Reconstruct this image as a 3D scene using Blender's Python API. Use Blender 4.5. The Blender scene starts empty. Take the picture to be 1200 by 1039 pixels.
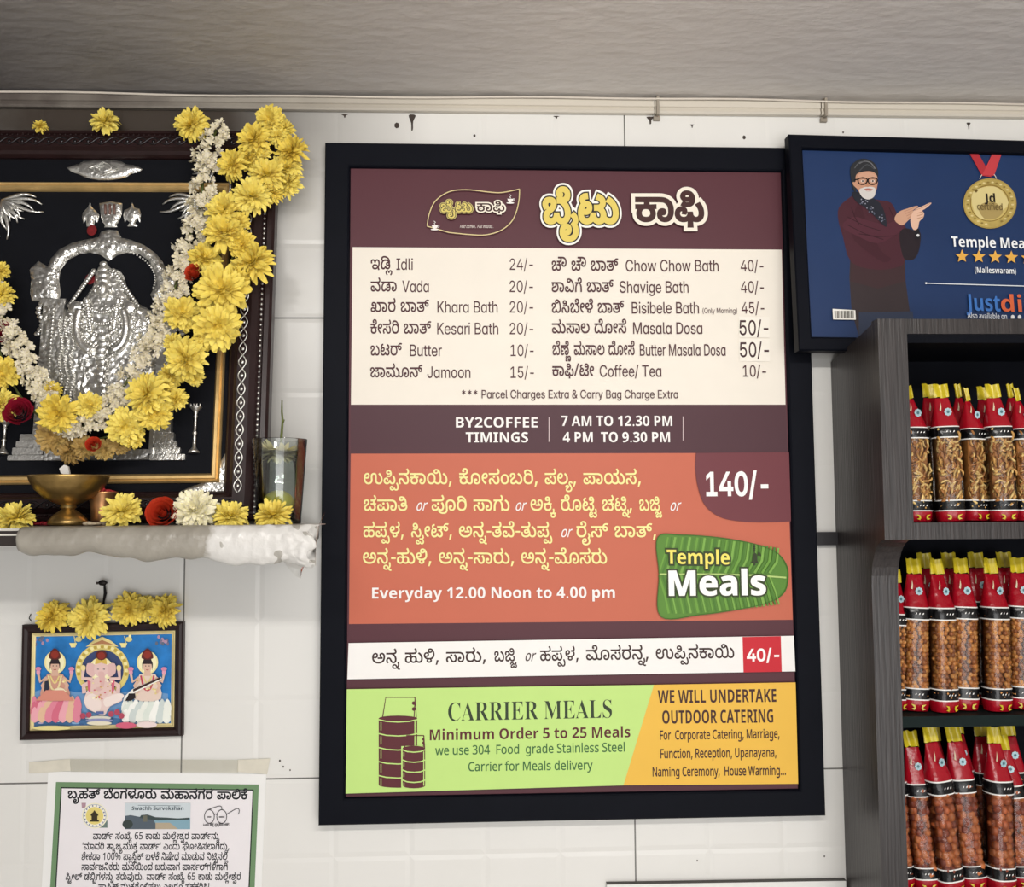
import bpy, bmesh, math, random
from mathutils import Vector, Matrix, Euler
from mathutils.geometry import delaunay_2d_cdt

# ------------------------------------------------------------------ camera, light, exposure
SC = bpy.context.scene
COL = SC.collection
CAM_Z, CAM_D = 1.6, 1.15                      # eye height, distance to the back wall (wall face is y = 0)
FPX, PCX, PCY = 1100.0, 600.0, 519.5          # focal length and principal point, in pixels of the 1200 x 1039 frame
PITCH, YAW, ROLL = 0.06698, -0.04061, 0.0067
def _rx(a): return Matrix(((1,0,0),(0,math.cos(a),-math.sin(a)),(0,math.sin(a),math.cos(a))))
def _ry(a): return Matrix(((math.cos(a),0,math.sin(a)),(0,1,0),(-math.sin(a),0,math.cos(a))))
def _rz(a): return Matrix(((math.cos(a),-math.sin(a),0),(math.sin(a),math.cos(a),0),(0,0,1)))
CR = _rz(YAW) @ _rx(PITCH) @ _ry(ROLL)        # columns: right, forward, up
cam_data = bpy.data.cameras.new('camera'); cam_data.sensor_width = 36; cam_data.lens = 36*FPX/1200
cam_data.clip_start = 0.02
cam = bpy.data.objects.new('camera', cam_data); COL.objects.link(cam)
r_, f_, u_ = CR.col[0], CR.col[1], CR.col[2]
cam.matrix_world = Matrix(((r_[0],u_[0],-f_[0],0),(r_[1],u_[1],-f_[1],-CAM_D),(r_[2],u_[2],-f_[2],CAM_Z),(0,0,0,1)))
SC.camera = cam

world = bpy.data.worlds.new('street_daylight'); SC.world = world; world.use_nodes = True
wb = world.node_tree.nodes['Background']; wb.inputs[0].default_value = (0.93, 0.96, 1.0, 1); wb.inputs[1].default_value = 0.62
SC.view_settings.view_transform = 'Standard'; SC.view_settings.look = 'None'
SC.view_settings.exposure = 0.0; SC.view_settings.gamma = 1; SC.view_settings.use_curve_mapping = False
SC.cycles.use_denoising = True
SC.cycles.max_bounces = 10; SC.cycles.transparent_max_bounces = 24; SC.cycles.caustics_reflective = False

def area(name, loc, target, sx, sy, watts, col):
    l = bpy.data.lights.new(name, 'AREA'); l.shape = 'RECTANGLE'; l.size = sx; l.size_y = sy; l.energy = watts; l.color = col
    o = bpy.data.objects.new(name, l); COL.objects.link(o); o.location = loc
    o.rotation_euler = (Vector(target)-Vector(loc)).to_track_quat('-Z', 'Y').to_euler()
    return o
area('tube_light', (0.1, -1.35, 2.09), (0.1, 0, 1.45), 1.2, 0.05, 9.5, (1.0, 0.97, 0.93))        # ceiling batten behind the viewer
area('shop_front_daylight', (0.6, -3.6, 1.0), (0.1, 0, 1.35), 2.4, 1.7, 48, (1.0, 0.99, 0.975))   # the open shop front

def ray(px, py):
    return CR @ Vector(((px-PCX)/FPX, 1.0, -(py-PCY)/FPX))
def W(px, py, d=0.0):
    """point seen at (px, py), lying d metres in front of the wall"""
    v = ray(px, py); k = (CAM_D-d)/v.y
    return Vector((v.x*k, -d, CAM_Z+v.z*k))


# ------------------------------------------------------------------ lettering outlines
LETTERS = [
 [[110,-3,-36,9,-18,16,1,10,0,15,42,18,37,0,26,0,38,-8,32,-14,24,-19,16,-22,7,-11,-39,-4,-6,18,-26,27,-40,16,-29,0,-18,0,-22,-8,0,-15,22,-10,52,0,40,10,24,17,12,22,1,11,0,19,-24,17,-38,0,-20,-14,-3,-13,-35,0,-2,14,-22,13,-32,0,-16,-9,1,-7,0,-4,6,-9,3,-3,-35,-6,-4,5,-6,11,0,18,16,14,30,8,36,0,26,-5,20,-12,9,-10,-15,0,10,11,24,12,26,4,13,0,28,0,34,-15,16,-25,1,-14,0,-9,-8,-20,-16,-19,-13,-7,-9,-4,-18,-8,-46,-11]],
 [[93,-3,-22,0,-34,12,-18,24,1,19,0,15,20,28,38,20,52,12,31,0,24,0,40,-6,32,-13,13,-11,19,-26,-7,-12,-8,-6,-24,-9,-19,0,-14,0,-24,5,-14,12,1,8,0,12,30,11,34,0,20,-4,7,-3,20,-6,20,-22,0,-28,-20,-20,-34,-12,-48,0,-36,13,-13,14,17,1,-10,-11,-22,-12,-28,-5],[116,16,22,14,3,13,37,0,4,-14,24,-13,21,0,12,0,18,5,12,12,0,19,-8,15,-18,11,-13,0,-8,0,-12,-5,0,-9,12,-5,16,0,14,3,8,7,0,13,-12,12,-24,9,-32,5,-17,0,-13,0,-24,0,-38,-8,-24,-17,-12,-21,1,-12,0,-19,20,-15],[125,171,34,0,56,-10,42,-17,26,-21,12,-23,1,-13,0,-6,-4,-12,-1,-4,-35,31,15,3,-10,13,-28,20,-36,13,-42,8,-46,0,-24,-5,-12,-8,0,-11,10,-10,9,-4,-27,-12,-6,4,-14,11,-8,12,1,7,0,12,26,15,42,7]],
 [[-86,-15,18,-5,14,-9,9,-8,-15,1,10,9,24,12,36,0,24,-8,12,-13,0,-17,-12,-15,-18,-10,-7,-5,-23,12,12,5,18,13,1,8,0,5,-12,9,-24,0,-14,-11,1,-9,-31,0,-2,9,-14,11,-24,0,-10,-8,0,-14,16,-12,13,-6,-21,-12,-14,7,-26,19,1,13,0,8,12,13,24,8]],
 [[70,-3,-36,10,-20,19,1,13,0,10,16,16,28,10,44,0,26,-12,1,-10,0,-4,-2,-7,-3,-3,-29,2,0,2,2,4,0,6,-10,5,-20,0,-14,-10,0,-19,24,-13,52,0,26,15,3,14,35,0,2,-15,26,-14,40,0,16,16,0,24,-14,22,-28,17,-32,11,-17,3,61,3,20,-7,34,-20,18,-25,0,-31,-20,-21,-32,-11,-42,0,-26,6,-20,12,-7,9,15,1,-10,-11,-24,-12,-30,-5],[15,108,1,19,205,0,24,0,18,2,10,4,4,6,1,3,0,8,-16,14,-11,8,31,10,20,-12,16,-19,1,-11,0,-5,-8,-13,-22,-9,-30,-5,-25,0]],
 [[93,-3,-34,0,-40,26,1,26,0,15,16,24,28,18,21,5,7,-3,-69,0,1,19,235,0,1,-19,-5,0,-1,4,16,-3,18,-11,10,-14,0,-11,-2,-7,-4,-4,-4,-2,-1,-1,-8,-6,-24,-9,-19,0,-14,0,-24,5,-14,12,1,8,0,12,30,11,34,0,20,-4,7,-3,20,-6,20,-22,0,-28,-20,-20,-34,-12,-48,0,-36,13,-13,14,17,1,-10,-11,-22,-12,-28,-5],[116,16,22,14,3,13,37,0,4,-14,24,-13,21,0,12,0,18,5,12,12,0,18,-8,16,-18,11,-13,0,-8,0,-12,-5,0,-9,12,-5,16,0,14,3,8,7,0,13,-12,12,-24,10,-30,5,-17,0,-15,0,-24,0,-36,-9,-26,-16,-12,-22,1,-12,0,-19,20,-15]],
 [[172,37,-22,-26,-38,-14,-52,0,-32,10,-18,17,0,20,14,14,22,6,28,0,18,-8,0,-13,-14,-8,-22,0,-10,6,-1,6,7,2,-4,-3,-2,-7,1,-4,0,-7,16,-13,23,0,16,0,22,8,12,18,0,28,-14,21,-15,6,-8,5,-22,5,-34,2,-23,0,-117,0,1,19,125,0,30,0,42,-4,30,-8,13,-6,20,-9,18,-27]],
 [[48,-3,-38,17,1,15,0,8,16,14,30,8,23,0,16,0,28,-5,26,-8,13,-6,11,-3,16,-7,24,-9,24,-5,17,0,28,0,28,17,1,16,0,13,-20,24,-36,19,-23,5,55,2,20,-7,30,-18,16,-23,1,-15,0,-11,-12,-19,-24,-14,-34,-8,-48,0,-34,7,-28,11,-11,5,-2,1,-2,2,-1,0,-18,9,-32,11,-36,0,-14,-9,0,-11,14,-8,42,0,28,8,18,15,10,20,1,11,0,14,-14,19,-24,10,-30,0,-22,-7,1,-9,0,-3,4,-7,7,-3,-7,-1,0,8,12,7,20,0,14,-7,0,-13,-18,-8,-34,0,-30,14,1,14,0,10,20,15,30,7,21,0,30,0,42,-15,20,-26,1,-17,0,-14,-12,-24,-26,-22,-48,-14],[209,108,1,19,93,0,1,-19]],
 [[102,-3,-54,14,-30,28,1,20,0,13,12,20,24,15,17,5,9,-4,-59,0,1,19,141,0,24,0,18,2,10,4,4,6,1,3,0,8,-14,14,-13,8,31,10,20,-12,16,-19,1,-10,0,-6,-8,-12,-16,-8,-18,-4,-11,-2,7,3,14,-6,22,-14,12,-20,1,-13,0,-19,-28,-28,-52,-15],[137,17,26,0,34,11,16,21,1,12,0,16,-20,21,-34,11,-46,0,-36,-12,-18,-21,1,-15,0,-22,42,-22]],
 [],
 [[93,-3,-24,0,-32,10,-14,16,0,18,12,14,26,12,34,13,18,10,0,12,-6,7,-14,3,-9,0,-18,0,-14,-8,1,-7,0,-4,4,-7,5,-3,-33,-7,-6,6,-6,11,0,14,16,14,30,8,50,0,30,-9,12,-15,0,-16,-12,-12,-22,-12,-38,-14,-18,-11,0,-16,20,-8,17,0,26,0,24,15,3,14,37,0,2,-15,28,-14,40,0,26,16,0,31,-22,25,-36,18,-23,4,55,2,20,-7,30,-18,16,-23,0,-32,-20,-23,-38,-12,-25,0,-18,0,-26,6,-22,12,-9,9,17,1,-10,-11,-24,-12,-30,-5],[183,108,1,19,89,0,1,-19]],
 [[102,-3,-44,8,-30,13,-14,17,1,11,0,3,2,8,3,3,37,-3,0,-2,0,-5,1,-3,0,-6,6,-10,16,-10,30,-5,50,0,30,6,18,9,6,11,0,10,-4,10,-5,4,0,1,-4,1,-1,1,-8,3,-20,5,-30,0,-16,-5,0,-9,14,-5,26,0,16,6,10,11,0,16,-16,12,-22,7,-9,1,53,3,14,-6,18,-16,1,-10,0,-2,0,-4,-1,-1,-3,-6,-6,-10,-22,-12,-28,-6,-17,0,-26,0,-32,14,1,12,0,7,14,11,28,7,36,0,24,-3,13,-4,0,0,4,0,2,0,3,-1,18,-5,22,-21,0,-23,-14,-18,-30,-13,-42,-7],[19,108,1,19,181,0,1,-19],[296,67,-36,21,1,20,1,3,0,16,22,22,40,11,27,0,16,0,26,-3,11,-2,-19,-16,-8,3,-16,2,-22,0,-24,-6,-14,-15,1,-13,1,-4,0,-11,14,-12,19,0,8,0,14,5,0,10,-6,5,-10,4,-14,1,-13,0,-121,0,1,19,119,0,22,0,30,-4,20,-8,10,-12,1,-8,0,-14,-32,-14]],
 [[119,-3,-28,0,-42,11,-22,19,1,12,0,8,8,13,18,10,15,3,3,-3,-51,0,1,16,85,0,6,2,6,5,0,7,-4,6,-3,3,23,3,17,-3,4,-3,4,-6,0,-7,-4,-5,-1,-2,81,0,1,-16,-53,0,5,3,12,-3,18,-9,12,-13,1,-9,0,-12,-22,-19,-42,-11],[152,16,26,15,1,11,0,8,-14,13,-26,7,-36,0,-26,-7,-12,-13,1,-8,0,-11,28,-15],[17,108,1,19,105,0,28,0,24,3,12,7,4,8,1,5,0,9,-20,11,-32,0,-20,-10,1,-6,0,-2,0,-3,1,-1,-11,10,4,0,8,1,3,0,10,0,12,-5,0,-10,-14,-6,-9,0,-16,0,-14,11,0,15,16,14,30,8,44,0,32,-10,18,-18,1,-11,0,-8,-10,-14,-18,-9,-20,-5,-30,-3,-19,0]],
 [[164,88,-18,-16,-32,-9,-46,0,-32,10,-9,5,13,15,4,-3,14,-6,18,-4,13,0,20,0,20,10,0,15,-14,8,-26,0,-20,-8,-12,-16,1,-12,1,-3,0,-15,20,-22,36,-17,23,-6,-23,-17,-26,9,-42,22,-24,29,0,35,22,24,38,13,44,0,28,-7,16,-14]],
 [[201,-3,-22,0,-28,9,-22,15,-9,11,-8,8,-12,9,-12,3,-20,0,-14,-9,0,-16,12,-16,11,-7,-35,-7,-10,8,-14,20,0,20,16,16,30,9,34,0,26,-6,20,-12,18,-20,14,-11,18,-5,13,0,18,0,18,15,0,23,-14,22,-19,12,35,10,18,-11,22,-27,1,-15,0,-23,-40,-25],[130,72,-14,8,0,11,14,8,22,0,16,-8,0,-11,-16,-8],[15,108,1,19,171,0,24,0,18,2,10,4,4,6,1,3,0,8,-16,14,-11,8,31,10,20,-12,16,-19,1,-11,0,-5,-8,-13,-22,-9,-30,-5,-25,0]],
 [[100,-3,-52,14,-30,29,1,23,0,14,18,24,32,17,42,9,25,0,18,0,28,-5,22,-10,11,-8,3,0,-6,10,-18,18,-26,13,-32,8,-17,0,-26,0,-20,-11,0,-13,10,-9,9,-5,-25,-13,-14,8,-16,17,0,22,22,15,38,7,21,0,34,0,46,-13,36,-22,18,-26,8,-29,1,-16,0,-22,-28,-31,-52,-15],[137,17,26,0,34,11,16,21,0,28,-20,21,-34,10,-46,0,-36,-11,-18,-21,1,-14,0,-23,42,-22]],
 [[233,-3,-16,0,-26,6,-22,11,-9,10,17,1,-10,-11,-24,-12,-30,-5,-17,0,-24,0,-32,10,-14,16,0,18,12,14,26,12,34,13,18,10,0,12,-6,7,-14,3,-9,0,-18,0,-14,-8,1,-7,0,-4,4,-7,5,-3,-33,-7,-6,6,-6,11,0,14,16,14,30,8,50,0,30,-9,12,-15,0,-16,-12,-12,-22,-12,-38,-14,-18,-11,0,-16,20,-8,17,0,26,0,24,15,3,14,37,0,2,-15,26,-14,42,0,26,17,0,31,-22,24,-36,18,-21,7,23,17,28,-8,44,-24,24,-30,1,-19,0,-15,-18,-24,-40,-13]],
 [[86,-3,-32,7,-24,13,-12,20,1,13,0,17,20,25,38,15,29,0,16,0,26,-7,14,-13,0,-18,-16,-13,-30,-8,-42,0,-30,8,-7,5,9,16,6,-5,24,-8,36,0,16,8,0,12,-12,6,-9,0,-16,0,-20,-11,-10,-18,1,-10,1,-3,0,-9,8,-12,14,-8,20,-3,13,0,26,0,26,15,5,14,37,0,2,-15,26,-14,40,0,18,12,0,18,-14,14,-26,9,-13,2,29,11,22,-5,28,-13,16,-17,1,-12,0,-16,-36,-22,-39,0,-16,0,-28,6,-24,11,-7,10,17,1,-12,-11,-24,-11,-30,-6],[81,95,-20,4,-22,16,1,9,0,6,14,12,30,8,27,0,5,-18,-20,-1,-18,-5,0,-11,18,-8,15,-2],[211,70,1,17,19,0,20,0,18,3,12,5,4,6,1,4,0,8,-22,12,-25,3,17,18,34,-5,38,-20,1,-15,0,-11,-26,-18,-23,-4,-6,-1,-8,-1,-10,-1,-7,0]],
 [[102,-3,-54,14,-30,28,1,20,0,13,12,20,24,15,17,5,9,-4,-59,0,1,19,191,0,1,-19,-5,0,3,3,16,-5,20,-15,12,-19,1,-13,0,-19,-28,-28,-52,-15],[137,17,26,0,34,11,16,21,1,12,0,16,-20,21,-34,11,-46,0,-36,-12,-18,-21,1,-15,0,-22,42,-22],[306,67,-36,21,1,20,1,3,0,16,22,22,40,11,27,0,16,0,26,-3,9,-2,-17,-16,-8,3,-16,2,-24,0,-22,-6,-14,-15,1,-13,1,-4,0,-11,16,-12,24,0,12,5,0,10,-4,5,-10,4,-14,1,-13,0,-119,0,1,19,117,0,22,0,30,-4,20,-8,10,-12,1,-8,0,-14,-32,-14]],
 [[208,-3,-36,13,-13,14,17,1,-10,-11,-24,-12,-30,-5,-17,0,-24,0,-32,10,-14,16,0,18,12,14,26,12,34,13,18,10,0,12,-6,7,-14,3,-9,0,-18,0,-14,-8,1,-7,0,-4,4,-7,5,-3,-33,-7,-6,6,-6,11,0,14,16,14,30,8,50,0,30,-9,12,-15,0,-16,-12,-12,-22,-12,-38,-14,-18,-11,0,-16,20,-8,17,0,26,0,24,15,3,14,37,0,2,-15,26,-14,42,0,18,12,0,15,-10,12,-9,5,37,10,10,-7,12,-18,0,-21,-16,-17,-34,-10],[190,71,-36,9,-22,13,-7,7,-5,8,19,8,16,-15,38,-12,21,0,14,0,18,7,0,12,-8,8,-7,3,39,7,6,-4,10,-12,0,-16,-16,-15,-28,-8],[179,108,1,19,87,0,1,-19]],
 [[70,-3,-36,10,-20,19,1,13,0,10,16,16,28,10,44,0,26,-12,1,-10,0,-4,-2,-7,-3,-3,-29,2,0,2,2,4,0,6,-10,5,-20,0,-14,-10,0,-19,24,-13,52,0,26,15,3,14,35,0,2,-15,26,-14,40,0,16,16,0,24,-14,22,-28,17,-32,11,-17,3,61,3,20,-7,34,-20,18,-25,0,-31,-20,-21,-32,-11,-42,0,-26,6,-20,12,-7,9,15,1,-10,-11,-24,-12,-30,-5],[15,108,1,19,205,0,24,0,18,2,10,4,4,6,1,3,0,8,-16,14,-11,8,31,10,20,-12,16,-19,1,-11,0,-5,-8,-13,-22,-9,-30,-5,-25,0],[342,-3,-46,16,-19,13,25,13,16,-12,34,-11,48,0,26,17,0,31,-22,24,-34,18,-23,7,25,17,26,-8,44,-24,26,-30,1,-19,0,-15,-20,-23,-40,-14]],
 [[35,-3,-28,0,-42,15,-17,12,23,13,18,-11,28,-10,38,0,16,11,0,18,-2,12,-2,12,1,6,0,17,28,25,48,12,64,0,46,-11,32,-20,14,-28,1,-15,0,-19,-20,-25,-40,-14,-52,0,-32,10,-16,17,0,20,12,14,22,6,28,0,18,-8,0,-13,-14,-8,-20,0,-12,6,-1,6,7,2,-2,-3,-4,-7,1,-4,0,-7,18,-13,23,0,14,0,24,8,12,18,0,29,-18,25,-38,16,-29,0,-22,0,-30,-9,-16,-18,1,-11,0,-7,0,-11,2,-12,1,-8,0,-14,-20,-16,-32,-8]],
 [[201,-3,-22,0,-28,9,-22,15,-9,11,-8,8,-12,9,-12,3,-20,0,-14,-9,0,-16,12,-16,11,-7,-35,-7,-10,8,-14,19,0,21,16,16,30,9,19,0,24,0,32,-13,15,-15,10,-10,14,-11,18,-5,13,0,20,0,16,16,1,11,0,17,-24,26,-40,19,-25,3,-131,0,1,19,213,0,1,-19,-27,0,7,3,20,-6,32,-20,20,-25,1,-15,0,-23,-40,-25],[330,67,-36,21,1,20,1,3,0,16,22,22,40,11,27,0,16,0,26,-3,11,-2,-19,-16,-8,3,-16,2,-22,0,-24,-6,-14,-15,1,-13,1,-4,0,-11,16,-12,17,0,8,0,14,5,0,10,-6,5,-8,4,-16,1,-11,0,-121,0,1,19,117,0,22,0,30,-4,20,-8,12,-12,1,-8,0,-14,-34,-14]],
 [[235,-3,-18,0,-26,6,-22,11,-9,10,17,1,-10,-11,-24,-12,-30,-5,-17,0,-24,0,-32,10,-14,16,0,18,12,14,26,12,34,13,18,10,0,12,-6,7,-14,3,-9,0,-18,0,-14,-8,1,-7,0,-4,4,-7,5,-3,-33,-7,-6,6,-6,11,0,14,16,14,30,8,50,0,30,-9,12,-15,0,-16,-12,-12,-22,-12,-38,-14,-18,-11,0,-16,20,-8,17,0,26,0,24,15,3,14,37,0,2,-15,26,-14,42,0,18,12,0,16,-12,13,-20,11,-15,4,31,7,18,-5,24,-13,14,-15,0,-21,-16,-18,-34,-10],[185,69,1,17,47,0,6,2,6,5,0,7,-4,6,-3,3,37,1,6,-3,4,-7,0,-7,-4,-5,-1,-2,45,0,1,-17,-15,0,-8,0,-18,1,-7,1,-9,-1],[185,108,1,19,87,0,1,-19]],
 [[12,132,-8,-11,-16,-8,-30,-5,-21,0,-39,0,1,19,35,0,14,0,18,2,8,3,4,6,0,7,-6,12,-9,6,39,1,8,-4,8,-13],[170,90,-20,-26,-40,-14,-52,0,-32,10,-16,17,0,20,12,14,22,6,28,0,18,-8,0,-14,-14,-7,-20,0,-12,6,-1,6,7,2,-2,-4,-4,-6,1,-3,0,-9,18,-12,36,0,24,9,12,17,0,28,-16,21,-24,10,-22,6,-32,2,-25,0,-121,0,1,19,129,0,30,0,42,-4,30,-8,15,-6,18,-9,18,-27]],
 [[113,-3,-30,0,-44,9,-24,17,0,24,20,14,34,8,40,5,22,4,12,8,0,13,-10,7,-14,3,-22,0,-16,-3,-8,-7,0,-7,4,-6,3,-2,-35,-7,-4,5,-6,9,0,11,16,11,34,7,27,0,18,0,30,-8,18,-13,0,-19,-14,-13,-32,-9,-40,-4,-24,-5,-12,-8,0,-11,12,-9,26,-5,23,0,30,0,42,10,24,21,0,28,-16,20,-22,12,-9,3,1,5,31,0,18,-6,26,-17,12,-20,1,-11,0,-20,-30,-29,-60,-15],[15,108,1,19,187,0,1,-19,-53,0,-35,4,-45,-4]],
 [[70,-3,-36,10,-22,19,1,13,0,10,16,16,30,10,42,0,28,-12,1,-10,0,-4,-4,-7,-1,-3,-31,2,2,2,0,4,0,6,-8,5,-20,0,-16,-10,0,-19,26,-13,52,0,24,15,3,14,37,0,2,-15,26,-14,32,0,18,6,12,11,6,16,1,10,0,21,-24,37,-38,27,-50,16,-27,0,-14,0,-14,-7,0,-11,14,-7,26,0,22,11,5,11,35,-3,-4,-12,-22,-16,-30,-7,-36,0,-28,7,-16,12,0,18,16,13,28,7,23,0,36,0,66,-18,48,-31,26,-42,1,-25,0,-14,-8,-20,-14,-15,-24,-9,-26,-5,-32,0,-26,6,-20,12,-9,9,17,1,-12,-11,-24,-12,-30,-5]],
 [[137,109,-16,0,-22,-8,-16,-12,-10,-15,-6,-14,-2,-19,1,-12,1,-29,-41,0,1,31,0,18,10,30,26,25,25,8,9,-4,-69,0,1,19,125,0,26,0,24,3,12,7,4,8,1,5,0,9,-20,11,-32,0,-20,-10,1,-6,0,-2,0,-3,1,-1,-11,10,4,0,8,1,3,0,10,0,12,-5,0,-10,-12,-6,-28,0,-14,11,0,15,16,14,30,8,44,0,32,-10,18,-18,0,-21,-12,-15,-28,-10,-19,-2,7,2,24,-10,24,-25,6,-29,1,-16,1,-32,-41,0,1,29,0,13,-2,19,-6,15,-3,6,-10,12,-26,15]],
 [[93,-3,-24,0,-32,10,-14,16,0,18,12,14,26,12,34,13,18,10,0,12,-6,7,-14,3,-9,0,-18,0,-14,-8,1,-7,0,-4,4,-7,5,-3,-33,-7,-6,6,-6,11,0,14,16,14,30,8,50,0,30,-9,12,-15,0,-16,-12,-12,-22,-12,-38,-14,-18,-11,0,-16,20,-8,17,0,26,0,24,15,3,14,37,0,2,-15,26,-14,40,0,22,11,12,22,0,35,-14,34,-26,26,-34,16,-21,0,-14,0,-14,-7,0,-11,14,-7,26,0,22,10,3,10,33,-3,-6,-16,-38,-17,-25,0,-14,0,-22,4,-18,7,-8,11,1,7,0,12,34,16,62,0,50,-17,34,-30,20,-39,1,-23,0,-26,-24,-30,-40,-14,-27,0,-18,0,-26,6,-22,11,-9,10,17,1,-10,-11,-24,-12,-30,-5]],
 [[199,-3,-20,0,-28,9,-22,15,-11,11,-8,8,-12,9,-12,3,-20,0,-12,-9,0,-16,12,-16,9,-7,-35,-7,-10,8,-14,20,0,20,16,16,30,9,36,0,24,-6,20,-12,18,-20,16,-11,16,-5,13,0,20,0,18,15,0,23,-16,22,-19,12,35,10,20,-11,20,-27,1,-15,0,-23,-40,-25],[96,81,-30,5,-9,2,17,14,10,-2,20,-3,24,0,20,4,12,9,1,8,1,5,0,7,-12,12,-20,6,-24,0,-16,-6,0,-10,8,-5,12,-1,7,0,16,0,24,6,9,6,17,-10,-6,-4,-18,-8,-24,-6,-32,0,-28,6,-16,11,1,9,0,12,34,16,52,0,34,-11,20,-20,0,-26,-20,-18,-34,-8]],
 [[93,-3,-24,0,-32,10,-14,16,0,18,12,14,26,12,34,13,18,10,0,12,-6,7,-14,3,-9,0,-18,0,-14,-8,1,-7,0,-4,4,-7,5,-3,-33,-7,-6,6,-6,11,0,14,16,14,30,8,50,0,30,-9,12,-15,0,-16,-12,-12,-22,-12,-38,-14,-18,-11,0,-16,20,-8,17,0,26,0,24,15,3,14,37,0,2,-15,28,-14,40,0,26,16,0,31,-22,25,-36,18,-23,4,55,3,20,-7,30,-18,16,-24,0,-32,-20,-23,-38,-12,-25,0,-18,0,-26,6,-22,12,-9,9,17,1,-10,-11,-24,-12,-30,-5],[183,108,1,19,31,0,28,0,22,3,12,7,6,8,1,5,0,9,-22,11,-32,0,-20,-10,1,-6,0,-2,0,-3,3,-1,-13,10,4,0,8,1,3,0,10,0,14,-5,0,-10,-14,-6,-28,0,-14,11,0,15,16,14,32,8,44,0,32,-10,16,-18,1,-11,0,-8,-10,-14,-16,-9,-20,-5,-30,-3,-21,0]],
 [[153,-3,-18,0,-30,6,-20,11,0,16,14,10,11,3,1,-5,-28,3,-42,13,-24,21,0,26,18,18,32,10,25,0,16,0,28,-6,14,-12,0,-18,-14,-14,-28,-8,-23,0,-12,0,-26,4,-7,3,5,14,8,-3,18,-2,11,0,20,0,16,8,0,12,-14,6,-9,0,-18,0,-20,-13,1,-11,0,-7,12,-13,24,-9,40,-5,31,-1,44,1,46,15,1,13,0,10,-22,13,-15,3,35,9,12,-3,18,-11,12,-13,0,-19,-14,-16,-26,-10,-28,-6,-15,-2,-1,6,12,-3,10,-10,1,-8,0,-11,-34,-15],[166,14,16,5,0,13,-16,7,-28,0,-16,-7,0,-12,16,-6],[167,108,1,19,13,0,28,0,24,3,12,7,4,8,1,5,0,9,-20,11,-32,0,-22,-10,1,-6,0,-2,2,-3,1,-1,-11,10,4,0,6,1,5,0,10,0,12,-5,0,-10,-14,-6,-9,0,-16,0,-14,11,0,15,16,14,30,8,44,0,32,-10,18,-18,1,-11,0,-8,-10,-14,-18,-9,-20,-5,-30,-3,-19,0]],
 [[201,-3,-22,0,-28,9,-22,15,-9,11,-8,8,-12,9,-12,3,-20,0,-14,-9,0,-16,12,-16,11,-7,-35,-7,-10,8,-14,20,0,20,16,16,30,9,34,0,26,-6,20,-12,18,-20,14,-11,18,-5,13,0,18,0,18,15,0,23,-14,22,-19,12,35,10,18,-11,22,-27,1,-15,0,-23,-40,-25],[130,72,-14,8,0,11,14,8,22,0,16,-8,0,-11,-16,-8],[15,108,1,19,215,0,1,-19]],
 [[157,-3,-44,0,-62,19,-34,33,1,22,0,18,22,26,40,14,44,0,28,-7,14,-14,0,-20,-16,-16,-32,-9,-23,0,-12,0,-18,3,-16,5,-5,2,9,17,4,-3,12,-4,14,-3,11,0,20,0,18,10,0,15,-12,8,-26,0,-22,-9,-12,-19,0,-30,22,-25,48,-13,66,0,46,11,24,21,0,31,-32,25,-27,8,25,17,34,-11,42,-33,1,-22,0,-19,-30,-30,-62,-18]],
 [[93,-3,-34,0,-40,26,1,26,0,15,16,24,28,18,21,5,5,-3,-67,0,1,19,177,0,28,0,22,3,12,7,6,8,1,5,0,9,-22,11,-32,0,-20,-10,1,-6,0,-2,0,-3,3,-1,-13,10,4,0,8,1,3,0,12,0,10,-5,0,-10,-12,-6,-28,0,-14,11,0,15,16,14,30,8,46,0,32,-10,16,-18,1,-11,0,-8,-10,-14,-18,-9,-20,-5,-15,-2,5,3,18,-5,28,-18,14,-25,1,-15,0,-26,-40,-26,-33,0,-16,0,-28,6,-20,11,-9,10,17,1,-10,-11,-22,-12,-28,-5],[116,16,22,15,3,14,37,0,2,-15,26,-14,34,0,22,15,1,18,0,12,-12,21,-24,17,-38,10,-23,0,-5,0,-24,0,-36,-9,-26,-16,-12,-22,1,-12,0,-19,20,-15]],
 [[201,-3,-22,0,-28,9,-22,15,-9,11,-8,8,-12,9,-12,3,-20,0,-14,-9,0,-16,12,-16,11,-7,-35,-7,-10,8,-14,20,0,20,16,16,30,9,34,0,26,-6,20,-12,18,-20,14,-11,18,-5,13,0,18,0,18,15,0,23,-14,22,-19,12,35,10,18,-11,22,-27,1,-15,0,-23,-40,-25],[130,72,-14,8,0,11,14,8,22,0,16,-8,0,-11,-16,-8],[15,108,1,19,159,0,28,0,24,3,12,7,4,8,1,5,0,9,-20,11,-32,0,-20,-10,1,-6,0,-2,0,-3,1,-1,-11,10,4,0,6,1,5,0,10,0,12,-5,0,-10,-14,-6,-9,0,-16,0,-14,11,0,15,16,14,30,8,44,0,32,-10,18,-18,1,-11,0,-8,-10,-14,-18,-9,-20,-5,-30,-3,-19,0]],
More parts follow.
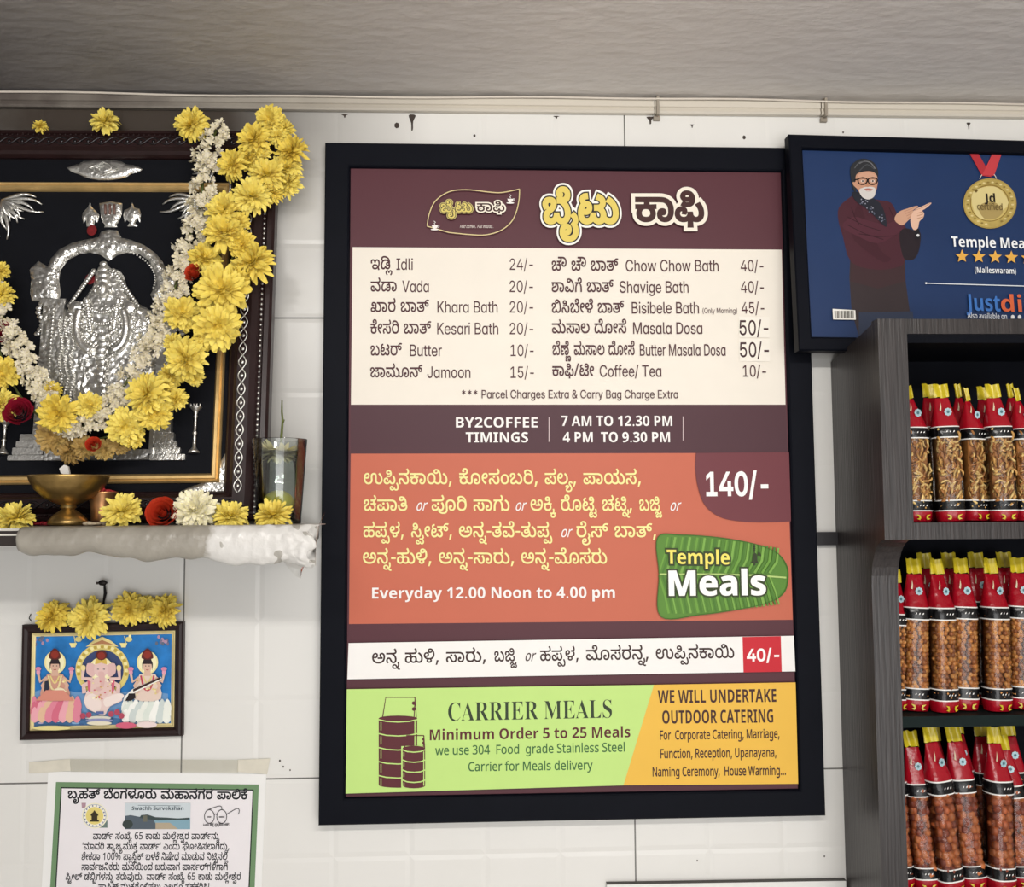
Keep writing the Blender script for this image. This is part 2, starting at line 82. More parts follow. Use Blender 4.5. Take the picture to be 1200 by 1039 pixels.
 [[87,-3,-36,0,-34,17,1,11,0,7,12,11,24,9,21,2,1,-6,-18,2,-26,8,-10,12,1,6,0,9,18,13,34,7,44,0,30,-5,24,-11,11,-8,-11,1,6,6,18,9,22,6,24,2,17,0,22,0,36,-8,24,-15,12,-21,0,-28,-20,-23,-42,-13,-68,0,-38,18,1,15,0,8,14,14,26,7,40,0,26,-11,1,-10,0,-3,-2,-7,-1,-2,-31,1,2,2,0,3,0,6,-8,5,-5,0,-12,0,-12,-7,0,-13,18,-8,48,0,30,15,1,19,1,1,0,17,-32,22,-29,0,-22,0,-30,-12,-3,-11,-35,0,-4,11,-28,12,-46,0,-18,-8,0,-10,6,-6,10,-4,18,-2,15,0,11,0,1,-16,-11,0,-18,0,-16,-3,-10,-3,-6,-5,0,-9,14,-8,21,0,12,0,20,4,13,4,21,-14,-8,-4,-22,-5,-24,-3],[19,108,1,19,225,0,28,0,22,3,12,7,6,8,1,5,0,9,-22,11,-32,0,-20,-10,1,-6,0,-2,0,-3,1,-1,-11,10,4,0,8,1,3,0,10,0,14,-5,0,-10,-14,-6,-28,0,-14,11,0,15,16,14,30,8,46,0,32,-10,16,-18,1,-11,0,-8,-8,-14,-11,-5,-6,-4,-20,-5,-30,-3,-21,0]],
 [[-109,-86,-24,0,-22,11,0,14,20,10,21,2,1,-5,-18,3,-20,11,0,16,28,12,23,0,14,0,20,-4,16,-8,9,-6,-13,0,6,6,16,8,22,4,15,0,22,0,30,-10,14,-18,0,-22,-14,-16,-28,-8,-46,0,-28,12,0,19,22,11,32,0,18,-7,1,-6,0,-2,-2,-5,-1,-1,-21,0,0,1,0,1,0,3,-4,3,-8,0,-6,-3,0,-8,12,-4,26,0,18,9,1,11,1,1,0,7,-8,11,-18,6,-26,0,-16,-8,-1,-6,-29,0,-2,7,-16,7,-26,0,-10,-5,1,-4,0,-1,2,-4,8,-2,8,-1,11,0,5,0,1,-14,-5,0,-10,0,-10,-1,-8,-3,0,-6,8,-4,13,0,6,0,14,2,5,2,17,-12,-10,-3,-22,-3]],
 [[119,-3,-28,0,-42,11,-22,19,1,12,0,8,8,13,18,10,15,3,3,-3,-51,0,1,16,85,0,6,2,6,5,0,7,-4,6,-3,3,23,3,17,-3,4,-3,4,-6,0,-7,-4,-5,-1,-2,81,0,1,-16,-53,0,5,3,12,-3,18,-9,12,-13,1,-9,0,-12,-22,-19,-42,-11],[152,16,26,15,1,11,0,8,-14,13,-26,7,-36,0,-26,-7,-12,-13,1,-8,0,-11,28,-15],[17,108,1,19,157,0,1,-19]],
 [[70,-3,-36,10,-22,19,1,13,0,10,16,16,30,10,42,0,28,-12,1,-10,0,-4,-4,-7,-3,-3,-29,2,2,2,0,4,0,6,-8,5,-20,0,-16,-10,0,-19,26,-13,52,0,24,15,3,14,37,0,2,-15,26,-14,32,0,16,7,8,12,0,18,-16,23,-19,12,37,10,18,-11,20,-27,0,-32,-18,-20,-34,-11,-40,0,-26,6,-20,12,-9,9,17,1,-12,-11,-24,-12,-30,-5],[149,-33,5,36,37,0,5,-36],[120,81,-30,5,-9,2,17,14,10,-2,20,-3,24,0,20,4,12,9,1,8,1,5,0,7,-12,12,-20,6,-24,0,-16,-6,0,-10,8,-5,12,-1,7,0,16,0,24,6,9,6,17,-10,-6,-4,-18,-8,-24,-6,-34,0,-26,6,-18,11,1,9,0,12,36,16,52,0,34,-11,20,-20,0,-26,-20,-18,-34,-8]],
 [[5,0,123,164,41,0,-121,-164]],
 [[86,-3,-32,7,-24,13,-12,20,1,13,0,17,20,25,38,15,29,0,16,0,26,-7,14,-13,0,-18,-16,-13,-30,-8,-42,0,-30,8,-7,5,9,16,6,-5,24,-8,36,0,16,8,0,12,-12,6,-9,0,-16,0,-20,-11,-10,-18,1,-10,1,-3,0,-9,8,-12,14,-8,20,-3,13,0,26,0,26,15,5,14,37,0,2,-15,26,-14,40,0,18,12,0,18,-14,14,-26,9,-13,2,31,12,20,-5,30,-13,14,-18,1,-12,0,-16,-36,-22,-39,0,-16,0,-28,6,-24,11,-7,10,17,1,-12,-11,-24,-11,-30,-6],[81,95,-20,4,-22,16,1,9,0,6,14,12,30,8,27,0,5,-18,-20,-1,-18,-5,0,-11,18,-8,15,-2],[211,70,1,17,37,0,20,5,28,17,1,12,1,2,0,7,-12,11,-20,7,-24,0,-14,-6,0,-10,8,-5,10,-2,7,0,16,0,24,7,9,6,17,-10,-6,-4,-18,-9,-24,-5,-34,0,-26,5,-16,12,1,9,0,12,34,16,52,0,36,-12,18,-19,1,-12,0,-9,-10,-17,-20,-13,-32,-9,-17,-3]],
 [[-62,-96,-42,12,-20,20,0,24,16,17,30,9,36,0,22,-6,10,-11,1,-7,0,-11,-26,-14,-27,0,-10,0,-20,3,-7,2,-1,17,8,-4,16,-3,24,0,14,5,0,10,-10,5,-18,0,-14,-6,-8,-9,1,-8,1,-1,0,-13,28,-15,33,0,18,0,32,7,20,15,0,24,-16,18,-9,7,10,5,12,9,0,14,-12,11,-13,5,27,12,20,-9,16,-16,0,-19,-14,-11,-5,-4,-3,7,14,-9,14,-19,1,-12,0,-17,-26,-22,-48,-12]],
 [[12,-3,-46,16,-19,13,25,13,16,-12,36,-11,21,0,26,0,26,17,0,31,-20,24,-36,18,-23,7,25,17,28,-8,42,-24,26,-30,1,-19,0,-15,-20,-23,-38,-14]],
 [[401,-3,-22,0,-36,7,-20,11,-10,11,-6,16,1,11,1,25,0,12,-4,13,-12,6,-12,2,-7,0,-14,0,-16,-6,-8,-11,0,-16,4,-12,2,-11,1,-7,0,-17,-26,-22,-46,-12,-68,0,-54,18,-28,34,1,22,0,19,24,26,38,13,27,0,18,0,28,-7,14,-14,0,-20,-16,-16,-32,-9,-23,0,-14,0,-24,5,-18,7,-5,3,11,16,4,-3,14,-7,18,-4,13,0,20,0,20,9,0,16,-14,8,-11,0,-22,0,-26,-21,1,-20,1,-1,0,-11,8,-20,20,-15,30,-9,48,0,26,9,12,15,0,17,-2,12,-2,12,1,7,0,13,18,19,36,9,23,0,16,0,24,-3,18,-8,12,-11,4,-16,1,-11,1,-27,0,-11,8,-14,16,-8,18,-4,32,0,24,7,14,16,0,25,-16,23,-30,20,-21,8,31,15,26,-12,34,-24,16,-27,0,-33,-22,-24,-42,-13]],
 [[70,-3,-36,10,-22,19,1,13,0,10,16,16,30,10,42,0,28,-12,1,-10,0,-4,-4,-7,-3,-3,-29,2,2,2,0,4,0,6,-8,5,-20,0,-16,-10,0,-19,26,-13,52,0,24,15,3,14,37,0,2,-15,26,-14,32,0,16,7,8,12,0,18,-16,23,-19,12,37,10,18,-11,20,-27,0,-32,-18,-20,-34,-11,-40,0,-26,6,-20,12,-9,9,17,1,-12,-11,-24,-12,-30,-5],[120,81,-30,5,-9,2,17,14,10,-2,20,-3,24,0,20,4,12,9,1,8,1,5,0,7,-12,12,-20,6,-24,0,-16,-6,0,-10,8,-5,12,-1,7,0,16,0,24,6,9,6,17,-10,-6,-4,-18,-8,-24,-6,-34,0,-26,6,-18,11,1,9,0,12,36,16,52,0,34,-11,20,-20,0,-26,-20,-18,-34,-8]],
 [[-95,-76,-26,0,-34,16,0,24,28,14,38,0,20,-9,1,-8,0,-2,-2,-6,-1,-2,-25,1,0,2,2,3,1,0,0,3,-6,4,-12,0,-8,-5,0,-13,16,-7,28,0,14,5,10,7,1,6,31,0,2,-9,14,-9,28,0,12,8,4,11,1,5,0,11,-16,25,-13,10,31,7,12,-8,14,-17,8,-18,1,-9,0,-15,-16,-17,-28,-8,-32,0,-18,4,-14,8,-5,4,9,1,-6,-6,-18,-7,-20,-4]],
 [[201,-3,-22,0,-28,9,-22,15,-9,11,-8,8,-12,9,-12,3,-20,0,-14,-9,0,-16,12,-16,11,-7,-35,-7,-10,8,-14,19,0,21,16,16,30,9,19,0,24,0,32,-13,15,-15,10,-10,14,-11,18,-5,13,0,20,0,16,16,1,11,0,17,-24,26,-40,19,-25,3,-131,0,1,19,169,0,24,0,18,2,10,4,4,6,1,3,0,8,-16,14,-13,8,33,10,20,-12,16,-19,1,-11,0,-5,-8,-13,-22,-9,-30,-5,-25,0,-7,0,23,4,20,-7,32,-20,20,-25,1,-15,0,-23,-40,-25]],
 [[264,-3,-46,15,-21,13,23,14,20,-13,34,-10,40,0,24,10,12,23,0,36,-14,33,-26,26,-34,16,-21,0,-14,0,-14,-7,0,-11,12,-7,28,0,22,10,3,10,33,-3,-6,-16,-38,-17,-25,0,-14,0,-22,4,-18,7,-10,11,1,7,0,12,36,16,62,0,50,-17,34,-30,18,-39,1,-23,0,-26,-22,-30,-42,-14],[98,-3,-42,12,-26,19,-12,24,1,12,0,19,26,30,50,16,64,0,42,-11,26,-20,10,-23,1,-12,0,-20,-26,-29,-48,-17],[150,16,30,11,18,21,0,30,-16,21,-32,12,-44,0,-32,-10,-18,-21,0,-32,18,-21,32,-11],[420,-3,-46,16,-19,13,23,13,18,-12,34,-11,48,0,26,17,0,31,-22,24,-36,18,-21,7,23,17,28,-8,44,-24,24,-30,1,-19,0,-15,-18,-23,-40,-14]],
 [[19,-30,8,13,12,32,5,12,45,0,3,-3,-6,-12,-22,-29,-11,-13]],
 [[84,-3,-44,14,-24,26,0,37,24,26,44,15,66,0,42,-15,22,-26,0,-36,-22,-26,-46,-15],[146,15,30,23,0,37,-30,23,-29,0,-20,0,-28,-10,-12,-19,1,-12,0,-20,30,-22]],
 [[70,-3,-36,10,-20,19,1,13,0,10,16,16,28,10,44,0,26,-12,1,-10,0,-4,-2,-7,-3,-3,-29,2,0,2,2,4,0,6,-10,5,-20,0,-14,-10,0,-19,24,-13,52,0,26,15,3,14,35,0,2,-15,26,-14,32,0,18,7,6,12,0,18,-14,23,-19,12,35,10,18,-11,22,-27,0,-32,-20,-20,-32,-11,-42,0,-26,6,-20,12,-7,9,15,1,-10,-11,-24,-12,-30,-5],[156,68,-14,8,0,11,14,8,22,0,16,-8,0,-11,-16,-8],[15,108,1,19,205,0,24,0,18,2,10,4,4,6,1,3,0,8,-16,14,-11,8,31,10,20,-12,16,-19,1,-11,0,-5,-8,-13,-22,-9,-30,-5,-25,0]],
 [[3,-94,-28,0,-32,8,-14,12,0,12,8,8,14,7,24,7,10,5,0,6,-6,3,-20,0,-8,-4,0,-4,2,-3,1,-2,-27,-4,-2,3,-4,6,1,4,0,7,26,11,44,0,20,-6,8,-8,0,-10,-6,-7,-14,-7,-24,-8,-10,-5,0,-8,10,-5,18,-2,13,0,22,0,26,7,14,11,0,15,-12,12,-18,11,-16,11,-12,11,0,15,14,11,24,5,13,0,20,0,28,-11,7,-13,-33,-2,-2,4,-4,5,-8,2,-12,0,-10,-4,0,-9,12,-9,16,-10,18,-12,12,-15,0,-20,-16,-16,-26,-10,-34,-5]],
 [[70,-3,-36,10,-20,19,1,13,0,10,16,16,28,10,44,0,26,-12,1,-10,0,-4,-2,-7,-3,-3,-29,2,0,2,2,4,0,6,-10,5,-20,0,-14,-10,0,-19,24,-13,52,0,26,15,3,14,35,0,2,-15,26,-14,32,0,18,7,6,12,0,18,-14,23,-19,12,35,10,18,-11,22,-27,0,-32,-20,-20,-32,-11,-42,0,-26,6,-20,12,-7,9,15,1,-10,-11,-24,-12,-30,-5],[156,68,-14,8,0,11,14,8,22,0,16,-8,0,-11,-16,-8],[15,108,1,19,249,0,1,-19]],
 [[98,-3,-42,12,-26,19,-12,24,1,12,0,19,26,30,50,16,64,0,42,-11,26,-20,10,-23,1,-12,0,-20,-26,-29,-48,-17],[150,16,30,11,18,21,0,30,-16,21,-32,12,-44,0,-32,-10,-18,-21,0,-32,18,-21,32,-11],[299,-3,-34,0,-46,16,-19,13,25,13,16,-12,36,-11,21,0,26,0,26,17,1,16,0,13,-18,24,-38,19,-23,5,51,4,22,-7,30,-19,18,-24,1,-15,0,-10,-10,-19,-20,-14,-34,-9],[416,-3,-46,16,-19,13,23,13,18,-12,36,-11,21,0,26,0,26,17,0,31,-20,24,-36,18,-23,7,25,17,26,-8,44,-24,26,-30,1,-19,0,-15,-20,-23,-40,-14],[385,140,0,-5,-8,-13,-22,-9,-30,-5,-25,0,-49,0,1,19,43,0,22,0,20,2,10,4,2,6,1,3,0,8,-14,14,-13,8,33,10,20,-12,16,-19]],
 [[235,-3,-18,0,-28,6,-20,11,-9,10,17,1,-10,-11,-24,-12,-30,-5,-17,0,-24,0,-32,10,-14,16,0,18,12,14,26,12,34,13,18,10,0,12,-6,7,-14,3,-9,0,-18,0,-14,-8,1,-7,0,-4,4,-7,5,-3,-33,-7,-6,6,-6,11,0,14,16,14,30,8,50,0,30,-9,12,-15,0,-16,-12,-12,-22,-12,-38,-14,-18,-11,0,-16,20,-8,17,0,26,0,24,15,3,14,37,0,2,-15,26,-14,42,0,18,12,0,16,-12,13,-20,11,-15,4,31,7,18,-5,24,-13,14,-15,0,-21,-16,-18,-34,-10],[185,69,1,17,47,0,6,2,6,5,0,7,-4,6,-3,3,21,3,15,0,8,-4,4,-8,0,-7,-4,-5,-1,-2,45,0,1,-17,-15,0,-8,0,-18,1,-7,1,-9,-1],[185,108,1,19,39,0,24,0,20,2,10,4,6,6,1,3,0,8,-16,14,-13,7,31,11,22,-12,16,-20,1,-10,0,-4,-6,-13,-24,-10,-32,-5,-27,0]],
 [[100,-3,-44,8,-30,13,-12,17,1,11,0,3,0,8,3,3,37,-3,0,-2,0,-5,1,-3,0,-6,6,-10,16,-10,32,-5,48,0,30,6,18,9,6,11,0,10,-4,10,-5,4,0,1,-6,1,1,1,-8,3,-20,5,-30,0,-14,-5,0,-9,12,-5,26,0,18,6,10,15,0,25,-12,21,-24,15,-32,9,-32,0,-14,-7,0,-11,12,-6,28,0,22,10,3,12,33,-4,-4,-12,-20,-15,-30,-7,-34,0,-30,6,-16,13,1,9,0,12,36,17,58,0,46,-12,34,-21,16,-26,1,-15,0,-6,-2,-11,-3,-4,0,-1,-2,-2,-4,-2,1,0,-10,-13,-36,-12,-52,0,-32,14,1,13,0,7,14,11,28,7,23,0,16,0,28,-4,13,-4,5,-1,18,-6,20,-20,0,-23,-14,-18,-28,-13,-44,-7]],
 [[-37,-39,-28,0,-46,8,-40,17,-19,12,27,11,16,-9,32,-14,38,-7,42,0,26,4,16,9,8,13,1,9,0,12,-4,19,-4,18,1,11,0,18,28,24,48,13,66,0,46,-11,32,-20,16,-28,1,-15,0,-19,-22,-25,-40,-14,-50,0,-32,10,-18,17,0,20,12,14,22,6,30,0,16,-8,0,-13,-12,-8,-22,0,-12,6,1,6,7,2,-4,-3,-2,-7,1,-4,0,-7,16,-13,23,0,16,0,22,8,12,18,0,29,-18,25,-38,16,-64,0,-38,-21,1,-18,0,-10,4,-18,4,-19,1,-11,0,-18,-26,-24,-48,-11]],
 [[137,109,-16,0,-22,-8,-16,-12,-10,-15,-6,-14,-2,-19,1,-12,1,-29,-41,0,1,31,0,18,10,30,26,25,25,8,9,-4,-69,0,1,19,137,0,22,0,18,2,10,4,4,6,1,3,0,8,-14,14,-13,8,31,10,20,-12,16,-19,0,-19,-14,-14,-26,-8,-17,-1,5,2,24,-9,24,-25,6,-29,1,-16,1,-32,-41,0,1,29,0,13,-2,19,-6,15,-3,6,-10,12,-26,15]],
 [[177,17,44,0,56,12,30,27,1,20,0,10,-10,16,-18,10,-24,0,-14,-7,0,-14,12,-10,18,-7,13,-2,1,-17,-123,0,1,18,71,0,-6,3,-12,8,-8,11,0,13,14,13,26,8,46,0,38,-13,18,-24,1,-15,0,-28,-40,-35,-74,-17,-106,0,-72,19,-36,34,1,22,0,18,22,26,40,13,27,0,16,0,28,-7,16,-14,0,-20,-18,-16,-32,-9,-21,0,-16,0,-22,5,-18,7,-7,3,13,16,4,-3,14,-7,18,-4,13,0,20,0,18,9,0,16,-14,8,-9,0,-22,0,-26,-21,1,-18,1,-3,0,-10,14,-20,28,-15,48,-9]],
 [[119,-3,-28,0,-42,11,-24,19,1,12,0,8,10,13,18,10,15,3,3,-3,-51,0,1,16,209,0,1,-16,-53,0,5,3,12,-3,18,-9,12,-13,1,-9,0,-12,-22,-19,-42,-11],[150,16,28,15,1,11,0,8,-14,13,-26,7,-36,0,-26,-7,-12,-13,1,-8,0,-11,28,-15],[105,80,-5,6,18,3,24,10,16,13,1,9,1,2,0,7,-12,11,-20,7,-26,0,-14,-6,0,-10,8,-5,12,-2,7,0,16,0,22,7,11,6,15,-10,-6,-4,-16,-9,-24,-5,-34,0,-28,5,-16,12,1,9,0,12,34,16,31,0,24,0,34,-12,20,-19,0,-25,-20,-18,-13,-6]],
 [[-14,-85,-32,15,1,12,0,6,10,11,13,4,1,-2,-29,0,1,15,67,0,-7,-2,8,5,8,9,0,12,-6,11,-7,6,35,5,8,-6,6,-14,0,-14,-10,-11,-5,-4,-1,3,59,0,1,-15,-33,0,1,2,12,-4,12,-10,1,-7,0,-12,-32,-15],[36,-70,16,9,0,14,-18,8,-32,0,-16,-9,0,-14,16,-8]],
 [[102,-3,-54,14,-30,28,1,20,0,13,12,20,24,15,17,5,9,-4,-59,0,1,19,131,0,26,0,24,3,12,7,4,8,1,5,0,9,-20,11,-32,0,-20,-10,1,-6,0,-2,0,-3,1,-1,-11,10,4,0,8,1,3,0,10,0,12,-5,0,-10,-14,-6,-9,0,-16,0,-14,11,0,15,16,14,30,8,44,0,32,-10,18,-18,1,-11,0,-8,-10,-14,-16,-9,-18,-4,-26,-3,-15,0,21,6,19,-3,16,-6,20,-14,12,-20,1,-13,0,-19,-28,-28,-52,-15],[137,17,26,0,34,11,16,21,1,12,0,16,-20,21,-34,11,-46,0,-36,-12,-18,-21,1,-15,0,-22,42,-22]],
 [[-112,-85,-26,8,-16,16,0,23,16,16,28,10,40,0,22,-12,0,-19,-26,-11,-21,0,-16,0,-20,5,-5,3,7,12,6,-3,16,-4,22,0,10,4,0,7,-8,4,-5,0,-12,0,-18,-10,1,-13,0,-8,6,-9,16,-4,9,0,18,0,16,10,3,7,31,0,2,-9,16,-8,26,0,12,7,0,15,-22,11,-15,1,17,12,12,-2,26,-8,18,-13,0,-20,-16,-12,-26,-6,-15,0,-22,0,-24,10,-7,9,15,0,-8,-6,-16,-8,-22,-5],[-25,-37,1,14,15,0,12,0,12,2,6,3,4,5,1,3,0,6,-8,14,-7,7,35,5,8,-8,8,-17,0,-17,-16,-12,-26,-5,-13,0]],
 [[-69,-15,18,0,28,-7,22,-16,13,-13,6,-7,10,-8,14,-3,11,0,4,0,10,1,3,1,7,-16,-4,0,-12,-2,-5,0,-16,0,-22,6,-18,11,-18,19,-16,12,-18,7,-22,0,-14,-7,0,-10,8,-7,16,-4,15,0,24,0,34,10,16,17,1,11,0,8,-8,15,-5,6,31,7,10,-7,8,-18,1,-9,0,-14,-20,-21,-32,-14,-40,-6,-44,0,-30,8,-14,14,1,8,0,13,32,15]],
 [[208,-3,-36,13,-13,14,17,1,-10,-11,-24,-12,-30,-5,-17,0,-24,0,-32,10,-14,16,0,18,12,14,26,12,34,13,18,10,0,12,-6,7,-14,3,-9,0,-18,0,-14,-8,1,-7,0,-4,4,-7,5,-3,-33,-7,-6,6,-6,11,0,14,16,14,30,8,50,0,30,-9,12,-15,0,-16,-12,-12,-22,-12,-38,-14,-18,-11,0,-16,20,-8,17,0,26,0,24,15,3,14,37,0,2,-15,26,-14,42,0,18,12,0,15,-10,12,-9,5,37,10,10,-7,12,-18,0,-21,-16,-17,-34,-10],[192,71,-34,9,-26,12,-5,8,15,13,10,-8,24,-11,26,-5,28,0,20,5,12,11,1,10,1,3,0,8,-12,14,-20,8,-26,0,-16,-6,0,-10,10,-5,10,-1,7,0,16,0,24,6,11,6,15,-10,-6,-4,-18,-9,-24,-5,-32,0,-28,6,-16,11,1,9,0,12,34,16,52,0,38,-12,20,-22,0,-30,-20,-20,-36,-9]],
 [[-97,-85,-22,0,-22,12,0,15,16,10,19,5,12,4,10,5,0,5,-6,3,-22,0,-8,-4,0,-4,2,-3,3,-2,-29,-4,-2,3,-4,6,1,4,0,7,26,11,27,0,18,0,22,-6,8,-8,0,-9,-6,-7,-12,-7,-28,-7,-10,-5,0,-5,8,-4,9,0,16,0,14,9,5,7,31,0,2,-8,12,-8,24,0,10,6,0,7,-2,6,-1,2,29,6,4,-4,6,-9,1,-5,0,-11,-26,-13,-25,0,-14,0,-20,5,-14,8,-3,6,15,0,-8,-6,-18,-9,-20,-4],[-36,-46,-30,10,-7,5,-1,5,15,7,10,-8,22,-5,20,0,14,4,1,5,0,2,-2,4,-1,2,31,3,2,-3,4,-6,1,-3,0,-11,-26,-11]],
 [[97,-3,-38,0,-44,24,0,40,44,25,41,0,12,0,20,-3,16,-6,7,-5,-1,-1,0,1,0,3,1,2,0,6,-10,12,-18,9,-24,5,-13,1,67,2,10,-3,16,-9,10,-13,1,-8,0,-2,-2,-5,1,-1,-1,1,6,4,16,7,22,3,13,0,38,0,42,-25,0,-39,-44,-25,-39,0,-20,0,-28,6,-18,11,-5,8,9,0,-6,-7,-20,-11,-28,-7],[124,15,24,15,0,24,-24,15,-21,0,-16,0,-22,-7,-10,-12,1,-8,0,-13,24,-14],[254,15,24,14,1,13,0,8,-10,12,-20,7,-15,0,-24,0,-24,-15,0,-25,24,-14],[17,108,1,19,209,0,22,0,20,2,10,4,4,6,1,3,0,8,-16,14,-13,8,33,10,20,-12,16,-19,1,-11,0,-5,-8,-13,-22,-9,-30,-5,-25,0]],
 [[151,-3,-16,0,-30,6,-20,11,0,16,14,10,11,3,1,-5,-28,3,-42,13,-24,21,0,26,18,18,32,10,25,0,16,0,28,-6,14,-12,0,-18,-14,-14,-28,-8,-23,0,-12,0,-26,4,-7,3,5,14,8,-3,18,-2,11,0,20,0,16,8,0,12,-14,6,-9,0,-18,0,-20,-13,1,-11,0,-7,12,-13,24,-9,40,-5,29,-1,44,1,46,15,1,13,0,10,-20,12,-13,3,-33,0,1,19,15,0,24,0,18,2,10,4,4,6,1,3,0,8,-14,14,-13,8,31,10,20,-12,16,-19,0,-21,-22,-15,-17,-4,-5,7,14,-4,20,-11,10,-13,0,-18,-14,-15,-24,-11,-30,-6,-13,-2,-1,6,10,-3,12,-10,1,-8,0,-11,-34,-15],[166,14,16,5,0,13,-18,7,-26,0,-18,-7,0,-12,16,-6]],
 [[-99,-85,-26,0,-34,16,0,24,28,14,38,0,20,-9,1,-8,0,-2,-2,-6,-1,-2,-25,1,0,2,0,3,1,0,0,3,-4,4,-12,0,-10,-5,0,-13,18,-7,26,0,16,5,8,7,3,6,31,0,2,-9,14,-9,26,0,14,8,1,7,0,10,-28,14,-19,4,21,8,18,-3,26,-10,16,-15,1,-10,0,-14,-32,-14,-23,0,-14,0,-18,4,-14,8,-5,4,9,1,-6,-6,-18,-7,-20,-4],[-61,-29,1,15,49,0,14,0,12,2,6,3,2,4,1,2,0,5,-8,10,-7,6,31,6,12,-9,8,-14,0,-13,-16,-11,-28,-6,-19,0]],
 [[86,-3,-32,7,-24,13,-12,20,1,13,0,17,20,25,38,15,29,0,16,0,26,-7,14,-13,0,-18,-16,-13,-30,-8,-42,0,-30,8,-7,5,9,16,6,-5,24,-8,36,0,16,8,0,12,-12,6,-9,0,-16,0,-20,-11,-10,-18,1,-10,1,-3,0,-9,8,-12,14,-8,20,-3,13,0,26,0,26,15,5,14,37,0,2,-15,26,-14,40,0,18,12,0,18,-14,14,-26,9,-13,2,29,11,22,-5,28,-13,16,-17,1,-12,0,-16,-36,-22,-39,0,-16,0,-28,6,-24,11,-7,10,17,1,-12,-11,-24,-11,-30,-6],[81,95,-20,4,-22,16,1,9,0,6,14,12,30,8,27,0,5,-18,-20,-1,-18,-5,0,-11,18,-8,15,-2],[211,70,1,17,27,0,18,0,18,6,0,10,-10,7,-9,2,33,9,8,-2,8,-5,8,-5,4,-7,1,-3,0,-7,-8,-10,-18,-7,-18,-3,-16,-2,-9,0],[181,108,1,19,109,0,1,-19],[411,67,-30,0,-36,21,1,20,1,3,0,16,22,22,38,11,29,0,16,0,24,-3,11,-2,-17,-16,-8,3,-18,2,-7,0,-14,0,-24,-6,-14,-15,1,-13,1,-4,0,-11,16,-12,17,0,10,0,12,5,0,10,-4,5,-10,4,-14,1,-13,0,-121,0,1,19,119,0,22,0,30,-4,20,-8,10,-12,1,-8,0,-14,-34,-14]],
 [[19,53,1,18,113,0,1,-18]],
 [[102,-3,-44,8,-30,13,-14,17,1,11,0,3,2,8,3,3,37,-3,0,-2,0,-5,1,-3,0,-6,6,-10,16,-10,30,-5,50,0,30,6,18,9,6,11,0,10,-4,10,-5,4,0,1,-4,1,-1,1,-8,3,-20,5,-30,0,-16,-5,0,-9,14,-5,26,0,16,6,10,11,0,16,-16,12,-22,7,-9,1,53,2,14,-5,18,-16,1,-10,0,-2,0,-4,-1,-1,-3,-6,-6,-10,-22,-12,-28,-6,-17,0,-26,0,-32,14,1,12,0,7,14,11,28,7,36,0,24,-3,13,-4,0,0,4,0,2,0,3,-1,18,-5,22,-21,0,-23,-14,-18,-30,-13,-42,-7],[19,108,1,19,135,0,24,0,18,2,10,4,4,6,1,3,0,8,-14,14,-13,8,31,10,20,-12,16,-19,1,-11,0,-5,-8,-13,-20,-9,-32,-5,-25,0]],
 [[70,-3,-36,10,-20,19,1,13,0,10,16,16,28,10,44,0,26,-12,1,-10,0,-4,-2,-7,-3,-3,-29,2,0,2,2,4,0,6,-10,5,-20,0,-14,-10,0,-19,24,-13,52,0,26,15,3,14,35,0,2,-15,26,-14,40,0,16,16,0,24,-14,22,-28,17,-32,11,-17,3,61,3,20,-7,34,-20,18,-25,0,-31,-20,-21,-32,-11,-42,0,-26,6,-20,12,-7,9,15,1,-10,-11,-24,-12,-30,-5],[15,108,1,19,195,0,26,0,24,3,12,7,4,8,1,5,0,9,-20,11,-32,0,-20,-10,1,-6,0,-2,0,-3,1,-1,-11,10,4,0,8,1,3,0,10,0,12,-5,0,-10,-14,-6,-9,0,-16,0,-14,11,0,15,16,14,30,8,44,0,32,-10,18,-18,1,-11,0,-8,-10,-14,-18,-9,-20,-5,-30,-3,-19,0]],
 [[201,-3,-22,0,-28,9,-22,15,-9,11,-8,8,-12,9,-12,3,-20,0,-14,-9,0,-16,12,-16,11,-7,-35,-7,-10,8,-14,20,0,20,16,16,30,9,34,0,26,-6,20,-12,18,-20,14,-11,18,-5,13,0,18,0,18,15,0,23,-14,22,-19,12,35,10,18,-11,22,-27,1,-15,0,-23,-40,-25],[130,72,-14,8,0,11,14,8,22,0,16,-8,0,-11,-16,-8],[15,108,1,19,215,0,1,-19],[330,67,-36,21,1,20,1,3,0,16,22,22,40,11,27,0,16,0,26,-3,9,-2,-17,-16,-8,3,-16,2,-24,0,-22,-6,-16,-15,1,-13,1,-4,0,-11,16,-12,17,0,10,0,12,5,0,10,-4,5,-10,4,-14,1,-13,0,-121,0,1,19,119,0,22,0,30,-4,20,-8,10,-12,1,-8,0,-14,-32,-14]],
 [[151,-3,-16,0,-30,6,-20,11,0,16,14,10,11,3,1,-5,-28,3,-42,13,-24,21,0,26,18,18,32,10,25,0,16,0,26,-6,16,-12,0,-18,-14,-14,-28,-8,-23,0,-12,0,-26,4,-7,3,5,14,8,-3,18,-2,11,0,20,0,16,8,0,12,-14,6,-9,0,-18,0,-20,-13,1,-11,0,-7,12,-13,24,-9,40,-5,60,0,42,9,22,20,1,17,0,8,-8,21,-18,18,-26,12,-19,0,-14,0,-12,-7,0,-11,12,-7,26,0,22,10,3,10,33,-2,-4,-12,-20,-15,-28,-7,-32,0,-22,4,-16,7,-10,11,1,7,0,12,34,16,33,0,26,0,42,-13,28,-22,12,-27,1,-13,0,-17,-16,-22,-26,-14,-32,-8,-13,-2,-1,6,10,-3,12,-10,1,-8,0,-11,-34,-15],[166,14,16,5,0,13,-18,7,-26,0,-18,-7,0,-12,16,-6]],
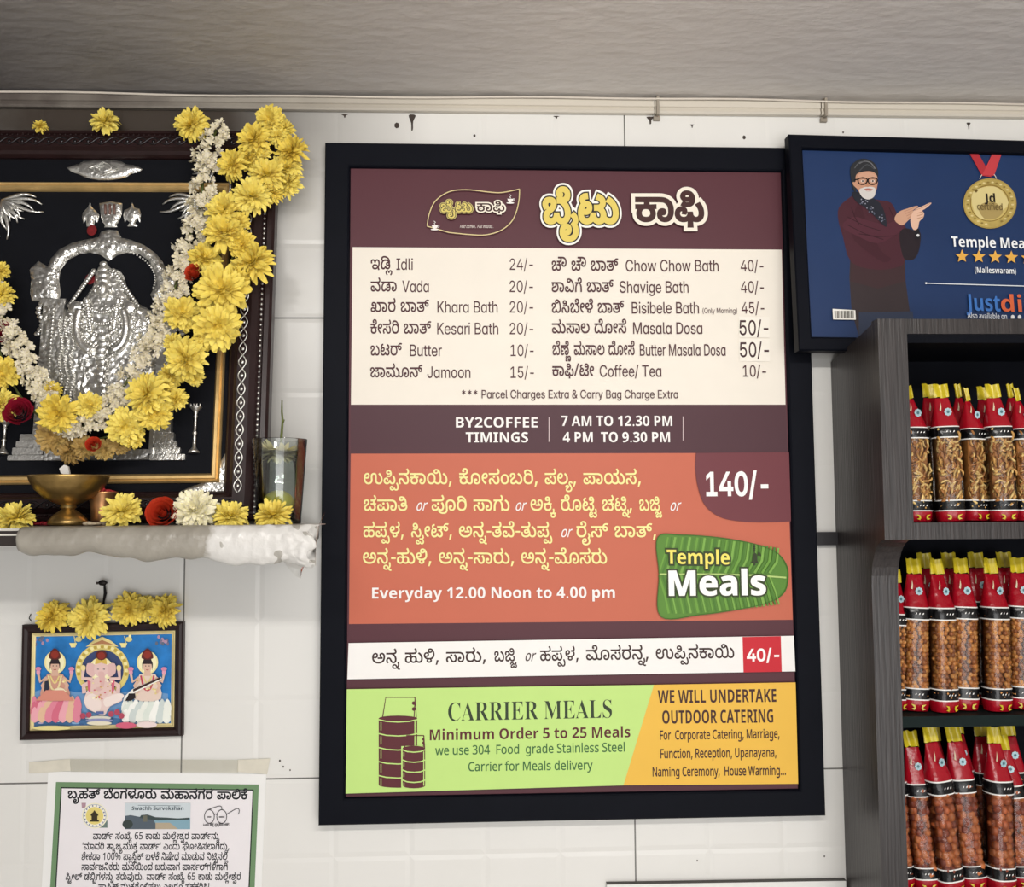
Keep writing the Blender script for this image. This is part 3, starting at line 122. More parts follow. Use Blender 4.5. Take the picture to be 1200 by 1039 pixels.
 [[70,-3,-36,10,-20,19,1,13,0,10,16,16,28,10,44,0,26,-12,1,-10,0,-4,-2,-7,-3,-3,-29,2,0,2,2,4,0,6,-10,5,-20,0,-14,-10,0,-19,24,-13,52,0,26,15,3,14,35,0,2,-15,26,-14,40,0,16,16,0,24,-14,22,-28,17,-32,11,-17,3,61,3,20,-7,34,-20,18,-25,0,-31,-20,-21,-32,-11,-42,0,-26,6,-20,12,-7,9,15,1,-10,-11,-24,-12,-30,-5],[15,108,1,19,195,0,26,0,24,3,12,7,4,8,1,5,0,9,-20,11,-32,0,-20,-10,1,-6,0,-2,0,-3,1,-1,-11,10,4,0,8,1,3,0,10,0,12,-5,0,-10,-14,-6,-9,0,-16,0,-14,11,0,15,16,14,30,8,44,0,32,-10,18,-18,1,-11,0,-8,-10,-14,-18,-9,-20,-5,-30,-3,-19,0],[365,-3,-28,0,-42,15,-17,12,25,13,16,-11,28,-10,38,0,16,11,0,18,-2,12,-2,12,1,6,0,17,28,25,48,12,64,0,46,-11,32,-20,14,-28,1,-15,0,-19,-20,-25,-40,-14,-52,0,-32,10,-16,17,0,20,12,14,22,6,28,0,18,-8,0,-13,-12,-8,-22,0,-12,6,-1,6,7,2,-2,-3,-4,-7,1,-4,0,-7,18,-13,23,0,14,0,24,8,12,18,0,29,-18,25,-38,16,-29,0,-22,0,-32,-9,-14,-18,1,-11,0,-7,0,-11,2,-12,1,-8,0,-14,-20,-16,-32,-8]],
 [[-41,-96,-26,0,-40,12,-20,20,0,24,16,17,28,9,36,0,22,-6,12,-11,1,-7,0,-11,-28,-14,-27,0,-10,0,-18,3,-7,2,-3,17,8,-4,18,-3,24,0,12,5,0,10,-10,5,-16,0,-16,-6,-8,-9,1,-8,1,-1,0,-13,30,-15,27,0,20,0,32,8,20,20,1,17,0,11,-14,24,-9,9,33,7,8,-7,12,-17,6,-18,1,-10,0,-30,-56,-30]],
 [[97,-3,-38,0,-44,24,0,40,44,25,41,0,12,0,20,-3,16,-6,7,-5,-1,-1,0,1,0,3,1,2,0,6,-10,12,-18,9,-24,5,-13,1,67,2,10,-3,16,-9,10,-13,1,-8,0,-2,-2,-5,1,-1,-1,1,6,4,16,7,22,3,13,0,38,0,42,-25,0,-39,-44,-25,-39,0,-20,0,-28,6,-18,11,-5,8,9,0,-6,-7,-20,-11,-28,-7],[124,15,24,15,0,24,-24,15,-21,0,-16,0,-22,-7,-10,-12,1,-8,0,-13,24,-14],[254,15,24,14,1,13,0,8,-10,12,-20,7,-15,0,-24,0,-24,-15,0,-25,24,-14],[17,108,1,19,249,0,1,-19]],
 [[159,-3,-46,0,-64,19,-32,33,1,22,0,18,22,26,40,14,44,0,28,-7,14,-14,0,-20,-16,-16,-32,-9,-23,0,-12,0,-18,3,-16,5,-5,2,9,17,4,-3,12,-4,14,-3,11,0,20,0,18,10,0,15,-12,8,-24,0,-24,-8,-12,-19,0,-31,22,-25,48,-13,72,0,50,15,26,30,1,24,0,12,-8,26,-18,22,-30,14,-19,0,-12,0,-16,-7,0,-11,14,-7,26,0,22,10,3,10,33,-2,-4,-12,-20,-15,-28,-7,-32,0,-22,4,-16,7,-10,11,1,7,0,12,34,16,33,0,26,0,44,-14,30,-25,14,-32,0,-39,-18,-32,-38,-24,-58,-13]],
 [[70,-3,-36,10,-20,19,1,13,0,10,16,16,28,10,44,0,26,-12,1,-10,0,-4,-2,-7,-3,-3,-29,2,0,2,2,4,0,6,-10,5,-20,0,-14,-10,0,-19,24,-13,52,0,26,15,3,14,35,0,2,-15,26,-14,40,0,16,16,0,24,-14,22,-28,17,-32,11,-17,3,61,2,20,-6,34,-20,18,-25,0,-31,-20,-21,-32,-11,-42,0,-26,6,-20,12,-7,9,15,1,-10,-11,-24,-12,-30,-5],[15,108,1,19,249,0,1,-19]],
 [[93,-3,-34,0,-40,26,1,26,0,15,16,24,28,18,21,5,7,-3,-69,0,1,19,235,0,1,-19,-5,0,-1,4,16,-3,18,-11,10,-14,0,-11,-2,-7,-4,-4,-4,-2,-1,-1,-8,-6,-24,-9,-19,0,-14,0,-24,5,-14,12,1,8,0,12,30,11,34,0,20,-4,7,-3,20,-6,20,-22,0,-28,-20,-20,-34,-12,-48,0,-36,13,-13,14,17,1,-10,-11,-22,-12,-28,-5],[116,16,22,14,3,13,37,0,4,-14,24,-13,21,0,12,0,18,5,12,12,0,18,-8,16,-18,11,-13,0,-8,0,-12,-5,0,-9,12,-5,16,0,14,3,8,7,0,13,-12,12,-24,10,-30,5,-17,0,-15,0,-24,0,-36,-9,-26,-16,-12,-22,1,-12,0,-19,20,-15],[350,67,-36,21,1,20,1,3,0,16,22,22,38,11,29,0,16,0,24,-3,11,-2,-17,-16,-8,3,-18,2,-7,0,-14,0,-24,-6,-12,-15,1,-13,1,-4,0,-11,14,-12,17,0,10,0,12,5,0,10,-4,5,-10,4,-14,1,-13,0,-121,0,1,19,119,0,22,0,30,-4,20,-8,10,-12,1,-8,0,-14,-32,-14]],
 [[227,108,-103,0,-24,0,-24,-1,-14,-5,-8,-7,0,-10,8,-6,14,-5,24,-1,19,0,43,0,1,-19,-37,0,-14,0,-18,0,-10,-2,-14,-3,-8,-7,0,-12,12,-8,24,-3,15,0,5,0,1,-19,-5,0,-18,0,-32,4,-24,9,-14,13,0,15,8,11,20,9,15,3,1,-3,-20,5,-26,15,1,12,0,8,14,12,20,8,22,4,34,2,23,0,103,0]],
 [[228,-3,-34,7,-28,11,-11,5,-2,1,-2,2,-1,0,-18,9,-32,11,-36,0,-14,-9,0,-11,14,-8,42,0,28,8,18,15,10,20,1,11,0,14,-14,19,-24,10,-30,0,-22,-7,1,-9,0,-3,4,-7,7,-3,-7,-1,0,8,12,7,20,0,14,-7,0,-13,-18,-8,-34,0,-30,14,1,14,0,10,20,15,30,7,21,0,30,0,42,-15,20,-26,1,-17,0,-14,-12,-24,-26,-22,-48,-14,-64,0,-38,17,1,15,0,8,16,14,30,8,23,0,16,0,28,-5,26,-8,13,-6,11,-3,16,-7,24,-9,24,-5,17,0,28,0,28,16,0,31,-20,25,-38,18,-21,4,55,3,20,-7,30,-19,16,-24,1,-15,0,-11,-12,-18,-24,-14,-34,-8],[209,108,1,19,35,0,26,0,24,3,12,7,4,8,1,5,0,9,-20,11,-32,0,-20,-10,1,-6,0,-2,0,-3,1,-1,-11,10,4,0,6,1,5,0,10,0,12,-5,0,-10,-14,-6,-9,0,-16,0,-14,11,0,15,16,14,30,8,44,0,32,-10,18,-18,1,-11,0,-8,-10,-14,-18,-9,-20,-5,-30,-3,-19,0]],
 [[139,-2,-32,0,-50,15,-30,33,1,24,0,18,12,34,32,28,60,17,47,0,10,0,22,-1,9,-2,1,-17,-8,2,-20,1,-11,0,-32,0,-42,-11,-24,-18,-10,-24,-1,-14,3,0,12,9,36,11,31,0,44,0,52,-26,0,-50,-58,-29],[137,15,30,0,36,18,1,20,0,16,-32,18,-31,0,-22,0,-32,-9,-18,-14,1,-7,0,-10,16,-20,32,-12]],
 [[115,-2,-26,0,-44,4,-15,5,1,19,18,-5,46,-6,23,0,36,0,46,17,0,34,-40,18,-41,0,-14,0,-32,-3,-9,-1,-21,7,15,77,165,0,1,-18,-129,0,-7,-48,8,1,26,2,17,0,52,0,58,-26,0,-48,-64,-29]],
 [[93,-3,-34,0,-40,26,1,26,0,15,16,24,28,18,21,5,7,-3,-69,0,1,19,191,0,24,0,18,2,10,4,4,6,1,3,0,8,-14,14,-13,8,31,10,20,-12,16,-19,1,-10,0,-6,-8,-12,-9,-5,-4,-2,-14,-4,-14,-2,-9,-1,3,3,16,-3,18,-11,10,-14,0,-11,-2,-7,-4,-4,-4,-2,-1,-1,-8,-6,-24,-9,-19,0,-14,0,-24,5,-14,12,1,8,0,12,30,11,34,0,20,-4,7,-3,20,-6,20,-22,0,-28,-20,-20,-34,-12,-48,0,-36,13,-13,14,17,1,-10,-11,-22,-12,-28,-5],[116,16,22,14,3,13,37,0,4,-14,24,-13,21,0,12,0,18,5,12,12,0,18,-8,16,-18,11,-13,0,-8,0,-12,-5,0,-9,12,-5,16,0,14,3,8,7,0,13,-12,12,-24,10,-30,5,-17,0,-15,0,-24,0,-36,-9,-26,-16,-12,-22,1,-12,0,-19,20,-15]],
 [[114,-3,-64,19,-34,33,1,22,0,18,22,26,40,14,44,0,28,-7,14,-14,0,-20,-16,-16,-32,-9,-23,0,-12,0,-18,3,-16,5,-5,2,9,17,4,-3,12,-4,14,-3,11,0,20,0,18,10,0,15,-12,8,-26,0,-22,-9,-12,-19,0,-30,24,-25,46,-13,70,0,46,11,24,21,0,31,-32,26,-25,8,25,11,24,-7,32,-17,18,-23,1,-14,0,-19,-30,-30,-64,-18],[185,108,1,19,15,0,28,0,24,3,12,7,4,8,1,5,0,9,-20,11,-32,0,-20,-10,1,-6,0,-2,0,-3,1,-1,-11,10,2,0,8,1,5,0,10,0,12,-5,0,-10,-14,-6,-9,0,-16,0,-14,11,0,15,14,14,32,8,44,0,32,-10,18,-18,1,-11,0,-8,-10,-14,-18,-9,-20,-5,-30,-3,-19,0]],
 [[113,-3,-30,0,-44,9,-24,17,0,24,20,14,34,8,40,5,22,4,12,8,0,13,-10,7,-14,3,-22,0,-16,-3,-8,-7,0,-7,4,-6,3,-2,-35,-7,-4,5,-6,9,0,11,16,11,34,7,27,0,18,0,30,-8,18,-13,0,-19,-14,-13,-32,-9,-40,-4,-24,-5,-12,-8,0,-11,12,-9,26,-5,23,0,30,0,42,10,24,21,0,28,-16,20,-22,12,-9,3,1,5,31,0,20,-6,24,-17,12,-20,1,-11,0,-20,-30,-29,-60,-15],[15,108,1,19,141,0,22,0,18,2,10,4,4,6,1,3,0,8,-14,14,-13,8,31,10,20,-12,16,-19,1,-11,0,-5,-8,-13,-16,-7,-16,-4,-26,-3,-19,0,-13,0,-39,4,-41,-4]],
 [[41,105,-9,59,45,0,-9,-59]],
 [[70,-3,-36,10,-20,19,1,13,0,10,16,16,28,10,44,0,26,-12,1,-10,0,-4,-2,-7,-3,-3,-29,2,0,2,2,4,0,6,-10,5,-20,0,-14,-10,0,-19,24,-13,52,0,26,15,3,14,35,0,2,-15,26,-14,40,0,16,16,0,24,-14,22,-28,17,-32,11,-17,3,61,3,20,-7,34,-20,18,-25,0,-31,-20,-21,-32,-11,-42,0,-26,6,-20,12,-7,9,15,1,-10,-11,-24,-12,-30,-5],[15,108,1,19,205,0,24,0,18,2,10,4,4,6,1,3,0,8,-16,14,-11,8,31,10,20,-12,16,-19,1,-11,0,-5,-8,-13,-22,-9,-30,-5,-25,0],[377,-3,-32,0,-46,16,-21,13,25,13,18,-12,34,-11,48,0,26,17,1,16,0,13,-20,24,-38,19,-23,5,51,3,22,-7,32,-19,16,-23,1,-15,0,-10,-10,-19,-20,-14,-34,-9],[333,108,1,19,83,0,1,-19]],
 [[93,-3,-34,0,-40,26,1,26,0,15,16,24,28,18,21,5,5,-3,-67,0,1,19,189,0,22,0,20,2,10,4,2,6,1,3,0,8,-14,14,-13,8,33,10,18,-12,16,-19,1,-10,0,-6,-6,-12,-11,-5,-4,-2,-12,-4,-16,-2,-9,-1,5,2,16,-5,26,-18,14,-24,1,-15,0,-26,-40,-26,-33,0,-16,0,-28,6,-20,11,-9,10,17,1,-10,-11,-22,-12,-28,-5],[116,16,22,15,3,14,37,0,2,-15,26,-14,34,0,22,15,1,18,0,12,-12,21,-24,17,-38,10,-23,0,-5,0,-24,0,-36,-9,-26,-17,-12,-21,1,-12,0,-19,20,-15]],
 [[102,-3,-44,8,-30,13,-14,17,1,11,0,3,2,8,3,3,37,-3,0,-2,0,-5,1,-3,0,-6,6,-10,16,-10,30,-5,50,0,30,6,18,9,6,11,0,10,-4,10,-5,4,0,1,-4,1,-1,1,-8,3,-20,5,-30,0,-16,-5,0,-9,14,-5,26,0,16,6,10,11,0,16,-16,12,-22,7,-9,1,53,3,14,-6,18,-16,1,-10,0,-2,0,-4,-1,-1,-3,-6,-6,-10,-22,-12,-28,-6,-17,0,-26,0,-32,14,1,12,0,7,14,11,28,7,36,0,24,-3,13,-4,0,0,4,0,2,0,3,-1,18,-5,22,-21,0,-23,-14,-18,-30,-13,-42,-7],[19,108,1,19,181,0,1,-19]],
 [[208,-3,-36,13,-13,14,17,1,-10,-11,-24,-12,-30,-5,-17,0,-24,0,-32,10,-14,16,0,18,12,14,26,12,34,13,18,10,0,12,-6,7,-14,3,-9,0,-18,0,-14,-8,1,-7,0,-4,4,-7,5,-3,-33,-7,-6,6,-6,11,0,14,16,14,30,8,50,0,30,-9,12,-15,0,-16,-12,-12,-22,-12,-38,-14,-18,-11,0,-16,20,-8,17,0,26,0,24,15,3,14,37,0,2,-15,26,-14,42,0,18,12,0,15,-10,12,-9,5,37,10,10,-7,12,-18,0,-21,-16,-17,-34,-10],[192,71,-36,9,-24,13,-7,7,-5,8,19,8,18,-14,38,-13,38,0,18,8,1,9,0,5,-4,10,-3,3,37,5,6,-4,6,-12,1,-7,0,-10,-18,-16,-32,-9]],
 [[119,-3,-28,0,-42,11,-22,19,1,12,0,8,8,13,18,10,15,3,3,-3,-51,0,1,16,85,0,6,2,6,5,0,7,-4,6,-3,3,23,3,17,-3,4,-3,4,-6,0,-7,-4,-5,-1,-2,81,0,1,-16,-53,0,5,3,12,-3,18,-9,12,-13,1,-9,0,-12,-22,-19,-42,-11],[152,16,26,15,1,11,0,8,-14,13,-26,7,-36,0,-26,-7,-12,-13,1,-8,0,-11,28,-15],[17,108,1,19,119,0,22,0,20,2,10,4,4,6,1,3,0,8,-16,14,-13,8,33,10,20,-12,14,-19,1,-11,0,-5,-8,-13,-20,-9,-30,-5,-25,0]],
 [[41,-40,0,-8,-10,-11,-20,-9,-36,-4,-27,0,-129,0,1,18,131,0,-11,-4,-4,3,-4,10,0,13,12,12,26,8,19,0,30,0,28,-16],[-41,-42,0,-4,4,-9,7,-4,-13,5,15,0,18,0,20,6,0,14,-12,7,-22,0,-14,-8]],
 [[218,-3,-26,6,-20,12,-9,9,17,1,-12,-11,-24,-12,-30,-5,-42,0,-36,10,-22,19,1,13,0,10,16,16,30,10,42,0,28,-12,1,-10,0,-4,-4,-7,-1,-3,-31,2,2,2,0,4,0,6,-8,5,-20,0,-16,-10,0,-19,26,-13,52,0,24,15,3,14,37,0,2,-15,26,-14,38,0,18,16,1,13,0,17,-26,26,-48,17,-62,9,-37,1,5,19,42,-1,66,-9,50,-16,34,-21,16,-26,0,-31,-18,-22,-34,-11]],
 [[70,-3,-36,10,-20,19,1,13,0,10,16,16,28,10,44,0,26,-12,1,-10,0,-4,-2,-7,-3,-3,-29,2,0,2,2,4,0,6,-10,5,-20,0,-14,-10,0,-19,24,-13,52,0,26,15,3,14,35,0,2,-15,28,-14,30,0,18,6,8,10,1,5,0,12,-18,20,-17,9,35,10,-1,-13,14,-7,18,-11,10,-12,1,-8,0,-12,-20,-18,-32,-10,-40,0,-28,6,-20,12,-7,9,15,1,-10,-11,-24,-12,-30,-5],[151,-33,3,36,37,0,5,-36],[156,68,-14,8,0,11,14,8,24,0,14,-8,0,-11,-16,-8],[324,47,-22,5,-22,11,-13,10,7,15,10,-8,18,-11,20,-5,28,0,14,9,1,8,0,11,-20,17,-17,7,29,14,20,-9,30,-24,1,-16,0,-12,-18,-15,-28,-7],[15,108,1,19,201,0,28,0,24,3,12,7,4,8,1,5,0,9,-20,11,-32,0,-20,-10,1,-6,0,-2,0,-3,1,-1,-11,10,4,0,6,1,5,0,10,0,12,-5,0,-10,-14,-6,-9,0,-16,0,-14,11,0,15,16,14,30,8,44,0,32,-10,18,-18,1,-11,0,-8,-10,-14,-18,-9,-20,-5,-30,-3,-19,0]],
 [[70,-3,-36,10,-22,19,1,13,0,10,16,16,30,10,42,0,28,-12,1,-10,0,-4,-4,-7,-3,-3,-29,2,2,2,0,4,0,6,-8,5,-20,0,-16,-10,0,-19,26,-13,52,0,24,15,3,14,37,0,2,-15,26,-14,36,0,18,6,8,12,0,19,-16,23,-19,12,35,10,20,-11,20,-27,0,-31,-16,-19,-15,-5,-6,-3,-14,-3,-16,-2,-7,0,-20,0,-28,6,-20,12,-9,9,17,1,-12,-11,-24,-12,-30,-5],[285,-13,-89,74,31,9,59,-50,9,-3,25,-21],[120,81,-30,5,-9,2,17,14,10,-2,20,-3,24,0,20,4,12,9,1,8,1,5,0,7,-12,12,-20,6,-24,0,-16,-6,0,-10,8,-5,12,-1,7,0,16,0,24,6,9,6,17,-10,-6,-4,-18,-8,-24,-6,-34,0,-26,6,-18,11,1,9,0,12,36,16,52,0,34,-11,20,-20,0,-26,-20,-18,-34,-8]],
 [[159,-3,-44,0,-64,19,-34,33,1,22,0,18,22,26,40,14,44,0,28,-7,14,-14,0,-20,-16,-16,-32,-9,-23,0,-12,0,-18,3,-16,5,-5,2,9,17,4,-3,12,-4,14,-3,11,0,20,0,18,10,0,15,-12,8,-26,0,-22,-9,-12,-19,0,-30,24,-25,46,-13,70,0,46,11,24,21,0,31,-32,26,-25,8,25,10,24,-6,32,-18,18,-22,1,-14,0,-19,-30,-30,-64,-18],[185,108,1,19,75,0,1,-19]],
 [[120,108,-22,-7,-16,-12,-10,-15,-6,-14,-2,-19,1,-13,1,-28,-41,0,1,31,0,15,6,27,18,24,17,9,3,-7,-8,5,-16,12,-10,13,1,8,0,12,22,15,36,7,21,0,34,0,46,-13,36,-22,18,-31,6,-38,1,-23,1,-44,-41,0,1,28,0,13,-2,20,-6,15,-3,6,-10,12,-28,14],[160,127,38,-15,15,-18,3,0,-8,17,-26,27,-40,15,-52,0,-20,-11,0,-15,14,-11,11,-4,-19,0,12,7,32,8]],
 [[-91,-85,-18,0,-20,8,-12,14,1,8,0,13,24,19,42,11,56,0,40,-11,24,-19,1,-13,0,-8,-10,-14,-22,-8,-30,0,-18,4,-14,9,-5,7,15,0,-6,-7,-14,-8,-18,-5],[-78,-70,12,8,3,9,31,0,2,-9,14,-8,18,0,12,7,0,16,-14,13,-26,7,-17,0,-3,0,-18,0,-26,-7,-16,-12,0,-17,12,-7]],
 [[113,-3,-30,0,-44,9,-24,17,0,24,20,14,34,8,40,5,22,4,12,8,0,13,-10,7,-14,3,-22,0,-16,-3,-8,-7,0,-7,4,-6,3,-2,-35,-7,-4,5,-6,9,0,11,16,11,34,7,27,0,18,0,30,-8,18,-13,0,-19,-14,-13,-32,-9,-40,-4,-24,-5,-12,-8,0,-11,12,-9,26,-5,23,0,30,0,42,10,24,21,0,28,-16,20,-22,12,-9,3,1,5,31,1,20,-7,24,-17,12,-20,1,-11,0,-20,-30,-29,-60,-15],[15,108,1,19,129,0,26,0,24,3,12,7,4,8,1,5,0,9,-20,11,-32,0,-20,-10,1,-6,0,-2,0,-3,1,-1,-11,10,4,0,8,1,3,0,10,0,12,-5,0,-10,-12,-6,-28,0,-14,11,0,15,16,14,30,8,44,0,34,-10,16,-18,1,-11,0,-8,-10,-14,-18,-9,-20,-5,-28,-3,-21,0,-39,3,-37,-3]],
 [[125,0,1,115,0,10,0,12,3,6,-8,-3,-12,-6,-7,-4,-35,-14,-21,14,91,34,35,0,1,-164]],
 [[133,-2,-56,0,-54,45,1,39,0,27,22,38,48,20,41,0,54,0,54,-45,1,-40,0,-26,-22,-38,-48,-20],[168,15,32,33,0,68,-32,34,-74,0,-30,-34,0,-67,30,-34]],
 [[58,63,-36,28,0,49,32,27,70,0,34,-27,0,-49,-32,-28],[83,0,183,164,37,0,-181,-164],[91,78,36,0,0,74,-35,0,-18,0,-16,-18,0,-37,16,-19],[258,-2,-34,27,0,49,32,27,68,0,36,-27,0,-49,-34,-27],[291,12,36,0,0,74,-35,0,-16,0,-16,-18,0,-37,16,-19]],
 [[119,-3,-28,0,-42,11,-22,19,1,12,0,8,8,13,18,10,15,3,3,-3,-51,0,1,16,85,0,6,2,6,5,0,7,-4,6,-3,3,23,3,17,-3,4,-3,4,-6,0,-7,-4,-5,-1,-2,81,0,1,-16,-53,0,5,3,12,-3,18,-9,12,-13,1,-9,0,-12,-22,-19,-42,-11],[152,16,26,15,1,11,0,8,-14,13,-26,7,-36,0,-26,-7,-12,-13,1,-8,0,-11,28,-15],[17,108,1,19,157,0,1,-19],[276,67,-36,21,1,20,1,3,0,16,22,22,40,11,27,0,16,0,26,-3,11,-2,-17,-16,-10,3,-16,2,-22,0,-24,-6,-14,-15,1,-13,1,-4,0,-11,16,-12,17,0,8,0,14,5,0,10,-6,5,-8,4,-16,1,-11,0,-121,0,1,19,117,0,22,0,30,-4,22,-8,10,-12,1,-8,0,-14,-34,-14]],
 [[178,-3,-28,9,-22,15,-11,11,-8,8,-12,9,-12,3,-20,0,-12,-9,0,-16,12,-16,9,-7,-35,-7,-10,8,-14,19,0,21,16,16,30,9,44,0,30,-13,17,-15,8,-10,16,-11,18,-5,28,0,22,10,12,19,1,14,0,21,-24,37,-38,27,-48,16,-25,0,-14,0,-14,-7,0,-11,12,-7,28,0,22,11,3,11,35,-3,-4,-12,-22,-16,-28,-7,-38,0,-28,7,-16,12,0,18,16,13,30,7,21,0,38,0,64,-18,46,-32,26,-42,0,-46,-22,-28,-42,-13]],
 [[70,-3,-36,10,-20,19,1,13,0,10,16,16,28,10,44,0,26,-12,1,-10,0,-4,-2,-7,-3,-3,-29,2,0,2,2,4,0,6,-10,5,-20,0,-14,-10,0,-19,24,-13,52,0,26,15,3,14,35,0,2,-15,28,-14,36,0,18,6,6,12,0,19,-16,23,-19,12,37,10,18,-11,20,-27,0,-31,-16,-19,-15,-5,-6,-3,-14,-3,-14,-2,-7,0,-22,0,-28,6,-18,12,-9,9,15,1,-10,-11,-24,-12,-30,-5],[156,68,-14,8,0,11,14,8,22,0,16,-8,0,-11,-16,-8],[285,-13,-89,74,31,9,61,-50,7,-3,27,-21],[15,108,1,19,199,0,28,0,24,3,10,7,6,8,1,5,0,9,-22,11,-32,0,-20,-10,1,-6,0,-2,2,-3,1,-1,-13,10,4,0,8,1,5,0,10,0,12,-5,0,-10,-14,-6,-9,0,-18,0,-14,11,0,15,16,14,32,8,44,0,32,-10,16,-18,1,-11,0,-8,-8,-14,-11,-5,-6,-4,-20,-5,-30,-3,-21,0]],
 [[93,-3,-34,0,-40,26,1,26,0,15,16,24,28,18,21,5,5,-3,-67,0,1,19,189,0,22,0,20,2,10,4,2,6,1,3,0,8,-14,14,-13,8,33,10,18,-12,16,-19,1,-10,0,-6,-6,-12,-11,-5,-4,-2,-12,-4,-16,-2,-9,-1,5,2,16,-5,26,-18,14,-24,1,-15,0,-26,-40,-26,-33,0,-16,0,-28,6,-20,11,-9,10,17,1,-10,-11,-22,-12,-28,-5],[116,16,22,15,3,14,37,0,2,-15,26,-14,34,0,22,15,1,18,0,12,-12,21,-24,17,-38,10,-23,0,-5,0,-24,0,-36,-9,-26,-17,-12,-21,1,-12,0,-19,20,-15],[137,-33,5,36,37,0,5,-36]],
 [[201,-3,-22,0,-28,9,-22,15,-9,11,-8,8,-12,9,-12,3,-20,0,-14,-9,0,-16,12,-16,11,-7,-35,-7,-10,8,-14,19,0,21,16,16,30,9,19,0,24,0,32,-13,17,-15,8,-10,14,-11,18,-5,13,0,20,0,16,16,1,11,0,17,-24,26,-40,19,-25,3,-131,0,1,19,157,0,28,0,24,3,12,7,4,8,1,5,0,9,-22,11,-30,0,-22,-10,1,-6,0,-2,0,-3,3,-1,-11,10,2,0,8,1,5,0,10,0,12,-5,0,-10,-14,-6,-26,0,-14,11,0,15,14,14,32,8,44,0,32,-10,18,-18,1,-11,0,-8,-10,-14,-18,-9,-20,-5,-30,-3,-19,0,-11,0,39,4,20,-7,32,-20,20,-25,1,-15,0,-23,-40,-25]],
 [[159,-3,-44,0,-64,19,-34,33,1,22,0,18,22,26,40,14,44,0,28,-7,14,-14,0,-20,-16,-16,-32,-9,-23,0,-12,0,-18,3,-16,5,-5,2,9,17,4,-3,12,-4,14,-3,11,0,20,0,18,10,0,15,-12,8,-26,0,-22,-9,-12,-19,0,-30,24,-25,46,-13,70,0,46,11,24,21,0,31,-32,26,-25,8,25,10,24,-6,32,-18,18,-22,1,-14,0,-19,-30,-30,-64,-18],[185,108,1,19,75,0,1,-19],[391,67,-30,0,-36,21,1,20,1,3,0,16,22,22,40,11,27,0,16,0,26,-3,9,-2,-17,-16,-8,3,-16,2,-24,0,-22,-6,-16,-15,1,-13,1,-4,0,-11,16,-12,17,0,10,0,12,5,0,10,-4,5,-10,4,-14,1,-13,0,-121,0,1,19,119,0,22,0,30,-4,20,-8,10,-12,1,-8,0,-14,-34,-14]],
 [[205,127,1,-19,-11,0,3,2,24,-8,24,-25,6,-30,1,-15,1,-32,-41,0,1,29,0,13,-2,19,-6,15,-3,6,-10,13,-26,14,-21,0,-16,0,-22,-8,-16,-12,-10,-15,-6,-14,-2,-19,1,-12,1,-29,-41,0,1,31,0,18,10,30,26,25,25,8,9,-4,-69,0,1,19]],
 [[-93,-85,-22,0,-22,12,0,15,16,10,19,5,12,4,10,5,0,5,-8,3,-20,0,-8,-4,0,-4,2,-3,1,-2,-27,-4,-2,3,-4,6,1,4,0,7,26,11,27,0,18,0,22,-6,8,-8,0,-9,-6,-7,-12,-7,-28,-7,-10,-5,0,-5,8,-4,9,0,16,0,16,10,3,7,31,0,2,-9,14,-8,26,0,14,8,4,13,1,6,0,9,-6,18,-14,18,-9,7,33,7,10,-8,16,-19,8,-20,1,-11,0,-16,-18,-19,-30,-8,-17,0,-12,0,-20,5,-16,8,-3,6,15,0,-8,-6,-16,-8,-22,-5]],
 [[-145,9,14,-9,32,-13,38,-8,25,0,30,0,40,13,20,24,0,36,-26,38,-25,17,33,11,30,-20,30,-43,1,-22,0,-18,-18,-27,-34,-18,-48,-9,-58,0,-48,9,-40,16,-17,12]],
 [[50,-3,-16,7,0,17,16,7,24,0,16,-7,0,-17,-16,-7]],
 [[49,46,-9,118,49,0,-11,-118],[50,-3,-16,7,0,17,16,7,24,0,16,-7,0,-17,-16,-7]],
 [[208,-3,-36,13,-13,14,17,1,-10,-11,-24,-12,-30,-5,-17,0,-24,0,-32,10,-14,16,0,18,12,14,26,12,34,13,18,10,0,12,-6,7,-14,3,-9,0,-18,0,-14,-8,1,-7,0,-4,4,-7,5,-3,-33,-7,-6,6,-6,11,0,14,16,14,30,8,50,0,30,-9,12,-15,0,-16,-12,-12,-22,-12,-38,-14,-18,-11,0,-16,20,-8,17,0,26,0,24,15,3,14,37,0,2,-15,26,-14,42,0,18,12,0,16,-10,13,-9,5,35,10,12,-7,12,-18,0,-22,-16,-18,-34,-10]],
 [[97,-3,-38,0,-44,24,0,40,44,25,41,0,12,0,20,-3,16,-6,7,-5,-1,-1,0,1,0,3,1,2,0,6,-10,12,-18,9,-24,5,-13,1,67,2,10,-3,16,-9,10,-13,1,-8,0,-2,-2,-5,1,-1,-1,1,6,4,16,7,22,3,13,0,38,0,42,-25,0,-39,-44,-25,-39,0,-20,0,-28,6,-18,11,-5,8,9,0,-6,-7,-20,-11,-28,-7],[124,15,24,15,0,24,-24,15,-21,0,-16,0,-22,-7,-10,-12,1,-8,0,-13,24,-14],[254,15,24,14,1,13,0,8,-10,12,-20,7,-15,0,-24,0,-24,-15,0,-25,24,-14],[17,108,1,19,197,0,28,0,24,3,12,7,4,8,1,5,0,9,-22,11,-30,0,-20,-10,1,-6,0,-2,0,-3,1,-1,-11,10,2,0,8,1,5,0,10,0,12,-5,0,-10,-14,-6,-9,0,-18,0,-12,11,0,15,14,14,32,8,44,0,32,-10,18,-18,1,-11,0,-8,-10,-14,-18,-9,-20,-5,-30,-3,-21,0]],
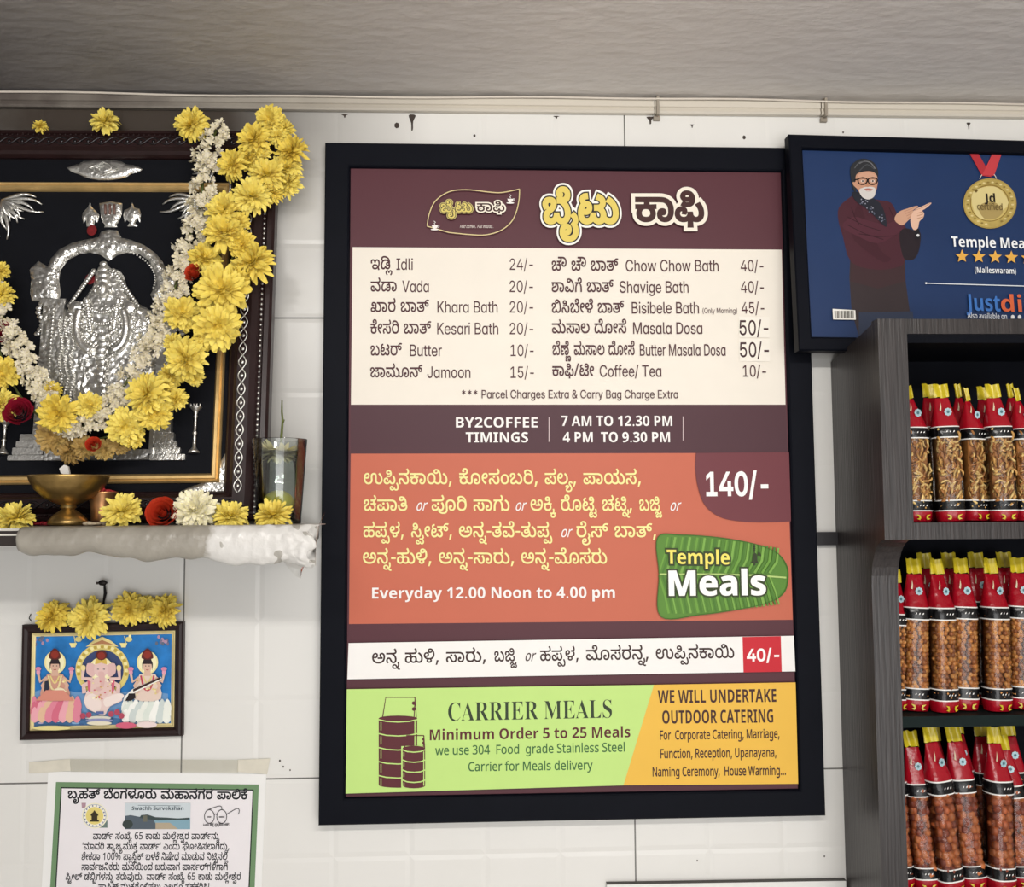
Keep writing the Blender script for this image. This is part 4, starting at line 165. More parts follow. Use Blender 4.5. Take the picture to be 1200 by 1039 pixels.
 [[208,-3,-36,13,-13,14,17,1,-10,-11,-24,-12,-30,-5,-17,0,-24,0,-32,10,-14,16,0,18,12,14,26,12,34,13,18,10,0,12,-6,7,-14,3,-9,0,-18,0,-14,-8,1,-7,0,-4,4,-7,5,-3,-33,-7,-6,6,-6,11,0,14,16,14,30,8,50,0,30,-9,12,-15,0,-16,-12,-12,-22,-12,-38,-14,-18,-11,0,-16,20,-8,17,0,26,0,24,15,3,14,37,0,2,-15,26,-14,42,0,18,12,0,15,-10,12,-9,5,37,10,10,-7,12,-18,0,-21,-16,-17,-34,-10],[190,71,-36,9,-22,13,-7,7,-5,8,19,8,16,-15,38,-12,21,0,14,0,18,7,0,12,-8,8,-5,3,37,7,6,-4,10,-12,0,-16,-16,-15,-28,-8],[179,109,1,18,29,0,28,0,24,3,10,7,6,8,1,5,0,9,-22,11,-32,0,-20,-10,1,-6,0,-2,2,-3,1,-1,-13,10,4,0,8,1,5,0,10,0,12,-5,0,-10,-14,-6,-9,0,-18,0,-14,11,0,15,16,14,32,8,44,0,32,-10,16,-18,1,-11,0,-8,-10,-14,-16,-9,-22,-5,-28,-2,-21,0]],
 [[-110,-85,-28,8,-16,16,0,23,16,16,28,10,42,0,20,-12,0,-19,-24,-11,-23,0,-14,0,-22,5,-5,3,7,12,6,-3,16,-4,22,0,10,4,0,7,-8,4,-5,0,-12,0,-18,-10,1,-13,0,-8,8,-9,14,-4,11,0,16,0,16,10,3,7,31,0,2,-9,14,-8,26,0,14,8,4,13,1,6,0,9,-6,18,-14,18,-9,7,33,7,10,-8,16,-19,8,-20,1,-11,0,-16,-18,-19,-30,-8,-17,0,-12,0,-20,5,-16,8,-3,6,15,0,-8,-6,-16,-8,-22,-5],[-59,-105,3,23,33,0,3,-23]],
 [[102,-3,-44,8,-30,13,-14,17,1,11,0,3,2,8,3,3,37,-3,0,-2,0,-5,1,-3,0,-6,6,-10,16,-10,30,-5,50,0,30,6,18,9,6,11,0,10,-4,10,-5,4,0,1,-4,1,-1,1,-8,3,-20,5,-30,0,-16,-5,0,-9,14,-5,26,0,16,6,10,11,0,16,-16,12,-22,7,-9,1,53,3,14,-5,18,-17,1,-10,0,-2,0,-4,-1,-1,-3,-6,-6,-10,-22,-12,-28,-6,-17,0,-26,0,-32,14,1,12,0,7,14,11,28,7,36,0,24,-3,13,-4,0,0,4,0,2,0,3,-1,18,-5,22,-21,0,-23,-14,-18,-30,-13,-42,-7],[19,108,1,19,125,0,26,0,24,3,12,7,4,8,1,5,0,9,-20,11,-32,0,-20,-10,1,-6,0,-2,0,-3,1,-1,-11,10,4,0,6,1,5,0,10,0,12,-5,0,-10,-14,-6,-9,0,-16,0,-14,11,0,15,16,14,30,8,44,0,32,-10,18,-18,1,-11,0,-8,-10,-14,-18,-9,-20,-5,-30,-3,-19,0]],
 [[93,-3,-34,0,-40,26,1,26,0,15,16,24,28,18,21,5,7,-3,-69,0,1,19,181,0,26,0,24,3,12,7,4,8,1,5,0,9,-20,11,-32,0,-20,-10,1,-6,0,-2,0,-3,1,-1,-11,10,4,0,8,1,3,0,10,0,12,-5,0,-10,-14,-6,-9,0,-16,0,-14,11,0,15,16,14,30,8,44,0,32,-10,18,-18,0,-20,-10,-13,-16,-9,-20,-4,-24,-3,-15,0,15,5,15,-1,14,-4,20,-11,10,-13,0,-12,-2,-7,-4,-4,-4,-2,-1,-1,-8,-6,-24,-9,-19,0,-14,0,-24,5,-14,12,1,8,0,12,30,11,34,0,20,-4,7,-3,20,-6,20,-22,0,-28,-20,-20,-34,-12,-48,0,-36,13,-13,14,17,1,-10,-11,-22,-12,-28,-5],[116,16,22,14,3,13,37,0,4,-14,24,-13,21,0,12,0,18,5,12,12,0,18,-8,16,-18,11,-13,0,-8,0,-12,-5,0,-9,12,-5,16,0,14,3,8,7,0,13,-12,12,-24,10,-30,5,-17,0,-15,0,-24,0,-36,-9,-26,-16,-12,-22,1,-12,0,-19,20,-15]],
 [[19,0,1,19,51,0,1,129,-49,0,1,19,143,0,1,-19,-47,0,1,-129,49,0,1,-19]],
 [[125,-3,-32,0,-46,16,-28,29,0,38,28,28,46,16,33,0,18,0,28,-6,20,-10,7,-5,3,0,1,64,43,0,1,-167,-39,0,1,19,-3,0,-6,-6,-20,-9,-28,-7],[152,16,32,11,16,20,0,27,-16,20,-32,11,-42,0,-32,-11,-16,-19,0,-28,16,-20,32,-11]],
 [[93,0,-32,0,-30,13,1,15,1,139,43,0,1,-136,0,-8,10,-5,15,0,4,0,6,0,3,0,5,-18,-4,0,-12,0]],
 [[31,0,1,122,43,0,1,-122],[40,143,-16,8,0,11,16,8,24,0,16,-8,0,-11,-16,-8]],
 [[131,0,-121,167,47,0,71,-98,6,-9,20,-29,13,-21,-9,0,12,22,18,28,7,9,69,98,49,0,-121,-167]],
 [[123,-3,-30,0,-46,16,-28,29,0,38,28,28,46,16,33,0,18,0,30,-6,18,-10,7,-5,3,0,1,19,43,0,1,-122,-41,0,1,19,-1,0,-6,-6,-20,-10,-28,-6],[152,16,32,11,16,20,0,27,-16,20,-32,11,-42,0,-32,-11,-16,-19,0,-28,16,-20,32,-11]],
 [[67,47,1,26,12,7,22,14,24,13,13,7,101,53,57,0,-141,-77,-1,1],[37,0,1,167,45,0,1,-167],[243,0,-121,85,29,17,147,-102]],
 [[73,72,1,-72,-41,0,1,167,43,0,1,-75,-7,0,10,17,42,15,31,0,24,0,38,-11,24,-21,1,-16,1,-76,-41,0,1,75,0,14,-30,16,-25,0,-18,0,-26,-7,-18,-15]],
 [[31,0,1,122,43,0,1,-19,8,9,30,12,25,0,4,0,10,-1,5,0,1,-21,-2,1,-14,1,-7,0,-16,0,-24,-7,-16,-13,1,-9,1,-75]],
 [],
 [[37,0,1,167,121,0,36,0,46,-11,26,-20,1,-13,0,-10,-16,-14,-24,-9,-15,-3,1,-1,18,-1,30,-9,20,-18,0,-26,-24,-20,-52,-12,-39,0],[81,19,79,0,38,0,36,15,1,12,0,9,-16,13,-32,8,-23,0,-79,0],[81,94,77,0,18,0,30,7,16,12,0,20,-32,15,-31,0,-75,0]],
 [[137,122,1,-18,-131,0,1,18],[45,153,43,0,1,-122,0,-7,12,-7,17,0,4,0,12,1,5,0,5,-18,-6,0,-16,-1,-5,0,-32,0,-34,15,1,15]],
 [[135,-3,-36,0,-52,16,-28,29,0,37,28,29,50,16,35,0,22,0,40,-8,30,-16,18,-23,1,-16,1,-6,-197,0,1,17,175,0,-17,-6,0,12,-16,18,-30,10,-44,0,-30,-11,-18,-17,1,-11,1,-10,0,-13,18,-18,32,-10,25,0,16,0,24,4,16,9,5,6,43,-2,-6,-11,-28,-16,-42,-9]],
 [[90,-3,-42,8,-26,17,-1,12,41,2,4,-11,28,-10,48,0,30,10,0,14,-20,9,-15,1,-39,5,-34,4,-34,17,0,24,24,16,40,9,52,0,38,-9,24,-15,5,-11,-39,-2,-2,8,-26,11,-44,0,-28,-10,0,-14,20,-8,19,-2,41,-5,34,-4,32,-16,0,-24,-24,-17,-44,-9]],
 [[117,-2,-24,0,-38,11,-24,21,1,15,1,77,43,0,1,-75,0,-14,30,-16,27,0,18,0,26,7,18,15,1,11,1,72,43,0,1,-122,-41,0,1,30,9,0,-10,-17,-42,-15]],
 [[74,-2,-56,26,1,24,1,9,45,0,1,-9,0,-15,32,-16,50,0,32,16,1,15,1,119,45,0,1,-119,0,-24,-56,-26]],
 [[31,0,1,122,43,0,1,-27,-3,0,6,10,22,13,30,6,17,0,28,0,36,-16,7,-13,-7,0,6,9,22,13,34,7,42,0,36,-9,20,-20,1,-14,1,-81,-41,0,1,80,0,13,-30,12,-36,0,-24,-7,-14,-12,1,-8,1,-78,-41,0,1,82,0,10,-26,13,-21,0,-14,0,-26,-7,-16,-13,1,-10,1,-75]],
 [[98,-3,-50,16,-30,29,0,37,30,29,50,16,68,0,50,-16,30,-29,0,-37,-30,-29,-50,-16],[156,16,30,12,16,20,0,25,-16,21,-30,11,-46,0,-32,-11,-16,-21,0,-25,16,-20,32,-12]],
 [[73,72,1,-72,-41,0,1,122,43,0,1,-30,-7,0,10,17,42,15,31,0,24,0,38,-11,24,-21,1,-16,1,-76,-41,0,1,75,0,14,-30,16,-25,0,-18,0,-26,-7,-18,-15]],
 [[177,-3,-46,0,-68,22,-38,39,0,51,38,39,68,22,47,0,26,0,46,-8,36,-15,24,-21,5,-13,-43,0,-4,9,-16,13,-24,10,-32,5,-15,0,-32,0,-50,-17,-28,-29,0,-41,28,-29,50,-16,33,0,16,0,30,5,26,9,16,13,5,9,45,0,-4,-13,-24,-21,-36,-15,-46,-8]],
 [[85,0,-73,122,45,0,31,-53,6,-11,14,-27,7,-15,-5,0,6,15,14,26,7,12,31,53,43,0,29,-53,8,-11,14,-27,7,-15,-7,0,8,15,12,26,9,12,31,53,45,0,-75,-122,-41,0,-31,55,-4,8,-8,17,-10,17,-3,9,11,0,-4,-9,-10,-17,-8,-17,-3,-8,-31,-55]],
 [[108,-3,-56,13,-30,24,-1,16,47,0,0,-11,20,-14,36,-8,48,0,34,7,20,13,0,16,-14,10,-30,7,-19,3,-39,5,-46,6,-46,21,1,17,0,14,30,22,54,12,68,0,52,-12,28,-23,3,-14,-43,0,-2,14,-40,15,-31,0,-22,0,-32,-7,-18,-12,0,-15,18,-10,28,-7,21,-2,35,-5,20,-2,36,-8,26,-11,14,-15,1,-10,0,-14,-30,-22,-54,-13]],
 [[103,0,-93,122,47,0,53,-70,6,-10,12,-20,7,-10,-11,0,6,10,12,20,9,10,51,70,45,0,-91,-122]],
 [[104,-49,-42,8,-28,14,-3,10,39,4,6,-5,16,-8,24,-5,19,0,30,0,36,15,1,15,1,21,-1,0,-6,-5,-20,-9,-28,-6,-19,0,-30,0,-46,15,-28,27,0,38,28,28,46,16,33,0,18,0,30,-6,18,-10,9,-5,3,0,1,19,41,0,1,-123,0,-17,-28,-21,-50,-10],[152,18,32,11,16,19,0,27,-16,19,-32,11,-42,0,-32,-11,-16,-19,0,-27,16,-19,32,-11]],
 [[149,-3,-20,0,-28,7,-20,9,-5,6,-1,0,1,-19,-41,0,1,167,43,0,1,-64,3,0,6,5,20,10,28,6,21,0,30,0,48,-16,26,-28,0,-38,-26,-29,-48,-16],[162,16,30,11,18,20,0,28,-18,19,-30,11,-44,0,-30,-11,-18,-20,0,-27,18,-20,30,-11]],
 [[63,67,0,19,14,40,26,37,17,14,41,0,-16,-17,-24,-38,-14,-38,0,-32,12,-31,24,-34,19,-19,-39,0,-26,23,-30,51]],
 [[130,-3,-68,22,-38,39,0,51,38,39,68,22,88,0,68,-22,40,-39,0,-51,-40,-39,-68,-22],[204,18,48,15,30,29,0,43,-30,29,-48,16,-60,0,-48,-16,-30,-29,0,-43,30,-29,48,-15]],
 [[31,-46,7,18,15,-1,10,0,16,2,12,7,5,7,11,13,-93,122,47,0,53,-70,6,-10,12,-20,7,-10,-11,0,6,10,12,20,9,10,51,70,45,0,-107,-142,-8,-9,-20,-12,-28,-6,-15,0,-8,0,-14,0]],
 [[37,0,1,167,63,0,81,-104,4,-3,8,-12,8,-13,8,-12,3,-4,-9,0,4,4,6,12,10,13,6,12,5,3,81,104,63,0,1,-167,-43,0,1,95,0,5,0,13,2,14,0,15,1,7,7,0,-6,-8,-10,-16,-10,-14,-10,-12,-1,-4,-73,-95,-37,0,-73,95,-4,4,-8,11,-10,15,-12,15,-5,9,7,0,0,-7,2,-14,0,-15,0,-13,1,-5,1,-95]],
 [[21,-32,20,19,24,34,10,31,0,32,-12,38,-24,38,-17,17,43,0,16,-14,26,-37,14,-40,1,-19,0,-25,-30,-51,-25,-23]],
 [[141,0,-79,0,1,20,79,0,40,0,54,15,26,29,0,40,-26,28,-52,16,-37,0,-83,0,1,19,87,0,50,0,70,-20,38,-37,0,-52,-38,-38,-72,-20],[81,167,1,-167,-43,0,1,167]],
 [[145,122,1,-18,-139,0,1,18],[51,0,1,140,0,10,16,14,32,7,19,0,12,0,16,-1,5,-1,-3,-17,-4,0,-12,0,-5,0,-16,0,-14,-7,1,-8,1,-137]],
 [[153,175,-107,-200,-37,0,109,200]],
 [[17,148,1,19,259,0,1,-19,-107,0,1,-148,-43,0,1,148]],
 [[41,0,1,17,117,57,18,9,26,15,12,14,0,17,-16,14,-28,8,-40,0,-30,-9,-16,-16,1,-10,-41,0,0,16,28,24,48,14,64,0,48,-13,26,-22,1,-14,0,-10,-14,-19,-32,-20,-27,-13,-79,-39,1,-1,159,0,1,-19]],
 [[23,37,1,18,147,112,45,0,-143,-111,209,0,1,-19],[187,0,1,104,43,0,1,-104]],
 [[223,79,1,-19,-147,0,1,19]],
 [[110,-3,-52,21,-30,39,0,53,30,39,52,21,76,0,54,-21,30,-39,0,-53,-30,-39,-54,-21],[174,17,34,16,18,30,0,42,-18,30,-34,16,-50,0,-36,-16,-18,-30,0,-42,18,-30,36,-16]],
 [[51,0,1,19,209,0,1,-19],[181,167,1,-167,-41,0,1,146,-83,-28,1,22,79,27]],
 [[116,-2,-50,12,-30,22,1,14,43,0,2,-8,18,-14,30,-7,40,0,32,9,18,17,0,22,-18,17,-32,10,-42,0,-36,-9,-7,-7,-41,1,17,90,187,0,1,-19,-147,0,-9,-51,3,0,12,7,36,7,44,0,38,-8,28,-16,16,-20,1,-12,0,-17,-28,-26,-52,-14]],
 [[133,73,3,36,-59,-20,-15,15,65,16,-63,16,17,15,61,-19,-1,35,33,0,-1,-35,61,19,17,-15,-61,-16,63,-16,-15,-15,-59,20,3,-36]],
 [[37,0,1,167,119,0,38,0,50,-13,28,-23,0,-31,-28,-24,-52,-13,-35,0,-89,0,1,19,89,0,24,0,32,8,18,15,0,20,-18,15,-32,8,-23,0,-71,0,1,-148]],
 [[133,-3,-34,0,-50,16,-30,29,0,37,30,29,50,16,35,0,20,0,34,-6,26,-10,18,-14,5,-9,-41,-3,-2,5,-10,9,-16,6,-20,3,-11,0,-22,0,-32,-11,-16,-21,0,-25,16,-20,32,-12,23,0,12,0,20,3,16,6,10,9,3,5,43,-2,-4,-9,-18,-14,-26,-11,-34,-6]],
 [[37,0,1,167,215,0,1,-19,-169,0,1,-53,157,0,1,-20,-155,0,1,-55,171,0,1,-20]],
 [[11,0,99,70,1,-15,-91,67,49,0,31,-24,10,-8,18,-15,11,-7,-19,0,10,7,16,15,13,8,33,24,47,0,-93,-68,1,15,99,-69,-47,0,-35,27,-10,8,-18,14,-7,7,21,0,-10,-7,-18,-14,-9,-8,-35,-27]],
 [[127,-2,-32,0,-48,12,-28,21,1,13,0,10,16,15,30,14,25,9,53,19,8,3,12,7,8,7,1,5,0,8,-22,10,-28,0,-20,-5,-10,-9,0,-12,10,-10,18,-13,17,-9,155,-93,-49,0,-127,76,-20,13,-28,18,-14,15,0,20,20,17,38,10,50,0,36,-9,20,-17,1,-10,0,-7,-10,-13,-20,-12,-13,-5,-67,-25,-18,-7,-18,-13,0,-15,16,-13,30,-7,38,0,36,9,28,16,16,21,1,12,41,0,0,-13,-12,-21,-18,-14,-11,-6,-7,-5,-16,-8,-48,-9]],
 [[37,0,1,167,45,0,1,-72,175,0,1,72,45,0,1,-167,-43,0,1,76,-173,0,1,-76]],
 [[50,-2,-18,9,0,13,18,8,26,0,16,-8,0,-13,-16,-9]],
 [[37,0,1,167,209,0,1,-19,-163,0,1,-55,151,0,1,-19,-149,0,1,-74]],
 [[25,0,1,15,135,88,-131,0,1,19,185,0,1,-17,-129,-86,133,0,1,-19]],
 [[43,0,1,164,103,0,66,0,66,-18,1,-23,0,-14,-26,-20,-23,-2,1,-1,16,-2,28,-8,14,-16,1,-12,0,-23,-64,-25,-55,0],[111,99,43,0,30,0,24,10,0,18,-28,9,-29,0,-37,0],[111,29,47,0,32,0,24,12,0,19,-24,12,-33,0,-43,0]],
 [[111,0,1,63,-109,101,77,0,69,-67,69,67,77,0,-109,-100,1,-64]],
 [[19,0,1,24,83,42,26,12,30,18,14,14,0,18,-22,10,-38,0,-36,-9,-17,-8,-37,22,14,6,32,11,42,7,60,0,48,-12,24,-20,0,-26,-20,-23,-42,-22,-27,-13,-43,-20,1,-2,145,0,1,-29]],
 [[175,-2,-50,0,-66,21,-32,38,0,50,36,38,70,22,49,0,26,0,48,-7,23,-5,-21,-28,-18,4,-38,7,-17,0,-40,0,-42,-30,0,-53,40,-28,43,0,22,0,40,4,23,4,1,-29,-22,-4,-42,-4]],
 [[130,-2,-70,21,-34,38,0,51,34,38,70,21,106,0,70,-21,34,-38,0,-51,-34,-38,-70,-21],[228,27,38,30,0,51,-38,30,-88,0,-40,-30,0,-51,40,-30]],
 [[43,0,1,164,189,0,1,-28,-119,0,1,-43,113,0,1,-28,-111,0,1,-65]],
 [[43,0,1,164,189,0,1,-28,-119,0,1,-36,113,0,1,-29,-111,0,1,-42,121,0,1,-29]],
 [[99,0,1,135,-87,0,1,29,249,0,1,-29,-89,0,1,-135]],
 [[15,0,1,20,41,9,1,106,-39,9,1,20,151,0,1,-20,-39,-9,1,-106,41,-9,1,-20]],
 [[43,0,1,164,95,0,79,-125,3,0,83,125,95,0,1,-164,-63,0,1,78,0,8,0,20,2,18,1,5,-1,0,-83,-129,-63,0,-77,129,-1,0,0,-5,2,-18,2,-21,1,-9,1,-76]],
 [[43,0,1,164,89,0,143,-123,3,0,-2,12,-2,22,1,11,1,78,63,0,1,-164,-87,0,-141,124,-1,0,2,-12,2,-23,1,-12,1,-77]],
 [[181,-2,-74,0,-80,43,1,41,0,26,40,38,78,21,55,0,26,0,52,-6,21,-5,-23,-27,-14,3,-40,6,-19,0,-30,0,-46,-14,-24,-25,0,-33,18,-25,38,-14,31,0,14,0,22,1,9,1,1,34,-61,0,1,29,131,0,1,-85,-26,-4,-56,-5]],
 [[115,-2,-52,0,-39,10,1,32,22,-5,50,-9,52,0,20,10,0,17,-36,12,-25,6,-12,2,-28,8,-24,11,-16,17,1,11,0,22,60,25,53,0,26,0,46,-6,27,-6,-21,-27,-24,4,-36,6,-38,0,-22,-10,0,-16,32,-10,33,-7,24,-6,36,-13,20,-18,1,-12,0,-22,-64,-26]],
 [[53,0,123,135,-161,0,1,29,237,0,1,-22,-123,-142]],
 [],
 [[1,0,117,165,87,0,117,-165,-75,0,-23,39,-119,0,-23,-39],[117,68,87,0,-23,38,-2,4,-8,12,-8,13,-1,4,-2,-4,-8,-14,-6,-12,-1,-3]],
 [[121,0,1,95,0,6,2,19,1,8,-2,-2,-16,-7,-5,-3,-37,-15,-31,21,105,42,59,0,1,-164]],
 [[50,-3,-16,7,0,17,16,7,24,0,16,-7,0,-17,-16,-7]],
 [[113,-2,-54,0,-39,9,1,29,20,-5,48,-6,19,0,38,0,30,13,1,12,0,7,-14,9,-34,5,-31,0,-23,0,1,27,27,0,30,0,32,6,10,9,0,16,-20,9,-50,0,-34,-8,-11,-4,-31,24,20,7,52,10,37,0,50,0,60,-21,0,-36,-42,-20,-29,-4,40,-3,40,-19,0,-30,-28,-23,-58,-13]],
 [[133,-2,-60,0,-56,45,1,39,0,27,22,38,52,20,43,0,58,0,56,-45,1,-40,0,-26,-22,-38,-50,-20],[156,26,22,28,0,56,-22,29,-52,0,-18,-29,0,-56,18,-28]],
 [[43,0,1,164,105,0,64,0,58,-27,1,-24,0,-14,-24,-25,-56,-16,-47,0,-29,0,1,-58],[111,87,25,0,30,0,34,12,1,13,0,24,-55,0,-31,0]],
 [[149,0,1,34,-139,0,1,24,145,106,65,0,1,-103,41,0,1,-27,-39,0,1,-34],[69,61,81,0,1,28,0,5,2,15,0,13,1,2,-6,-4,-8,-9,-5,-5]],
 [[83,-2,-10,0,-26,0,-7,1,1,28,8,-1,22,-1,11,0,40,0,44,13,20,23,1,15,-1,0,-10,-8,-32,-11,-29,0,-42,0,-52,27,0,52,60,30,53,0,34,0,54,-15,32,-32,1,-25,0,-14,-8,-28,-20,-24,-38,-19,-58,-11],[127,84,16,0,22,7,14,10,1,5,0,8,-12,15,-22,9,-36,0,-26,-14,1,-15,0,-11,22,-14]],
 [[97,0,-95,126,73,0,49,-72,4,-6,6,-14,1,-6,3,0,0,13,11,13,49,72,73,0,-95,-126]],
 [[151,-2,-38,0,-58,14,-34,28,0,44,30,29,54,15,37,0,52,0,60,-30,1,-27,1,-17,-161,0,2,-14,32,-17,54,0,38,5,23,5,1,-26,-18,-5,-42,-4],[93,77,97,0,0,12,-24,15,-44,0,-26,-13]],
 [[37,0,1,126,53,0,11,-22,5,0,10,10,38,14,27,0,6,0,14,-1,5,0,-5,-32,-4,0,-12,1,-3,0,-18,0,-32,-6,-20,-14,1,-12,1,-64]],
 [[51,-55,-10,0,-18,1,-5,1,1,27,4,-1,14,-1,9,0,22,0,26,14,7,9,5,6,-99,125,75,0,49,-71,4,-5,4,-11,1,-6,3,0,2,6,4,11,5,5,47,71,75,0,-105,-142,-14,-20,-56,-19]],
 [[117,-2,-42,0,-54,33,0,64,54,33,45,0,26,0,36,-11,11,-8,3,0,-2,4,-4,14,1,8,1,40,71,0,1,-175,-53,0,-11,16,-3,0,-10,-7,-34,-11],[168,25,22,17,3,17,1,3,0,19,-24,19,-29,0,-22,0,-26,-20,0,-36,26,-19]],
 [[64,-2,-44,19,0,41,56,19,57,1,45,0,1,6,0,10,-22,9,-36,0,-36,-5,-15,-4,-23,23,22,5,48,6,27,0,52,0,54,-22,1,-22,1,-84,-47,0,-13,17,-1,0,-16,-10,-36,-9],[123,23,22,0,32,13,1,12,1,10,-27,0,-32,-1,-26,-11,0,-17,18,-6]],
 [[143,-2,-36,0,-54,15,-32,29,1,21,0,31,66,34,59,0,34,0,54,-15,32,-29,1,-21,0,-31,-66,-34],[170,25,24,19,0,38,-24,18,-54,0,-26,-18,0,-38,26,-19]],
 [[37,0,1,126,53,0,11,-17,5,0,12,10,42,9,23,0,40,0,50,-22,1,-24,1,-82,-67,0,1,73,0,14,-20,14,-21,0,-30,0,-24,-22,1,-20,1,-59]],
 [[100,-2,-36,7,-20,18,1,16,1,61,-33,0,1,14,39,12,21,26,45,0,1,-26,71,0,1,-26,-69,0,1,-61,0,-7,16,-7,26,0,20,2,11,2,1,-26,-10,-2,-32,-3]],
 [[37,-55,1,181,57,0,11,-17,3,0,10,8,34,11,29,0,42,0,52,-33,0,-64,-54,-33,-41,0,-28,0,-32,10,-9,6,-3,0,4,-10,1,-9,1,-50],[178,26,22,19,1,18,0,38,-45,0,-28,0,-20,-17,-1,-17,1,-4,0,-18,22,-19]],
 [[37,0,1,126,53,0,11,-17,5,0,10,10,40,9,23,0,28,0,38,-9,11,-10,7,0,12,10,42,9,21,0,44,0,44,-22,1,-24,1,-82,-69,0,1,73,0,28,-37,0,-26,0,-24,-20,1,-18,1,-63,-67,0,1,73,0,28,-37,0,-28,0,-22,-22,1,-20,1,-59]],
 [[37,0,1,175,69,0,1,-175]],
 [[105,-2,-26,0,-38,3,-17,4,1,28,20,-4,46,-6,38,0,18,6,0,8,-8,5,-22,6,-48,10,-30,10,-16,14,1,11,0,17,54,18,47,0,24,0,42,-5,23,-5,-19,-25,-18,4,-34,6,-15,0,-32,0,1,-9,0,-3,8,-5,24,-5,42,-9,32,-9,18,-14,1,-12,0,-19,-54,-20]],
 [[54,141,-20,8,0,19,20,7,32,0,22,-7,0,-19,-22,-8],[37,0,1,126,69,0,1,-126]],
 [[125,-2,-40,0,-50,22,1,24,1,82,71,0,1,-74,0,-13,18,-14,23,0,30,0,24,21,1,20,1,60,69,0,1,-126,-51,0,-9,16,-1,0,-12,-10,-42,-8]],
 [[111,-2,-24,0,-46,4,-17,5,1,30,18,-5,48,-6,21,0,32,0,32,13,1,13,0,25,-65,0,-12,0,-28,-3,-9,-1,-27,7,15,84,179,0,1,-29,-117,0,-5,-32,8,1,18,1,17,0,30,0,46,-12,28,-22,1,-16,0,-27,-66,-30]],
 [[85,0,-83,164,69,0,43,-89,4,-6,6,-16,6,-16,1,-5,2,5,6,16,6,15,3,4,49,92,67,0,49,-92,2,-4,6,-15,4,-16,3,-5,2,5,6,16,6,16,3,6,43,89,69,0,-81,-164,-79,0,-43,86,-2,3,-4,10,-6,12,-2,11,-1,3,0,-3,-4,-11,-6,-12,-4,-10,1,-3,-45,-86]],
 [[43,0,1,164,69,0,1,-135,135,0,1,-29]],
 [[173,-2,-64,0,-68,33,1,27,1,106,69,0,1,-100,0,-21,34,-16,66,0,32,18,1,19,1,100,69,0,1,-106,0,-17,-30,-27,-60,-16]],
 [[43,0,1,164,103,0,52,0,76,-18,42,-36,1,-26,0,-42,-94,-42,-85,0],[111,29,31,0,102,0,1,54,0,27,-48,26,-45,0,-37,0]],
 [[43,0,1,164,97,0,66,0,64,-24,1,-25,0,-11,-16,-17,-28,-12,-15,-3,97,-72,-77,0,-77,63,-37,0,1,-63],[111,91,25,0,34,0,30,12,0,23,-32,10,-33,0,-21,0]],
 [[43,0,1,164,69,0,1,-75,8,5,14,10,7,4,91,56,77,0,-113,-72,117,-92,-79,0,-85,69,-29,-10,1,-59]],
 [[87,-36,-34,20,-34,51,0,56,34,52,35,21,39,0,-32,-21,-32,-52,0,-54,32,-52,33,-21]],
 [[77,0,-71,126,69,0,31,-56,2,-6,6,-16,4,-15,3,-4,3,0,0,3,2,11,4,11,4,10,1,1,33,61,77,0,29,-61,2,-3,6,-14,4,-15,1,-4,3,0,0,4,4,15,6,16,5,6,31,56,69,0,-73,-126,-73,0,-17,44,-2,4,-8,15,-8,18,-8,15,1,3,-1,0,-2,-3,-6,-15,-10,-18,-6,-15,-1,-5,-19,-43]],
 [[15,-36,32,21,32,52,0,54,-32,52,-31,21,39,0,34,-21,34,-52,0,-56,-34,-51,-33,-20]],
 [[7,-48,-12,0,-20,1,-7,1,1,29,8,-1,16,-1,20,0,20,5,12,12,1,12,1,154,69,0,1,-153,0,-22,-26,-26,-46,-11]],
 [[139,-2,-56,0,-62,31,1,33,0,23,32,29,56,14,37,0,26,0,38,-5,15,-4,-19,-26,-16,3,-28,4,-13,0,-54,0,1,-38,0,-19,28,-17,48,0,32,5,17,5,1,-29,-16,-5,-34,-4]],
 [[37,0,1,175,69,0,1,-36,0,-9,-2,-17,1,-4,3,0,12,10,38,9,25,0,40,0,50,-22,1,-24,1,-82,-67,0,1,73,0,28,-41,0,-30,0,-24,-22,1,-20,1,-59]],
 [[37,0,1,175,69,0,1,-78,0,-8,-2,-14,-1,-7,3,0,6,5,16,10,9,4,71,39,79,0,-99,-55,107,-71,-79,0,-71,51,-29,-12,1,-39]],
 [[43,0,1,30,223,0,1,-30],[197,167,1,-167,-71,0,1,133,-77,-24,1,32,83,26]],
 [[9,35,1,29,147,103,75,0,-143,-103,205,0,1,-29],[175,0,1,104,71,0,1,-104]],
 [[106,-3,-60,21,-32,39,0,53,32,39,60,21,86,0,60,-21,30,-39,0,-53,-30,-39,-60,-21],[170,27,28,14,14,25,0,35,-14,26,-28,13,-42,0,-28,-13,-14,-26,0,-35,14,-25,28,-14]],
 [[171,175,-107,-200,-61,0,109,200]],
 [[225,80,1,-29,-151,0,1,29]],
 [[139,-2,-32,0,-52,15,-28,28,1,21,0,30,60,34,55,0,34,0,50,-15,30,-29,1,-20,0,-31,-62,-33],[176,14,36,26,0,44,-36,25,-74,0,-34,-25,0,-44,34,-26]],
 [[41,0,1,123,33,0,5,-22,3,0,12,10,38,15,27,0,6,0,18,-1,7,-1,-5,-18,-6,0,-14,1,-5,0,-20,0,-32,-10,-20,-19,1,-12,1,-66]],
 [[73,0,-65,124,41,0,35,-66,6,-10,10,-20,3,-7,2,4,6,11,6,13,5,5,45,70,45,0,43,-70,4,-8,10,-18,3,-7,3,0,2,6,10,20,5,11,37,66,41,0,-67,-124,-47,0,-41,70,-6,9,-8,18,-1,5,-1,0,-2,-5,-8,-18,-7,-10,-43,-69]],
